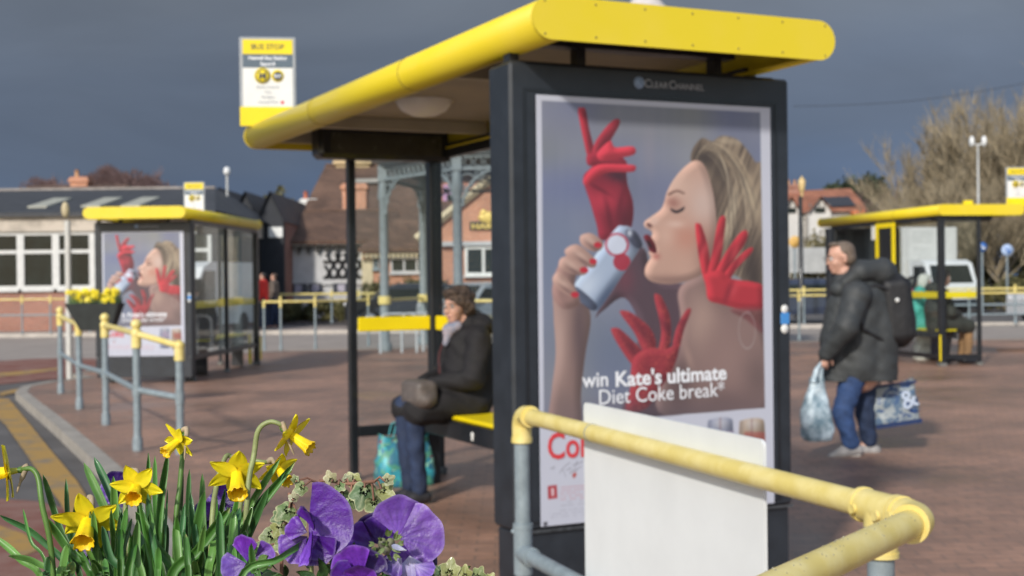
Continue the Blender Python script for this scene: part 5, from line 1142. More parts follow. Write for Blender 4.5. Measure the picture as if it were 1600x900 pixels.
b = MB(); b.prism([(d5 + 1.2, zpx(345, d5, 440)), (d5 + 5, zpx(315, d5 + 5, 440)), (d5 + 9, zpx(345, d5, 440))], 'x', xpx(432, d5), xpx(500, d5)); b.build('roof', TILR, PU)
# front wing
d6 = 50
zE = zpx(388, d6, 640)
b = MB(); b.bx(xpx(566, d6), xpx(700, d6), d6, d6 + 8, 0, zE); b.build('wall', BRO, PU)
hip('roof', PU, xpx(562, d6), xpx(760, d6), d6 - .4, d6 + 8, zE, zpx(318, d6 + 4, 660), xpx(655, d6 + 4), xpx(740, d6 + 4))
b = MB()
for k in range(20): x_ = xpx(566, d6) + k * .17; b.bx(x_, x_ + .09, d6 - .34, d6 - .2, zE - .36, zE - .2)
b.build('dentil_course', mat('cream_stone', (.62, .52, .34), .8, .1), PU)
b = MB(); b.bx(xpx(566, d6), xpx(583, d6), d6 - .05, d6 - .002, 0.9, zE - .4); b.build('stone_quoin', mat('cream_stone', (1, 1, 1)), PU)
window(PU, xpx(584, d6), xpx(592, d6), zpx(420, d6, 590), zpx(398, d6, 590), d6 - .03, fr=.06, fm=GRY)
window(PU, xpx(611, d6), xpx(672, d6), zpx(426, d6, 640), zpx(394, d6, 640), d6 - .03, (xpx(632, d6), xpx(652, d6)), (zpx(404, d6, 640),), .07, REN)
# gable with sign
xg0, xg1, xgm = xpx(668, d6), xpx(905, d6), xpx(786, d6); dg_ = d6 - 1.2
b = MB(); zg = zpx(368, dg_, 790); zt = zpx(272, dg_, 790)
b.prism([(xg0, 0), (xg1, 0), (xg1, zg), (xgm, zt), (xg0, zg)], 'y', dg_, dg_ + 6); b.build('gable_wall', BRO, PU)
b = MB()
for a, c in (((xg0 - .3, zg - .1), (xgm, zt + .15)), ((xgm, zt + .15), (xg1 + .3, zg - .1))): b.tube([(a[0], dg_ - .15, a[1]), (c[0], dg_ - .15, c[1])], .16, 4, smooth=False)
b.build('bargeboard', mat('cream_stone', (1, 1, 1)), PU)
b = MB()
b.add([(xg0 - .3, dg_ - .1, zg), (xgm, dg_ - .1, zt + .25), (xgm, dg_ + 8, zt + .25), (xg0 - .3, dg_ + 8, zg), (xg1 + .3, dg_ - .1, zg), (xg1 + .3, dg_ + 8, zg)], [(0, 1, 2, 3), (1, 4, 5, 2)]); b.build('roof', TIL, PU)
window(PU, xpx(727, dg_), xpx(846, dg_), zpx(430, dg_, 760), zpx(385, dg_, 760), dg_ - .1, (xpx(756, dg_), xpx(785, dg_), xpx(815, dg_)), (), .1, WHT)
b = MB(); b.bx(xpx(690, dg_), xpx(860, dg_), dg_ - .25, dg_ - .01, zpx(384, dg_, 760), zpx(377, dg_, 760)); b.build('string_course', REN, PU)
sg = MB(); sg.bx(xpx(735, dg_), xpx(815, dg_), dg_ - .09, dg_ - .01, zpx(359, dg_, 760), zpx(346, dg_, 760)); sgn = sg.build('pub_sign', mat('sign_dark', (.05, .035, .02), .5, .1), PU)
I_ = Vector(PU.location)
text('HARRY', .28, mat('gilt_letters', (.75, .55, .15), .4, .1, metal=.2), sgn, Vector((xpx(738, dg_), dg_ - .1, zpx(357.5, dg_, 760))) - I_, name='sign_lettering', bold=.01, sx_=1.35)
b = MB(); b.ball((xpx(766, dg_), dg_ - .08, zpx(340, dg_, 760)), (.42, .05, .22), 14, 8); b.ball((xpx(757, dg_), dg_ - .08, zpx(333, dg_, 760)), (.14, .05, .14), 10, 6); b.build('sign_emblem', mat('gilt_letters', (1, 1, 1)), sgn)
# lilac dormer
dd_ = 55; b = MB(); b.bx(xpx(694, dd_), xpx(716, dd_), dd_, dd_ + 3, zpx(330, dd_, 705), zpx(289, dd_, 705)); do = b.build('lilac_dormer', mat('lilac_paint', (.52, .30, .50), .7, .1), PU)
b = MB(); b.bx(xpx(700, dd_), xpx(710, dd_), dd_ - .05, dd_ - .002, zpx(318, dd_, 705), zpx(303, dd_, 705)); b.build('pane', WIN, do)
b = MB(); b.bx(xpx(680, dd_), xpx(800, dd_), dd_ + .3, dd_ + 4, 4.2, zpx(285, dd_, 705)); b.build('upper_wall', mat('salmon_wall', (.52, .24, .16), .8, .15, 2), PU)
# right hand houses
d7 = 92
RH = thing('white_gabled_house', (xpx(1270, d7), d7, 0), 'white gabled house with orange tiled roof and dark solar panels behind the walking man', 'building')
zz = lambda y: zpx(y, d7, 1290)
b = MB(); b.bx(xpx(1205, d7), xpx(1352, d7), d7, d7 + 8, 0, zz(330)); b.build('wall', mat('house_white', (.62, .60, .57), .85, .06, 1), RH)
b = MB(); b.add([(xpx(1200, d7), d7 - .4, zz(334)), (xpx(1356, d7), d7 - .4, zz(330)), (xpx(1354, d7), d7 + 4, zpx(295, d7 + 4, 1290)), (xpx(1200, d7), d7 + 4, zpx(299, d7 + 4, 1290)), (xpx(1356, d7), d7 + 8, zz(330)), (xpx(1200, d7), d7 + 8, zz(334))], [(0, 1, 2, 3), (3, 2, 4, 5)]); r_ = b.build('roof', TILR, RH)
fy = lambda y: (d7 - .4 + 4.4 * (zz(332) - zz(y)) / (zz(332) - zz(297)) * 1.0)
b = MB(); za, zb_ = zz(326), zz(303); ya, yb = d7 + .25, d7 + 3.1
b.add([(xpx(1303, d7), ya, za + .15), (xpx(1341, d7), ya, za + .2), (xpx(1342, d7), yb, zb_ + .2), (xpx(1290, d7), yb, zb_ + .15)], [(0, 1, 2, 3)]); b.build('solar_panel', mat('solar_panel_dark', (.012, .013, .022), .35, .1), r_)
for gx_, w_ in ((1230, 13), (1275, 17)):
    b = MB(); b.prism([(xpx(gx_ - w_, d7), 0), (xpx(gx_ + w_, d7), 0), (xpx(gx_ + w_, d7), zz(331)), (xpx(gx_, d7), zz(311)), (xpx(gx_ - w_, d7), zz(331))], 'y', d7 - 1.4, d7 + 2); b.build('gable_wall', mat('house_white', (1, 1, 1)), RH)
    b = MB(); m_ = xpx(gx_, d7); e_ = w_ + 1.5
    b.add([(xpx(gx_ - e_, d7), d7 - 1.8, zz(333)), (m_, d7 - 1.8, zz(309)), (m_, d7 + 2.6, zz(309)), (xpx(gx_ - e_, d7), d7 + 2.6, zz(333)), (xpx(gx_ + e_, d7), d7 - 1.8, zz(333)), (xpx(gx_ + e_, d7), d7 + 2.6, zz(333))], [(0, 1, 2, 3), (1, 4, 5, 2)]); b.build('roof', TILR, RH)
    b = MB(); b.bx(m_ - .35, m_ + .35, d7 - 1.45, d7 - 1.402, zz(334), zz(326)); b.build('window', WIN, RH)
    b = MB()
    for q in range(5): b.bx(m_ - .7 + q * .32, m_ - .62 + q * .32, d7 - 1.44, d7 - 1.402, zz(326) + .02, zz(319))
    b.build('gable_timber', mat('grey_timber', (.2, .19, .18), .8, .1), RH)
chimney(RH, xpx(1257, d7), d7 + 3.4, zz(305), zz(282), .9, BRR, 2, mat('terracotta', (1, 1, 1)))
chimney(RH, xpx(1335, d7), d7 - 1.4, zz(345), zz(331), .7, mat('orange_chimney', (.62, .20, .08), .8, .1), 0)
# ------------------------------------------------------------ vegetation behind
TWG = mat('bare_twigs', (.29, .24, .16), .9, .3, 3); TWR = mat('reddish_twigs', (.20, .125, .115), .9, .3, 2); BRK = mat('bark', (.16, .13, .10), .95, .3, 4, bump=.4)
EVG = mat('evergreen_leaf', (.045, .06, .03), .8, .5, .8); HDG = mat('hedge_leaf', (.07, .085, .03), .8, .5, 2, col2=(.16, .14, .05)); SCR = mat('scrub_leaf', (.15, .13, .06), .85, .4, 1, col2=(.22, .19, .09))
def bare_tree(label, base, h, spread, seed, M=TWG, n1=9, name='bare_tree', up=.5, gp='bare trees behind the shelters', thick=1.0, fine=1.0):
    rng = random.Random(seed); R = thing(name, base, label, 'tree', gp)
    T = MB(); C_ = MB(); base = Vector(base)
    def strand(B_, p, d, ln, r, lvl):
        pts = [p]; q = p.copy(); dd = d.normalized(); k = 4 if lvl < 2 else 3
        for i in range(k):
            dd = (dd + Vector((rng.uniform(-.22, .22), rng.uniform(-.22, .22), rng.uniform(-.04, .16) * up * 2))).normalized(); q = q + dd * ln / k; pts.append(q.copy())
        B_.tube(pts, [r * (1 - .72 * i / k) for i in range(k + 1)], 5 if lvl < 2 else 3, caps=False, smooth=False); return pts, dd
    tp, td = strand(T, base, Vector((0, 0, 1)), h * .30, h * .022 * thick, 0)
    for i in range(n1):
        s_ = tp[2].lerp(tp[-1], rng.random()); a = 2 * PI * (i + rng.random() * .6) / n1
        dr = Vector((math.cos(a) * spread, math.sin(a) * spread, rng.uniform(.5, 1.5)))
        p1, d1 = strand(T if i < 5 else C_, s_, dr, h * rng.uniform(.35, .58), h * .009 * thick, 1)
        for j in range(9):
            s2 = p1[1 + j % 4].lerp(p1[min(4, 2 + j % 4)], rng.random()); v = (d1 + Vector((rng.uniform(-.9, .9), rng.uniform(-.9, .9), rng.uniform(-.1, .8)))).normalized()
            p2_, d2_ = strand(C_, s2, v, h * rng.uniform(.13, .26), h * .0035 * thick, 2)
            for k in range(int(9 * fine)):
                s3 = p2_[1 + k % 3].lerp(p2_[min(3, 2 + k % 3)], rng.random()); v = (d2_ + Vector((rng.uniform(-.9, .9), rng.uniform(-.9, .9), rng.uniform(-.1, .9)))).normalized()
                strand(C_, s3, v, h * rng.uniform(.06, .14), h * .0019 * thick, 3)
    T.build('trunk', BRK, R, fix=False); C_.build('crown', M, R, fix=False); return R
def leafy(label, c, r, M, n=2600, leaf=.22, name='evergreen_tree', cat='tree', trunk=True, seed=1, lumps=14, gp=None, hedge=False):
    rng = random.Random(seed); R = thing(name, (c[0], c[1], 0), label, cat, gp); c = Vector(c)
    L_ = MB(); cl = []
    for _ in range(lumps):
        while True:
            v = Vector((rng.uniform(-1, 1), rng.uniform(-1, 1), rng.uniform(-1, 1)))
            if hedge or v.length < 1: break
        cl.append((Vector((v.x * r[0] * .8, v.y * r[1] * .8, v.z * r[2] * .75)), rng.uniform(.22, .45)))
    for _ in range(n):
        o_, k = rng.choice(cl); a = rng.uniform(0, 2 * PI); z = rng.uniform(-1, 1); q = math.sqrt(1 - z * z); rr = rng.uniform(.6, 1.08)
        m_ = min(r) if hedge else 1
        p = c + o_ + (Vector((math.cos(a) * q, math.sin(a) * q, z)) * m_ * k * 1.6 * rr if hedge else Vector((math.cos(a) * q * r[0] * k, math.sin(a) * q * r[1] * k, z * r[2] * k)) * rr)
        if p.z < .02: continue
        ax = Vector((rng.gauss(0, 1), rng.gauss(0, 1), rng.gauss(0, 1))).normalized(); b_ = ax.orthogonal().normalized(); s_ = leaf * rng.uniform(.6, 1.3)
        L_.add([p - ax * s_, p + b_ * s_ * .45, p + ax * s_, p - b_ * s_ * .45], [(0, 1, 2, 3)])
    if trunk:
        b = MB(); b.tube([(c.x, c.y, 0), (c.x + .1, c.y, c.z * .5), (c.x, c.y, c.z)], [.25, .18, .08], 8)
        for k in range(5): a = k * 1.25; b.tube([(c.x, c.y, c.z * (.5 + .08 * k)), (c.x + math.cos(a) * r[0] * .5, c.y + math.sin(a) * r[1] * .5, c.z + r[2] * .3)], [.09, .03], 5)
        b.build('trunk', BRK, R)
    L_.build('crown' if trunk else 'leaves', M, R, fix=False); return R
def tb(px, d): v = P(px, 450, d); return (v.x, v.y, 0)
bare_tree('tallest bare twiggy tree at the right edge of the photo', tb(1605, 60), 10.2, .55, 11, n1=30, fine=2.2, up=1.0)
bare_tree('bare twiggy tree behind the twin headed street lamp', tb(1520, 64), 9.0, .6, 12, n1=26, fine=2.2, up=1.0)
bare_tree('bare twiggy tree left of the twin headed street lamp', tb(1452, 66), 7.6, .7, 13, n1=24, fine=2.2, up=.9)
bare_tree('lowest bare bushy tree above the roof of the right shelter', tb(1400, 68), 5.6, .95, 14, n1=22, fine=2)
bare_tree('bare bushy tree low between the right shelter roof and the street lamp', tb(1485, 56), 5.6, 1.0, 17, n1=24, fine=2)
bare_tree('bare bushy tree low at the right edge behind the bus stop flag', tb(1570, 55), 6.2, 1.0, 18, n1=24, fine=2)
def mist(label, px, py, d, rx, rz, seed, n):
    c = P(px, py, d); bare_tree(label, (c.x, c.y, 0), c.z + rz, .6, seed, TWR, n1=14, thick=1.6, fine=2, gp='reddish bare trees beyond the low hall')
    L_ = MB(); rng = random.Random(seed)
    for _ in range(n):
        v = Vector((rng.gauss(0, .45), rng.gauss(0, .45), rng.uniform(-1, 1)))
        if v.length > 1.1: continue
        p = Vector((c.x + v.x * rx, c.y + v.y * 2, c.z + v.z * rz * (1 + .25 * math.sin(v.x * 7 + seed)))); a = Vector((rng.uniform(-.5, .5), rng.uniform(-.4, .4), 1)).normalized() * rng.uniform(.15, .4); w = a.orthogonal().normalized() * .035; L_.add([p - w, p + w, p + a], [(0, 1, 2)])
    o = [ch for ch in COL.objects if ch.type == 'EMPTY' and ch.get('label') == label][0]; L_.build('twigs', TWR, o, fix=False)
mist('reddish bare tree behind the roof of the low hall, right of the chimney', 176, 292, 85, 2.3, 1.0, 15, 3600)
mist('wide reddish bare tree behind the hall roof nearest the shelter flag', 222, 297, 88, 2.0, .7, 25, 2000)
mist('smaller reddish bare tree left of the hall chimney', 66, 297, 92, 1.4, .6, 16, 1100)
bare_tree('brown bare tree just right of the dark evergreen', tb(1388, 98), 8.9, .8, 19, TWR, n1=13, thick=1.5, gp='bare trees behind the shelters')
c = P(1328, 300, 108); leafy('dark evergreen tree behind the solar panelled house', (c.x, c.y, c.z - .5), (3.1, 2.5, 2.7), EVG, 3600, .28, seed=3)
c = P(1245, 300, 120); leafy('low dark evergreen at the left of the white house', (c.x, c.y, 4.8), (3.0, 2.5, 3.4), EVG, 2000, .3, seed=5)
c = P(522, 268, 75); leafy('yellow green conifer top showing above the pub roof ridge', (c.x, c.y, c.z - 1.2), (1.2, 1.2, 1.8), mat('conifer_leaf', (.13, .12, .05), .8, .4, 2), 900, .2, seed=6)
c = P(436, 305, 95); leafy('small green tree top between the gables and the pub', (c.x, c.y, c.z - 1.2), (1.3, 1.3, 2.0), mat('conifer_leaf', (1, 1, 1)), 700, .2, seed=7)
def hedge(label, px0, px1, d, h, M=HDG, n=2600, seed=2, gp='hedges along the road', dep=.6, leaf=.10):
    x0, x1 = xpx(px0, d), xpx(px1, d); return leafy(label, ((x0 + x1) / 2, d, h * .55), ((x1 - x0) / 2, dep, h * .5), M, n, leaf, 'hedge', 'hedge', False, seed, 60, gp, True)
hedge('clipped green hedge in front of the pub wing beside the bandstand', 560, 708, 47.5, 1.4)
hedge('low green verge hedge under the white notice wall', 420, 560, 47.5, .62, seed=4)
hedge('olive scrub behind the walking man\'s head', 1235, 1420, 62, 3.2, SCR, 5200, 5, dep=1.2, leaf=.16)
hedge('dark hedge behind the white truck', 1415, 1560, 58, 3.0, HDG, 4200, 6, dep=1.2, leaf=.16)
hedge('dark tall scrub at the right edge beneath the bare trees', 1550, 1760, 57, 2.8, HDG, 4200, 7, dep=1.2, leaf=.16)
hedge('clipped hedge behind the round blue signs', 1500, 1680, 52, 1.15, HDG, 2600, 8)
b = MB(); b.bx(xpx(1205, 59), xpx(1440, 59), 59, 59.1, .62, 1.75); fw_ = solo('wall', b, mat('grey_panel_wall', (.42, .43, .43), .7, .1, 2), 'long pale grey wall behind the walking man\'s head', 'wall')
fw_.location.z = zpx(405, 59, 1290) - .6; 
# ------------------------------------------------------------ street furniture
def lamp(label, px, d, ytop, heads, gp='street lamps', M=None, r=.055):
    g = at(px, d); zt = zpx(ytop, d, px); R = thing('street_lamp', g, label, 'street lamp', gp); M = M or mat('galvanised_pole', (.50, .51, .50), .5, .1, 4)
    b = MB(); b.tube([g, g + Vector((0, 0, 1.1)), g + Vector((0, 0, 1.15)), (g.x, g.y, zt)], [r * 1.8, r * 1.6, r, r * .7], 10)
    po = b.build('pole', M, R)
    for hx in heads:
        b = MB(); b.tube([(g.x, g.y, zt - .05), (g.x + hx * .8, g.y, zt + .02)], r * .5, 6); b.ball((g.x + hx, g.y, zt + .10), (.10, .16, .22) if len(heads) > 1 else (.13, .15, .16), 12, 8); b.build('lamp_head', mat('lamp_head_white', (.75, .76, .76), .4, .05), R)
    return R
lamp('slim street lamp behind the left shelter', 357, 47, 272, (0.0,))
lamp('twin headed street lamp in front of the bare trees', 1530, 52, 225, (-.24, .24))
def post_lamp(label, px, d, ytop, M):
    g = at(px, d); zt = zpx(ytop, d, px); R = thing('street_lamp', g, label, 'street lamp', 'street lamps')
    b = MB(); b.tube([g, g + Vector((0, 0, .8)), g + Vector((0, 0, .85)), (g.x, g.y, zt - .6)], [.13, .11, .075, .06], 10); b.build('pole', M, R)
    b = MB(); b.lathe((g.x + .05, g.y, zt - .6), [(.06, .14), (.09, .2), (.12, .46), (.08, .52), (.0, .62)], 8); b.tube([(g.x + .05, g.y, zt - .62), (g.x + .05, g.y, zt - .44)], .04, 6); b.build('lantern', mat('amber_lantern', (.62, .45, .20), .4, .15), R); return R
post_lamp('black lamp post with an amber lantern beside the panel edge', 1252, 40, 276, BLK)
def sign_round(label, px, py, d, r, M, M2, gp=None):
    v = P(px, py, d); R = thing('road_sign', (v.x, v.y, 0), label, 'road sign', gp); b = MB(); b.tube([(v.x, v.y + .04, 0), (v.x, v.y + .04, v.z + r)], .035, 8); b.build('pole', GRY, R)
    b = MB(); b.lathe(v, [(0, -.012), (r, -.01), (r, .01), (0, .012)], 24, Vector((0, 1, 0))); f_ = b.build('disc', M, R)
    b = MB(); b.tube([v + Vector((-r * .45, -.02, r * .45)), v + Vector((r * .4, -.02, -r * .4))], r * .11, 6); b.tube([v + Vector((r * .4, -.02, -r * .4)), v + Vector((r * .4, -.02, r * .1))], r * .1, 6); b.tube([v + Vector((r * .4, -.02, -r * .4)), v + Vector((-r * .1, -.02, -r * .4))], r * .1, 6); b.build('arrow', M2, f_); return R
BLU = mat('sign_blue', (.03, .14, .45), .4, .1)
sign_round('round blue road sign on a post behind the right shelter', 1535, 386, 48, .17, BLU, WHT)
sign_round('paler round blue and white sign at the right edge', 1574, 391, 46, .21, mat('pale_sign_blue', (.40, .52, .74), .4, .3, 12), BLU)
sign_round('small round amber sign beside the black lamp post', 1242, 378, 44, .20, mat('amber_reflector', (.68, .42, .12), .4, .1), mat('amber_mark', (.5, .3, .08), .5, .1))
# tall thin post in front of the hall window
b = MB(); g = at(107, 19.5); b.tube([g, (g.x, g.y, zpx(345, 19.5, 107))], .045, 10); R = thing('wooden_post', g, 'thin grey post in front of the hall windows at the left', 'post'); b.build('post', mat('grey_post', (.60, .59, .55), .8, .1), R)
b = MB(); b.ball((g.x - .03, g.y, zpx(328, 19.5, 107)), (.06, .06, .12)); b.build('post_top', mat('amber_top', (.5, .42, .26), .6, .3), R)
# hanging trough with daffodils
d = 14.6; xa, xb, zt = xpx(106, d), xpx(190, d), zpx(474, d, 145); TR = thing('flower_trough', ((xa + xb) / 2, d, zpx(515, d, 145)), 'dark hanging flower trough full of yellow daffodils on the left railing', 'flower trough')
b = MB(); z0_ = zpx(516, d, 145); q = []
b.add([(xa, d - .13, zt), (xb, d - .13, zt), (xb, d + .13, zt), (xa, d + .13, zt), (xa + .16, d - .10, z0_), (xb - .10, d - .10, z0_), (xb - .10, d + .10, z0_), (xa + .16, d + .10, z0_)], [(0, 1, 5, 4), (1, 2, 6, 5), (2, 3, 7, 6), (3, 0, 4, 7), (4, 5, 6, 7), (0, 3, 2, 1)]); b.build('trough', mat('dark_trough', (.022, .026, .024), .7, .3, 8), TR)
b = MB(); rg_ = random.Random(4)
for _ in range(260):
    x_, y_ = rg_.uniform(xa + .02, xb - .02), rg_.uniform(d - .12, d + .12); h_ = rg_.uniform(.04, .15); s_ = Vector((rg_.uniform(-.03, .03), rg_.uniform(-.03, .03), h_)); b.add([(x_ - .006, y_, zt), (x_ + .006, y_, zt), Vector((x_, y_, zt)) + s_], [(0, 1, 2)])
b.build('foliage', mat('trough_leaf', (.06, .12, .03), .6, .3, 9), TR, fix=False)
b = MB()
for _ in range(70):
    x_, y_ = rg_.uniform(xa + .02, xb - .05), rg_.uniform(d - .13, d + .10); c = Vector((x_, y_, zt + rg_.uniform(.02, .15)))
    ax = Vector((rg_.uniform(-.5, .5), -1, rg_.uniform(-.3, .4))).normalized(); _, a_, c_ = frame(ax)
    for k in range(6): t = k * PI / 3; v = a_ * math.cos(t) + c_ * math.sin(t); w_ = ax.cross(v); b.add([c, c + v * .022 + w_ * .011, c + v * .04, c + v * .022 - w_ * .011], [(0, 1, 2, 3)])
    b.tube([c, c + ax * .022], [.009, .014], 7)
b.build('blossoms', mat('daffodil_far', (.88, .72, .02), .5, .12, 40), TR, fix=False)
# ------------------------------------------------------------ vehicles
def car(label, x, y, rz, M, L_=4.2, Wd=1.75, Hh=1.45, gp='parked cars', zb=-.1):
    R = thing('parked_car', (x, y, zb), label, 'car', gp, rz); D = dict(local=True)
    prof = [(-.5, .20), (-.5, .50), (-.485, .62), (-.30, .66), (-.18, .92), (-.10, .985), (.20, 1.0), (.36, .93), (.46, .70), (.5, .62), (.5, .20)]
    prof = [(a * L_, z * Hh) for a, z in prof]; b = MB(); vs = []; n = len(prof)
    for yy, ins in ((-.5, 1), (-.44, 0), (.44, 0), (.5, 1)):
        for a, z in prof: k = (z / Hh); w = Wd * yy * (1 - (.16 * max(0, (k - .62) / .38))); vs.append((a * (1 - .015 * ins), w, z - (.03 * ins if k > .5 else 0)))
    fs = [tuple(range(n))[::-1], tuple(range(3 * n, 4 * n))] + [(i * n + j, i * n + (j + 1) % n, (i + 1) * n + (j + 1) % n, (i + 1) * n + j) for i in range(3) for j in range(n)]
    b.add(vs, fs, False); body = b.build('body', M, R, **D)
    for sd in (-1, 1):
        b = MB(); w0 = Wd * .5 * .985; w1 = Wd * .5 * .86
        b.add([(-.27 * L_, sd * (w0 + .002), .67 * Hh), (.40 * L_, sd * (w0 + .002), .67 * Hh), (.34 * L_, sd * w1, .92 * Hh), (-.16 * L_, sd * w1, .92 * Hh), (-.27 * L_, sd * (w0 - .05), .67 * Hh), (.40 * L_, sd * (w0 - .05), .67 * Hh), (.34 * L_, sd * (w1 - .05), .92 * Hh), (-.16 * L_, sd * (w1 - .05), .92 * Hh)], [(0, 1, 2, 3), (4, 5, 6, 7), (0, 1, 5, 4), (2, 3, 7, 6), (1, 2, 6, 5), (0, 3, 7, 4)]); b.build('side_window', WIN, body, **D)
    b = MB(); b.add([(-.305 * L_, -.40 * Wd, .685 * Hh), (-.305 * L_, .40 * Wd, .685 * Hh), (-.19 * L_, .36 * Wd, .925 * Hh), (-.19 * L_, -.36 * Wd, .925 * Hh)], [(0, 1, 2, 3)]); b.build('windscreen', WIN, body, **D)
    for sx_ in (-.31, .31):
        for sd in (-1, 1):
            c = Vector((sx_ * L_, sd * Wd * .47, .31)); b = MB(); b.lathe(c, [(0, -.10), (.30, -.10), (.32, -.06), (.32, .06), (.30, .10), (0, .10)], 20, Vector((0, 1, 0))); w = b.build('wheel', mat('tyre', (.015, .015, .015), .8, .1), R, **D)
            b = MB(); b.lathe(c, [(0, -.112), (.10, -.112), (.19, -.104), (.20, .104), (.1, .112), (0, .112)], 16, Vector((0, 1, 0))); b.build('rim', mat('alloy', (.45, .46, .48), .3, .1, metal=.6), w, **D)
    for sd in (-1, 1):
        b = MB(); b.ball((-.492 * L_, sd * Wd * .36, .53 * Hh), (.05, .17, .07), 12, 6); b.build('headlight', mat('headlight', (.8, .8, .8), .1, .05, coat=.5), R, **D)
        b = MB(); b.ball((.49 * L_, sd * Wd * .38, .58 * Hh), (.05, .12, .10), 12, 6); b.build('tail_light', mat('tail_light', (.4, .01, .01), .2, .05), R, **D)
    return R
CBK = mat('black_car_paint', (.012, .014, .018), .25, .1, coat=.6); CSV = mat('silver_car_paint', (.30, .33, .35), .3, .1, coat=.5); CWH = mat('white_car_paint', (.75, .76, .76), .3, .03, coat=.4); CBL = mat('navy_car_paint', (.02, .03, .06), .3, .1, coat=.5)
g = at(1262, 43); car('dark parked car partly hidden behind the walking man', g.x, g.y, PI * 1.0, CBL)
g = at(640, 42.5); car('black parked car behind the left columns of the bandstand', g.x, g.y, .15, CBK)
g = at(752, 41.5); car('silver parked car behind the seated woman and bandstand', g.x, g.y, .9, CSV)
g = at(716, 50); car('white parked car in front of the pub gable', g.x, g.y, .1, CWH)
g = at(1695, 40); car('white car cut off by the right edge of the photo', g.x, g.y, 0, CWH)
# white box truck
g = at(1490, 49); TK = thing('box_truck', (g.x, g.y, -.1), 'white box truck on the road behind the right shelter', 'truck', None, .22); D = dict(local=True)
b = MB(); b.box((0, 4.4, 2.15), (2.3, 5.6, 2.4), None, .04); b.build('box_body', mat('truck_box_white', (.55, .55, .53), .5, .06), TK, **D)
b = MB(); q = [(.0, .45), (.0, 1.15), (.35, 1.95), (.7, 2.08), (1.5, 2.08), (1.5, .45)]; b.prism(q, 'x', -.98, .98); cb_ = b.build('cab', CWH, TK, **D)
b = MB(); b.add([(-.85, .02, 1.20), (.85, .02, 1.20), (.80, .31, 1.88), (-.80, .31, 1.88)], [(0, 1, 2, 3)]); b.build('windscreen', WIN, cb_, **D)
b = MB(); b.bx(-.99, -.981, .45, 1.15, 1.2, 1.85); b.build('side_window', WIN, cb_, **D)
for sd in (-1, 1):
    b = MB(); b.bx(sd * 1.18 - .1, sd * 1.18 + .1, .1, .2, 1.35, 1.80, .03); b.tube([(sd * .97, .3, 1.7), (sd * 1.18, .15, 1.72)], .02, 6); b.build('mirror', BLK, TK, **D)
    b = MB(); b.ball((sd * .75, .0, .68), (.16, .05, .09), 12, 6); b.build('headlight', mat('headlight', (1, 1, 1)), TK, **D)
    for yy in (.85, 5.6): b = MB(); b.lathe((sd * .85, yy, .40), [(0, -.13), (.36, -.13), (.40, -.08), (.40, .08), (.36, .13), (0, .13)], 20, Vector((1, 0, 0))); b.build('wheel', mat('tyre', (1, 1, 1)), TK, **D)
b = MB(); b.bx(-.9, .9, .3, 7.1, .5, .9); b.build('chassis', BLK, TK, **D); b = MB(); b.bx(-.95, .95, -.06, .0, .38, .60); b.build('bumper', BLK2, TK, **D)
# white van by the hall
g = at(296, 37.0); VN = thing('parked_van', (g.x, g.y, -.1), 'white van seen through the glass of the left shelter', 'van', None, 1.35)
b = MB(); q = [(-2.2, .35), (-2.25, .95), (-1.7, 1.15), (-1.05, 1.95), (-.6, 2.1), (2.3, 2.1), (2.4, 1.9), (2.4, .35)]; b.prism(q, 'y', -.95, .95); vb_ = b.build('body', CWH, VN, **D)
b = MB(); b.add([(-1.64, -.8, 1.22), (-1.64, .8, 1.22), (-1.11, .74, 1.90), (-1.11, -.74, 1.90)], [(0, 1, 2, 3)]); b.build('windscreen', WIN, vb_, **D)
for sd in (-1, 1):
    b = MB(); b.prism([(-1.45, 1.2), (-.35, 1.2), (-.35, 1.85), (-1.0, 1.85)], 'y', sd * .952, sd * .96); b.build('side_window', WIN, vb_, **D)
    for xx in (-1.45, 1.5): b = MB(); b.lathe((xx, sd * .85, .34), [(0, -.12), (.31, -.12), (.34, -.07), (.34, .07), (.31, .12), (0, .12)], 20, Vector((0, 1, 0))); b.build('wheel', mat('tyre', (1, 1, 1)), VN, **D)
    b = MB(); b.ball((-2.22, sd * .7, .82), (.06, .16, .1), 12, 6); b.build('headlight', mat('headlight', (1, 1, 1)), VN, **D)
# ------------------------------------------------------------ foreground planter
TRZ = 1.060
FT = thing('planter', (-.30, .95, .86), 'black planter trough in the foreground holding the daffodils and pansies', 'planter')
b = MB(); b.bx(-.78, -.04, .70, .72, .90, TRZ); b.bx(-.78, -.04, 1.16, 1.18, .90, TRZ); b.bx(-.78, -.76, .72, 1.16, .90, TRZ); b.bx(-.06, -.04, .72, 1.16, .90, TRZ); b.bx(-.76, -.06, .72, 1.16, .90, .92); b.build('trough', mat('dark_trough', (1, 1, 1)), FT)
b = MB(); b.bx(-.795, -.025, .690, .714, TRZ + .001, TRZ + .014, .003); b.bx(-.795, -.025, 1.166, 1.19, TRZ + .001, TRZ + .014, .003); b.bx(-.795, -.765, .715, 1.165, TRZ + .001, TRZ + .014, .003); b.bx(-.055, -.025, .715, 1.165, TRZ + .001, TRZ + .014, .003); b.build('rim', BLK2, FT)
b = MB(); b.bx(-.758, -.062, .722, 1.158, .925, 1.040); b.build('soil', mat('soil', (.03, .02, .014), .95, .4, 60, bump=1), FT)
b = MB()
for x_ in (-.70, -.12): b.tube([(x_, 1.12, .90), (x_, 1.12, .0)], .022, 10)
b.build('stand', GRY, FT)
SOILZ = 1.040
def attrmat(name, rough, **k): return mat(name, (1, 1, 1), rough, k.pop('var', .10), k.pop('scale', 90), attr='col', **k)
LEAFM = attrmat('daffodil_leaf', .46, sub=.05, coat=.05, var=.16, scale=55); PETM = attrmat('daffodil_petal', .45, sub=.25, var=.06, scale=120); CORM = attrmat('daffodil_corona', .45, sub=.25, var=.08, scale=160)
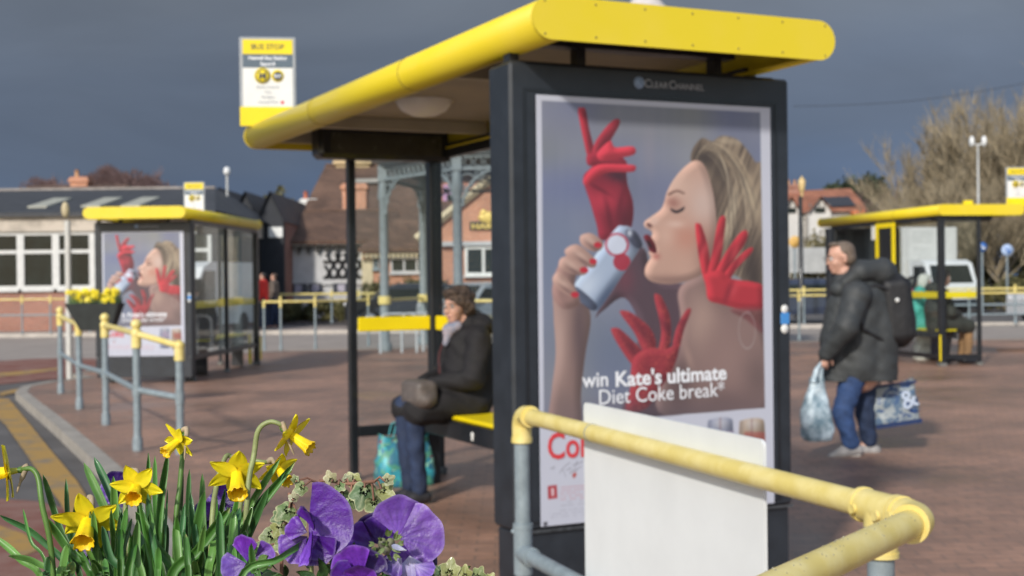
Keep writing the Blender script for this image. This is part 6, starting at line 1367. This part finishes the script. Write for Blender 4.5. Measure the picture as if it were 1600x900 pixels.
PANM = attrmat('pansy_petal', .42, sub=.12, var=.14, scale=140, bump=.15); IVYM = attrmat('ivy_leaf', .45, coat=.1, var=.12, scale=120, bump=.2); STM = mat('green_stem', (.10, .20, .04), .45, .2, 60, sub=.1); STP = mat('pale_stem', (.26, .30, .12), .5, .25, 60, sub=.1); PAP = mat('papery_sheath', (.40, .31, .20), .7, .25, 90)
def bez(p, n=10):
    """Catmull through points"""
    p = [Vector(q) for q in p]; p = [p[0] * 2 - p[1]] + p + [p[-1] * 2 - p[-2]]; out = []
    for i in range(1, len(p) - 2):
        for k in range(n):
            t = k / n; out.append(.5 * ((2 * p[i]) + (p[i + 1] - p[i - 1]) * t + (2 * p[i - 1] - 5 * p[i] + 4 * p[i + 1] - p[i + 2]) * t * t + (3 * p[i] - p[i - 1] - 3 * p[i + 1] + p[i + 2]) * t ** 3))
    out.append(p[-2]); return out
def strap(path, w, twist=0, col=(.035, .105, .018), seed=0, tipc=None, vdep=.28):
    """strap leaf with a channel and real thickness"""
    pts = bez(path, 7); n = len(pts); b = MB(); vs = []; cs = []; rng = random.Random(seed); m_ = 5; fs = []
    tocam = (CAM - pts[n // 2]).normalized(); v0 = rng.uniform(.8, 1.25)
    for i, p in enumerate(pts):
        t = i / (n - 1); d = (pts[min(i + 1, n - 1)] - pts[max(i - 1, 0)]).normalized(); sd = d.cross(tocam).normalized(); nn_ = sd.cross(d)
        a = twist * t + rng.uniform(-.02, .02); s2 = sd * math.cos(a) + nn_ * math.sin(a); n2 = nn_ * math.cos(a) - sd * math.sin(a)
        ww = w * (.85 + .3 * t) * (1 if t < .78 else max(.04, math.sqrt(max(0, 1 - ((t - .78) / .22) ** 2))))
        for j in range(m_):
            u = j / (m_ - 1) * 2 - 1; vs.append(p + s2 * u * ww * .5 - n2 * (1 - u * u) * ww * vdep)
            g_ = v0 * (1 + .35 * t) * (1 + .15 * abs(u)); k_ = (tipc if (tipc and t > .96) else col); cs.append(tuple(min(1, c * g_) for c in k_))
        for j in range(m_):
            u = (m_ - 1 - j) / (m_ - 1) * 2 - 1; vs.append(p + s2 * u * ww * .5 - n2 * ((1 - u * u) * ww * vdep + .0009 * (1 - abs(u)))); cs.append(tuple(min(1, c * v0 * .9) for c in col))
    M2 = 2 * m_
    for i in range(n - 1):
        for j in range(M2): j2 = (j + 1) % M2; fs.append((i * M2 + j, i * M2 + j2, (i + 1) * M2 + j2, (i + 1) * M2 + j))
    b.add(vs, fs, True, cs); return b
def petal(c, dr, nr, ln, w, cup=.1, ruf=.0, pw=(.55, 1.0), col=(.84, .62, .01), colb=None, n=9, m_=9, seed=0, tip=.0, fold=0, vein=0, rufn=3):
    """petal from c along dr, facing nr. outline: width*sin-profile"""
    rng = random.Random(seed); dr = dr.normalized(); sd = dr.cross(nr).normalized(); nr = sd.cross(dr).normalized(); vs = []; cs = []; fs = []; ph = rng.uniform(0, 6)
    for i in range(n + 1):
        t = i / n; prof = (math.sin(PI * min(1, t) ** pw[0]) ** pw[1]) if t < 1 else 0; prof = max(prof, .14 * (1 - t), .03)
        for j in range(m_):
            u = j / (m_ - 1) * 2 - 1; x = u * w * .5 * prof; z = cup * ln * t * t + fold * abs(u) * w * prof + ruf * ln * t * math.sin(rufn * u * 2 + ph) * (t ** 1.5) - .35 * fold * w * prof
            yy = ln * t * (1 - .0 * abs(u)); vs.append(c + dr * yy + sd * x + nr * z)
            k_ = 1 - (vein * (.5 + .5 * math.sin(u * 26 + math.sin(t * 9) * .6)) * (1 - t * .5)); cc = colb if colb else col; cs.append(tuple(min(1, (cc[q] * (1 - t) + col[q] * t) * k_) for q in range(3)))
    for i in range(n):
        for j in range(m_ - 1): a = i * m_ + j; fs.append((a, a + 1, a + m_ + 1, a + m_))
    # thin solid petal: offset back skin
    nv = len(vs); vs += [v - nr * .0005 for v in vs]; cs += cs; fs += [tuple(k + nv for k in f[::-1]) for f in fs]
    b = MB(); b.add(vs, fs, True, cs); return b
def daffodil(label, px, py, d, axis, size, path, roll=0, bend=None, sheath=True, corl=1.0, seed=0, refl=-.10, hood=None):
    c = P(px, py, d); ax = Vector(axis).normalized(); base = Vector(path[0]); R = thing('daffodil', base, label, 'daffodil', 'daffodils in the foreground planter')
    _, a_, b_ = frame(ax, Vector((0, .2, 1))); rng = random.Random(seed)
    for k in range(6):
        t = roll + k * PI / 3 + rng.uniform(-.12, .12); v = a_ * math.cos(t) + b_ * math.sin(t) + ax * (refl + rng.uniform(-.12, .10))
        petal(c - ax * .002 * (k % 2), v, ax, size * .52 * rng.uniform(.92, 1.06), size * .30 * rng.uniform(.92, 1.1), .10, .03, (.72, .75), (.97, .80, .015), (.90, .72, .03), seed=seed + k, fold=rng.uniform(-.02, .14)).build('petal', PETM, R, attr=True, fix=False)
    # corona
    b = MB(); n = 36; vs = []; cs = []; fs = []; prof = [(.085, -.03), (.095, .02), (.105, .12), (.12, .24), (.135, .36), (.158, .43), (.165, .46)]
    for i, (r, z) in enumerate(prof):
        for k in range(n):
            t = 2 * PI * k / n; fr_ = (i / 6) ** 3; rr = r * size * (1 + .10 * fr_ * math.sin(t * 9 + seed) + .06 * fr_ * math.sin(t * 5) + .03 * math.sin(t * 6)); zz_ = z * size * corl * (1 + .05 * fr_ * math.sin(t * 9 + 1))
            vs.append(c + ax * zz_ + (a_ * math.cos(t) + b_ * math.sin(t)) * rr); cs.append((1.0, .66 - .06 * fr_, .010) if i > 3 else (1.0, .72, .012))
    for (r, z) in ((.150, .44), (.118, .33), (.095, .2), (.06, .05), (.0, .0)):
        for k in range(n): t = 2 * PI * k / n; vs.append(c + ax * z * size * corl + (a_ * math.cos(t) + b_ * math.sin(t)) * r * size * (1 + .06 * math.sin(t * 9 + seed) * (r > .14))); cs.append((.95, .60, .01))
    for i in range(len(vs) // n - 1):
        for k in range(n): k2 = (k + 1) % n; fs.append((i * n + k, i * n + k2, (i + 1) * n + k2, (i + 1) * n + k))
    b.add(vs, fs, True, cs); b.build('corona', CORM, R, attr=True, fix=False)
    # tube behind the petals, ovary, stem
    t1 = c - ax * size * .20; t2 = c - ax * size * .34
    b = MB(); b.tube([c + ax * .001, c - ax * size * .08, t1], [size * .085, size * .06, size * .045], 12); b.build('flower_tube', mat('tube_green_yellow', (.62, .58, .06), .5, .15, 80, sub=.2), R)
    b = MB(); b.tube([t1 + ax * .001, (t1 + t2) / 2, t2], [size * .045, size * .065, size * .04], 12); b.build('ovary', STM, R)
    pts = bez([Vector(q) for q in path] + [t2 - ax * size * .10 if bend is None else bend, t2], 8); m_ = len(pts); b = MB(); b.tube(pts, [.0021 - .0006 * (i / m_) ** 2 for i in range(m_)], 10); b.build('stem', STM if seed % 2 else STP, R)
    if sheath:
        s0 = pts[-6]; b = MB(); q = [s0, s0 + (t2 - s0) * .6 + Vector((.002, -.003, .002)), t1 + Vector((.003, -.004, -.008)), t1 + ax * size * .1 + Vector((.004, -.002, -.016))]; b.tube(bez(q, 4), [.0023] * 4 + [.0019] * 4 + [.0009] * 4 + [.0003], 7); b.build('sheath', PAP, R)
    return R
def soil(px, d): v = P(px, 980, d); return Vector((v.x, v.y, SOILZ))
def pp(px, py, d): return P(px, py, d)
dF = 1.03
daffodil('daffodil at the lower left with its trumpet pointing down towards the camera', 137, 815, .99, (.10, -.80, -.52), .0500, [soil(160, .99), pp(158, 900, .99), pp(150, 850, 1.01)], .35, pp(140, 778, 1.012), seed=1, corl=1.0)
daffodil('daffodil left of centre facing the camera above the leaf clump', 212, 762, 1.00, (.12, -.86, -.36), .0395, [soil(228, 1.0), pp(204, 880, 1.0), pp(196, 800, 1.02)], .1, pp(204, 736, 1.02), seed=2, corl=.9)
daffodil('highest upright daffodil of the left group, seen partly from behind', 277, 690, 1.02, (-.50, -.66, -.50), .0300, [soil(270, 1.02), pp(274, 840, 1.02), pp(281, 760, 1.03), pp(286, 700, 1.035)], .2, pp(285, 672, 1.03), seed=3, corl=1.05)
daffodil('daffodil with a long trumpet left of the tallest drooping bloom', 370, 742, .98, (.18, -.74, -.58), .0450, [soil(322, .98), pp(330, 850, .98), pp(338, 760, 1.0), pp(352, 715, 1.01)], .55, pp(362, 714, 1.012), seed=4, corl=1.0)
daffodil('tallest daffodil, in profile, hanging from a hooked pale stem', 457, 681, .98, (.80, -.34, -.50), .0345, [soil(370, .97), pp(385, 800, .97), pp(397, 710, .98), pp(404, 672, .98), pp(422, 659, .98)], .0, pp(440, 664, .98), seed=6, corl=1.15)
daffodil('half hidden daffodil just below the tallest drooping bloom', 437, 735, 1.05, (.55, -.62, -.50), .0330, [soil(372, 1.05), pp(372, 840, 1.05), pp(385, 745, 1.05), pp(396, 722, 1.05)], .3, pp(412, 722, 1.05), seed=8, corl=1.0)
daffodil('daffodil cut off by the left edge, in profile on an arched stem', 9, 738, .97, (-.93, -.30, -.12), .0440, [soil(98, .96), pp(82, 880, .96), pp(66, 790, .96), pp(60, 748, .965), pp(50, 733, .968)], .2, pp(36, 733, .97), seed=9, corl=.9)
# strap leaves, several clumps
def leafclump(label, specs, seed):
    base = soil(specs[0][0][0], specs[0][2]); R = thing('daffodil_clump', base, label, 'plant', 'daffodil leaf clumps in the foreground planter')
    for i, (b0, tip, d, w, *mid) in enumerate(specs):
        s0 = soil(b0[0], d); a = P(b0[0], b0[1], d); w *= .64; e = P(tip[0], tip[1], d + random.Random(seed + i).uniform(-.03, .03)); m_ = P(*mid[0], d) if mid else a.lerp(e, .5) + Vector((0, 0, .004))
        g = random.Random(seed * 31 + i); col = g.choice([(.040, .125, .018), (.030, .095, .022), (.055, .15, .03), (.035, .11, .035), (.075, .17, .035)])
        strap([s0, a, m_, e], w, g.uniform(-1.0, 1.0), col, seed * 50 + i, (.22, .24, .08) if g.random() < .15 else None).build('leaf', LEAFM, R, attr=True, fix=False)
    return R
rL = random.Random(42)
def rnd(n, x0, x1, y0, y1, d0, d1, fan=.5, bx=None):
    out = []
    for _ in range(n):
        tx = rL.uniform(x0, x1); ty = rL.uniform(y0, y1); c0 = bx if bx is not None else (x0 + x1) / 2; b_ = c0 + (tx - c0) * fan + rL.uniform(-14, 14); out.append(((b_, 925), (tx, ty), rL.uniform(d0, d1), rL.uniform(.0058, .0098), ((b_ + (tx - b_) * .42, (925 + ty) / 2 - 4),)[0]))
    return out
leafclump('sparse daffodil leaves fanning out at the left edge of the planter', [((120, 925), (0, 806), .97, .0080, (62, 842)), ((100, 925), (14, 868), .97, .0072, (58, 880)), ((70, 925), (-8, 838), .98, .0075, (30, 872)), ((75, 905), (36, 795), .95, .0034, (48, 845)), ((130, 925), (67, 741), 1.0, .0070, (92, 820)), ((150, 925), (70, 808), .98, .0085, (100, 850)), ((128, 925), (103, 748), 1.03, .0056, (108, 830)), ((110, 925), (120, 780), 1.02, .0060, (112, 850))] + rnd(8, 60, 130, 850, 890, .90, 1.0), 3)
leafclump('daffodil leaves with two tall blades behind the lower left bloom', [((215, 925), (131, 723), 1.03, .0095, (166, 800)), ((225, 925), (147, 714), 1.04, .0095, (180, 790)), ((205, 925), (177, 744), 1.02, .0085, (182, 820)), ((180, 925), (140, 800), 1.0, .0080, (152, 860)), ((200, 925), (160, 822), .93, .0088, (172, 870)), ((190, 925), (198, 792), .99, .0070, (190, 850)), ((225, 930), (215, 812), .93, .0085, (214, 870))] + rnd(20, 120, 230, 790, 880, .90, 1.04, .6), 5)
leafclump('dense upright daffodil leaves under the highest left bloom', [((240, 925), (232, 708), 1.05, .0070, (232, 810)), ((245, 925), (262, 708), 1.05, .0095, (250, 800)), ((262, 925), (242, 712), 1.06, .0060, (244, 810)), ((275, 925), (285, 722), 1.03, .0065, (280, 820)), ((290, 925), (296, 733), 1.02, .0065, (293, 830)), ((258, 925), (215, 790), .96, .0105, (236, 850)), ((280, 925), (212, 800), .95, .0105, (240, 850)), ((285, 925), (276, 806), .95, .0088, (277, 866)), ((255, 925), (262, 765), 1.0, .0032, (258, 840))] + rnd(26, 210, 320, 760, 870, .91, 1.06, .65), 7)
leafclump('daffodil leaves around the stems left of the pansies', [((300, 925), (298, 770), .98, .0080, (300, 850)), ((330, 925), (316, 740), 1.03, .0075, (318, 830)), ((262, 925), (360, 793), .93, .0115, (310, 860)), ((345, 925), (336, 760), 1.03, .0080, (338, 840)), ((320, 925), (352, 765), 1.02, .0075, (338, 840)), ((350, 925), (372, 770), 1.01, .0080, (358, 850))] + rnd(24, 285, 385, 770, 880, .91, 1.05, .6), 9)
leafclump('long daffodil blades slanting up to the right beside the tall drooping bloom', [((322, 925), (438, 716), 1.00, .0080, (385, 800)), ((332, 925), (461, 722), .99, .0095, (398, 805)), ((345, 925), (420, 762), .98, .0085, (382, 850)), ((318, 925), (446, 738), 1.01, .0065, (382, 815)), ((368, 930), (510, 829), .84, .0078, (438, 872)), ((350, 925), (395, 790), .95, .0078, (372, 860)), ((372, 930), (366, 855), .88, .006, (367, 893)), ((405, 930), (392, 850), .86, .007, (396, 890))] + rnd(12, 340, 400, 800, 885, .90, 1.0, .5), 11)
# ---- pansies
def fan(c, dr, nr, R_, half, col, colc, seed=0, cup=.12, ruf=.05, vein=.35, squash=1.0, n=12, m_=25, dark=None):
    """broad rounded pansy petal: polar fan with wavy margin"""
    rng = random.Random(seed); dr = dr.normalized(); sd = dr.cross(nr).normalized(); nr = sd.cross(dr).normalized(); p1, p2_, p3 = [rng.uniform(0, 6) for _ in range(3)]; vs = []; cs = []; fs = []
    for i in range(n + 1):
        t = i / n
        for j in range(m_):
            u = j / (m_ - 1) * 2 - 1; a = u * half; rr = R_ * t * (1 - .16 * abs(u) ** 3) * (1 + .03 * math.sin(5 * u + p1) + .015 * math.sin(11 * u + p2_)) * (.62 + .38 * math.cos(a * .55) if squash != 1 else 1)
            z = cup * R_ * t * t + ruf * R_ * t ** 2.2 * (math.sin(4.2 * u + p2_) + .45 * math.sin(9 * u + p3)) - .10 * R_ * math.cos(u * 1.5) * t * (1 - t) + (noise.noise(Vector((t * 3 + seed, u * 4, 0)))) * .05 * R_ * t
            vs.append(c + dr * rr * math.cos(a) * squash + sd * rr * math.sin(a) + nr * z)
            vv = vein * (max(0, math.sin(u * 24 + math.sin(t * 5 + u * 3) * .9)) ** 2) * (1 - t * .75); e = .16 * (t > .965); cc = [(colc[q] * (1 - t) ** 1.5 + col[q] * (1 - (1 - t) ** 1.5)) * (1 - vv) + e * .6 for q in range(3)]; cs.append(tuple(min(1, max(0, x)) for x in cc))
    for i in range(n):
        for j in range(m_ - 1): a = i * m_ + j; fs.append((a, a + 1, a + m_ + 1, a + m_))
    nv = len(vs); vs += [v - nr * .0006 for v in vs]; cs += cs; fs += [tuple(k + nv for k in f[::-1]) for f in fs]; b = MB(); b.add(vs, fs, True, cs); return b
VIO = (.072, .010, .23); VIL = (.115, .040, .29); VID = (.028, .006, .11); VIC = (.07, .012, .24)
def v3(x, y, z=0): return RT * x + UPV * y - FWD * z
def pansy(label, parts, stem, seed=0, extra=None):
    R = thing('pansy', soil(stem[0], stem[2]), label, 'pansy', 'purple pansies in the foreground planter')
    for k, (cx, cy, d, dx, dy, dz, nx, ny, nz, r, half, col, colc, *o) in enumerate(parts):
        kw = o[0] if o else {}; fan(P(cx, cy, d), v3(dx, dy, dz), v3(nx, ny, nz), r, half, col, colc, seed + k * 7, **kw).build('petal', PANM, R, attr=True, fix=False)
    b = MB(); e = P(stem[0], stem[1], stem[2]); b.tube(bez([soil(stem[0], stem[2]), e.lerp(soil(stem[0], stem[2]), .5), e], 5), .0017, 8); b.build('stem', STP, R); return R
mm = .85 / FP   # metres per photo pixel at 0.85 m
pansy('large deep purple pansy with one big round petal, in profile', [
    (482, 815, .852, 1, -.02, .02, -.10, .15, 1, 70 * mm, 1.5, (.082, .012, .255), (.10, .02, .30), dict(cup=.04, ruf=.05, vein=.35)),
    (484, 836, .848, .55, -.80, .0, -.3, .2, 1, 50 * mm, .9, VIO, VID, dict(cup=.10, ruf=.04)),
    (490, 830, .842, -.20, 1, .15, -.95, .1, .55, 44 * mm, .8, VIO, VIC, dict(cup=.2, ruf=.05)),
    (487, 828, .840, -.1, -1, .15, -.9, -.1, .55, 56 * mm, .45, (.17, .05, .46), VIC, dict(cup=.15, ruf=.06)),
    (480, 832, .846, -.9, .28, -.1, -.1, .2, 1, 34 * mm, .75, (.13, .03, .36), VID, dict(cup=.1, ruf=.08)),
    (480, 838, .850, -.75, -.65, -.1, -.1, .2, 1, 50 * mm, .75, (.13, .04, .34), VID, dict(cup=.1, ruf=.08))], (486, 850, .856), 1)
pansy('light violet pansy at the right with veined petals turned away', [
    (622, 838, .868, .22, 1, .0, .15, .1, 1, 64 * mm, 1.12, VIL, (.22, .10, .52), dict(cup=-.05, ruf=.06, vein=.45)),
    (624, 840, .858, 1, .10, .0, .15, .25, 1, 70 * mm, 1.05, (.14, .052, .33), (.10, .036, .27), dict(cup=-.04, ruf=.045, vein=.5)),
    (622, 852, .872, .60, -.72, -.1, .1, .3, 1, 72 * mm, .85, VID, (.10, .04, .30), dict(cup=.05, ruf=.05)),
    (618, 850, .868, .05, -1, .0, .1, .3, 1, 50 * mm, .8, VID, VID, dict(cup=.05, ruf=.08))], (620, 850, .880), 11)
pansy('darkest pansy between the two large purple blooms', [
    (590, 850, .905, -.35, 1, 0, 0, .25, 1, 52 * mm, 1.0, VID, (.08, .015, .25), dict(ruf=.07)), (590, 850, .90, .4, 1, 0, 0, .25, 1, 50 * mm, .9, (.07, .015, .24), VID, dict(ruf=.07)),
    (585, 852, .90, -1, .2, 0, 0, .25, 1, 50 * mm, .9, (.12, .025, .36), VID, dict(ruf=.09)), (588, 856, .90, -.5, -.9, 0, 0, .25, 1, 46 * mm, .9, VID, VID, dict(ruf=.07))], (590, 856, .906), 21)
pansy('purple pansy at the bottom edge below the flower buds', [
    (566, 900, .822, -.55, .95, .2, -.25, .2, 1, 54 * mm, .8, (.20, .045, .50), VIO, dict(ruf=.07)), (566, 902, .828, .30, 1, -.1, .1, .3, 1, 46 * mm, 1.0, VID, VID, dict(ruf=.05)),
    (566, 908, .812, .15, .95, .5, 0, .5, 1, 36 * mm, 1.2, (.19, .04, .48), VIO, dict(cup=.3, ruf=.06)), (560, 908, .815, -.9, .2, .2, 0, .3, 1, 44 * mm, .9, VIO, VIO, dict(ruf=.06))], (566, 910, .832), 31)
pansy('small pansy at the left of the pansies beside the daffodil leaves', [
    (386, 878, .872, -.08, 1, 0, -.5, .1, 1, 44 * mm, .72, (.15, .025, .38), VIC, dict(ruf=.05)), (384, 880, .868, -.8, -.30, .1, -.1, .3, 1, 40 * mm, .9, (.14, .07, .36), VIO, dict(ruf=.06, vein=.3)),
    (398, 872, .874, 1, .40, 0, .1, .2, 1, 34 * mm, .85, (.16, .06, .40), VID, dict(ruf=.07)), (390, 884, .87, .2, -1, 0, 0, .2, 1, 30 * mm, .9, VID, VID, {})], (390, 890, .876), 41)
pansy('crumpled pale violet pansy fading near the bottom right', [
    (640, 868, .842, .15, -.8, .3, 0, .5, 1, 36 * mm, .9, (.30, .26, .50), (.45, .42, .58), dict(ruf=.22, vein=.55)), (628, 872, .838, -.6, -.6, .3, 0, .5, 1, 32 * mm, .8, (.12, .05, .32), (.40, .36, .52), dict(ruf=.22, vein=.5)),
    (648, 882, .836, .7, -.4, .3, .1, .5, 1, 34 * mm, .8, (.20, .10, .45), (.36, .30, .55), dict(ruf=.2, vein=.5))], (636, 880, .850), 51)
for lab, x_, y_, d_, sd_ in (('deep purple pansy half hidden behind the left daffodil leaves', 185, 765, 1.10, 61), ('dark purple pansy hidden behind the middle daffodil leaves', 352, 785, 1.12, 65), ('dark purple pansy low behind the lower left daffodil', 140, 862, 1.05, 67), ('blackish purple pansy behind the leaves near the tallest blade', 325, 812, 1.10, 69)):
    pansy(lab, [(x_, y_, d_, -.2, 1, 0, 0, .3, 1, .016, .9, VID, VID, {}), (x_, y_, d_ - .003, .9, .3, 0, 0, .3, 1, .017, .9, VID, VID, {}), (x_, y_, d_ - .002, -.9, -.2, 0, 0, .3, 1, .016, .9, (.09, .02, .28), VID, {}), (x_, y_, d_, .3, -1, 0, 0, .3, 1, .015, .8, VID, VID, {})], (x_, y_, d_ + .004), sd_)
# buds
rb = random.Random(8); BD = thing('pansy_bud_cluster', soil(606, .85), 'cluster of green pansy buds and sepals between the purple blooms', 'flower bud')
for (x_, y_, dx, dy, r_) in ((597, 845, -.8, .7, 9), (585, 850, -1, .0, 10), (605, 838, .5, 1, 15), (615, 842, 1, .8, 16), (600, 856, -.3, -.2, 12), (612, 856, 1, -.1, 16), (622, 850, 1, .5, 11), (594, 862, -.9, -.5, 11), (606, 866, .3, -1, 12), (616, 866, .8, -.7, 13), (602, 850, 0, 0, 9), (588, 858, -.9, -.2, 9)):
    c = P(x_, y_, .828 + rb.uniform(-.006, .006))
    for k in range(4):
        v = v3(dx + rb.uniform(-.6, .6), dy + rb.uniform(-.6, .6), .4 + rb.uniform(-.3, .3)); petal(c, v, v3(rb.uniform(-.4, .4), .3, 1), r_ * mm * rb.uniform(.8, 1.1), r_ * mm * .42, .12, .02, (.6, .8), rb.choice([(.16, .22, .06), (.24, .28, .12), (.12, .17, .06)]), (.10, .15, .04), 6, 5, seed=k).build('sepal', IVYM, BD, attr=True, fix=False) if k < 3 else None
b = MB()
for (x_, y_) in ((604, 858), (598, 850), (610, 850)): b.ball(P(x_, y_, .832), (.0030, .0030, .0040), 10, 8)
b.build('bud', mat('bud_green_purple', (.12, .11, .10), .6, .4, 160, col2=(.22, .24, .10)), BD)
petal(P(612, 852, .822), v3(1, -.35, .1), v3(-.1, .9, 1), 24 * mm, 9 * mm, .08, .05, (.6, .8), (.42, .42, .56), (.30, .32, .46), seed=5, vein=.3).build('pale_petal', PANM, BD, attr=True, fix=False)
# ---- ivy
def ivyleaf(c, dr, nr, s_, seed, pale=0):
    rng = random.Random(seed); dr = dr.normalized(); sd = dr.cross(nr).normalized(); nr = sd.cross(dr).normalized(); n = 40; vs = [c]; cs = [(.30, .34, .16)]; fs = []; rings = (.3, .6, .82, .93, 1.0)
    gr = rng.choice([(.13, .20, .07), (.17, .22, .09), (.10, .16, .07), (.26, .28, .10)]); cm = (.46, .46, .25)
    def rad(a):  # five lobes
        r = .62
        for la, lr, lw in ((0, .52, .40), (1.05, .30, .38), (-1.05, .30, .38), (2.1, .10, .45), (-2.1, .10, .45)): r += lr * math.exp(-((a - la) / lw) ** 2)
        return r - .30 * math.exp(-((abs(a) - PI) / .35) ** 2)
    for t in rings:
        for k in range(n):
            a = (k / n * 2 - 1) * PI; r = rad(a) * s_ * t * .62; z = .10 * s_ * math.sin(a * 2 + seed) * t * t - .07 * s_ * abs(math.sin(a)) * t; vs.append(c + dr * (r * math.cos(a) + s_ * .15 * t) + sd * r * math.sin(a) + nr * z)
            vn = max(0, math.cos(a * 3)) ** 12; j_ = noise.noise(Vector((math.cos(a) * 2 * t + seed, math.sin(a) * 2 * t, seed * .7))) * .5 + .5
            if t > .95: cc = cm
            elif t > .85: cc = tuple(gr[q] * .5 + cm[q] * .5 for q in range(3)) if j_ > .5 else gr
            else: cc = tuple(gr[q] * (1 - .5 * vn) + (.42, .45, .25)[q] * .5 * vn for q in range(3)); cc = tuple(x * (.8 + .4 * j_) for x in cc)
            cs.append(tuple(min(1, x * (1 - pale) + pale * y) for x, y in zip(cc, (.50, .44, .30))))
    for k in range(n): fs.append((0, 1 + k, 1 + (k + 1) % n))
    for i in range(len(rings) - 1):
        for k in range(n): a, b_ = 1 + i * n + k, 1 + i * n + (k + 1) % n; fs.append((a, b_, b_ + n, a + n))
    nv = len(vs); vs += [v - nr * .0005 for v in vs]; cs += cs; fs += [tuple(q + nv for q in f[::-1]) for f in fs]; b = MB(); b.add(vs, fs, True, cs); return b
def ivy(label, leaves, stem, seed, gp='variegated ivy sprigs in the foreground planter'):
    R = thing('ivy_sprig', soil(stem[0][0], stem[0][2]), label, 'ivy', gp); rng = random.Random(seed)
    pts = [soil(stem[0][0], stem[0][2])] + [P(*q) for q in stem]; b = MB(); b.tube(bez(pts, 5), .0013, 7)
    for i, (x_, y_, d_, s_, ang_, *o) in enumerate(leaves):
        c = P(x_, y_, d_); near = min(bez(pts, 8), key=lambda v: (v - c).length); b.tube([near, near.lerp(c, .5) + Vector((0, 0, .003)), c], .0008, 6)
        ivyleaf(c, v3(math.cos(ang_), math.sin(ang_), rng.uniform(-.2, .3)), v3(rng.uniform(-.35, .35), rng.uniform(.0, .5), 1), s_ * 1.2 * mm, seed + i, o[0] if o else 0).build('leaf', IVYM, R, attr=True, fix=False)
    b.build('stem', mat('ivy_stem', (.24, .12, .08), .7, .3, 60), R); return R
ivy('ivy sprig with cream edged leaves arching over the large purple pansy', [(474, 760, .93, 22, -2.6), (462, 752, .93, 12, 1.9), (534, 770, .93, 25, -1.6), (548, 780, .925, 19, -1.2), (570, 762, .91, 40, -1.8), (584, 782, .905, 30, -1.35), (596, 764, .90, 26, -.5), (602, 752, .895, 18, .5, .4), (556, 756, .93, 24, 2.2), (518, 752, .93, 20, 1.9, .5), (540, 752, .93, 16, .8, .3), (528, 758, .928, 16, -.6)], [(520, 860, .95), (500, 790, .945), (500, 752, .94), (545, 756, .93), (585, 752, .90)], 3)
ivy('ivy sprig of yellowish green leaves left of the large purple pansy', [(458, 782, .90, 15, 1.5, .5), (452, 794, .90, 30, -2.4), (464, 802, .90, 28, -1.1), (440, 806, .905, 22, -2.7), (438, 820, .92, 26, -2.1), (425, 832, .93, 34, -1.9), (446, 826, .92, 22, -1.2, .2), (418, 852, .93, 30, -2.4), (440, 848, .92, 24, -1.5)], [(440, 880, .93), (448, 820, .92), (455, 785, .905), (452, 770, .905)], 13)
ivy('ivy sprig with small round leaves spilling over the right end of the planter', [(690, 895, .86, 17, 2.3), (702, 898, .86, 27, 1.4), (726, 902, .86, 21, 1.5), (745, 904, .86, 22, 1.1), (762, 909, .86, 17, .9), (676, 905, .865, 20, 2.2), (712, 913, .862, 24, 1.0), (735, 917, .862, 20, 1.4)], [(650, 915, .88), (690, 914, .87), (730, 914, .865), (765, 917, .86)], 23)
# low green leaves of the pansies
rP = random.Random(5)
PL_ = thing('pansy_foliage', soil(500, .9), 'low green leaves filling the planter beneath the pansies', 'plant')
for i in range(64):
    x_ = rP.uniform(395, 720); y_ = rP.uniform(868, 925) + (0 if x_ < 600 else 14); d_ = rP.uniform(.84, .98); g_ = rP.choice([(.05, .13, .02), (.08, .18, .03), (.035, .09, .02), (.11, .2, .05)])
    if 650 < x_: y_ = rP.uniform(898, 930)
    petal(P(x_, y_, d_), v3(rP.uniform(-1, 1), rP.uniform(-.1, 1), rP.uniform(0, .6)), v3(rP.uniform(-.5, .5), rP.uniform(.2, 1), .8), rP.uniform(24, 40) * mm, rP.uniform(12, 18) * mm, .1, .08, (.7, .8), g_, tuple(q * .7 for q in g_), seed=i, fold=.1).build('leaf', IVYM, PL_, attr=True, fix=False)

q0, q1 = P(1240, 166, 60), P(1640, 122, 60)
b = MB(); b.tube([q0.lerp(q1, t) - Vector((0, 0, .35 * math.sin(PI * t))) for t in np.linspace(0, 1, 9)], .012, 5)
solo('overhead_wire', b, mat('wire_dark', (.03, .03, .03), .6, .1), 'thin overhead wire crossing the storm sky at the upper right', 'wire')
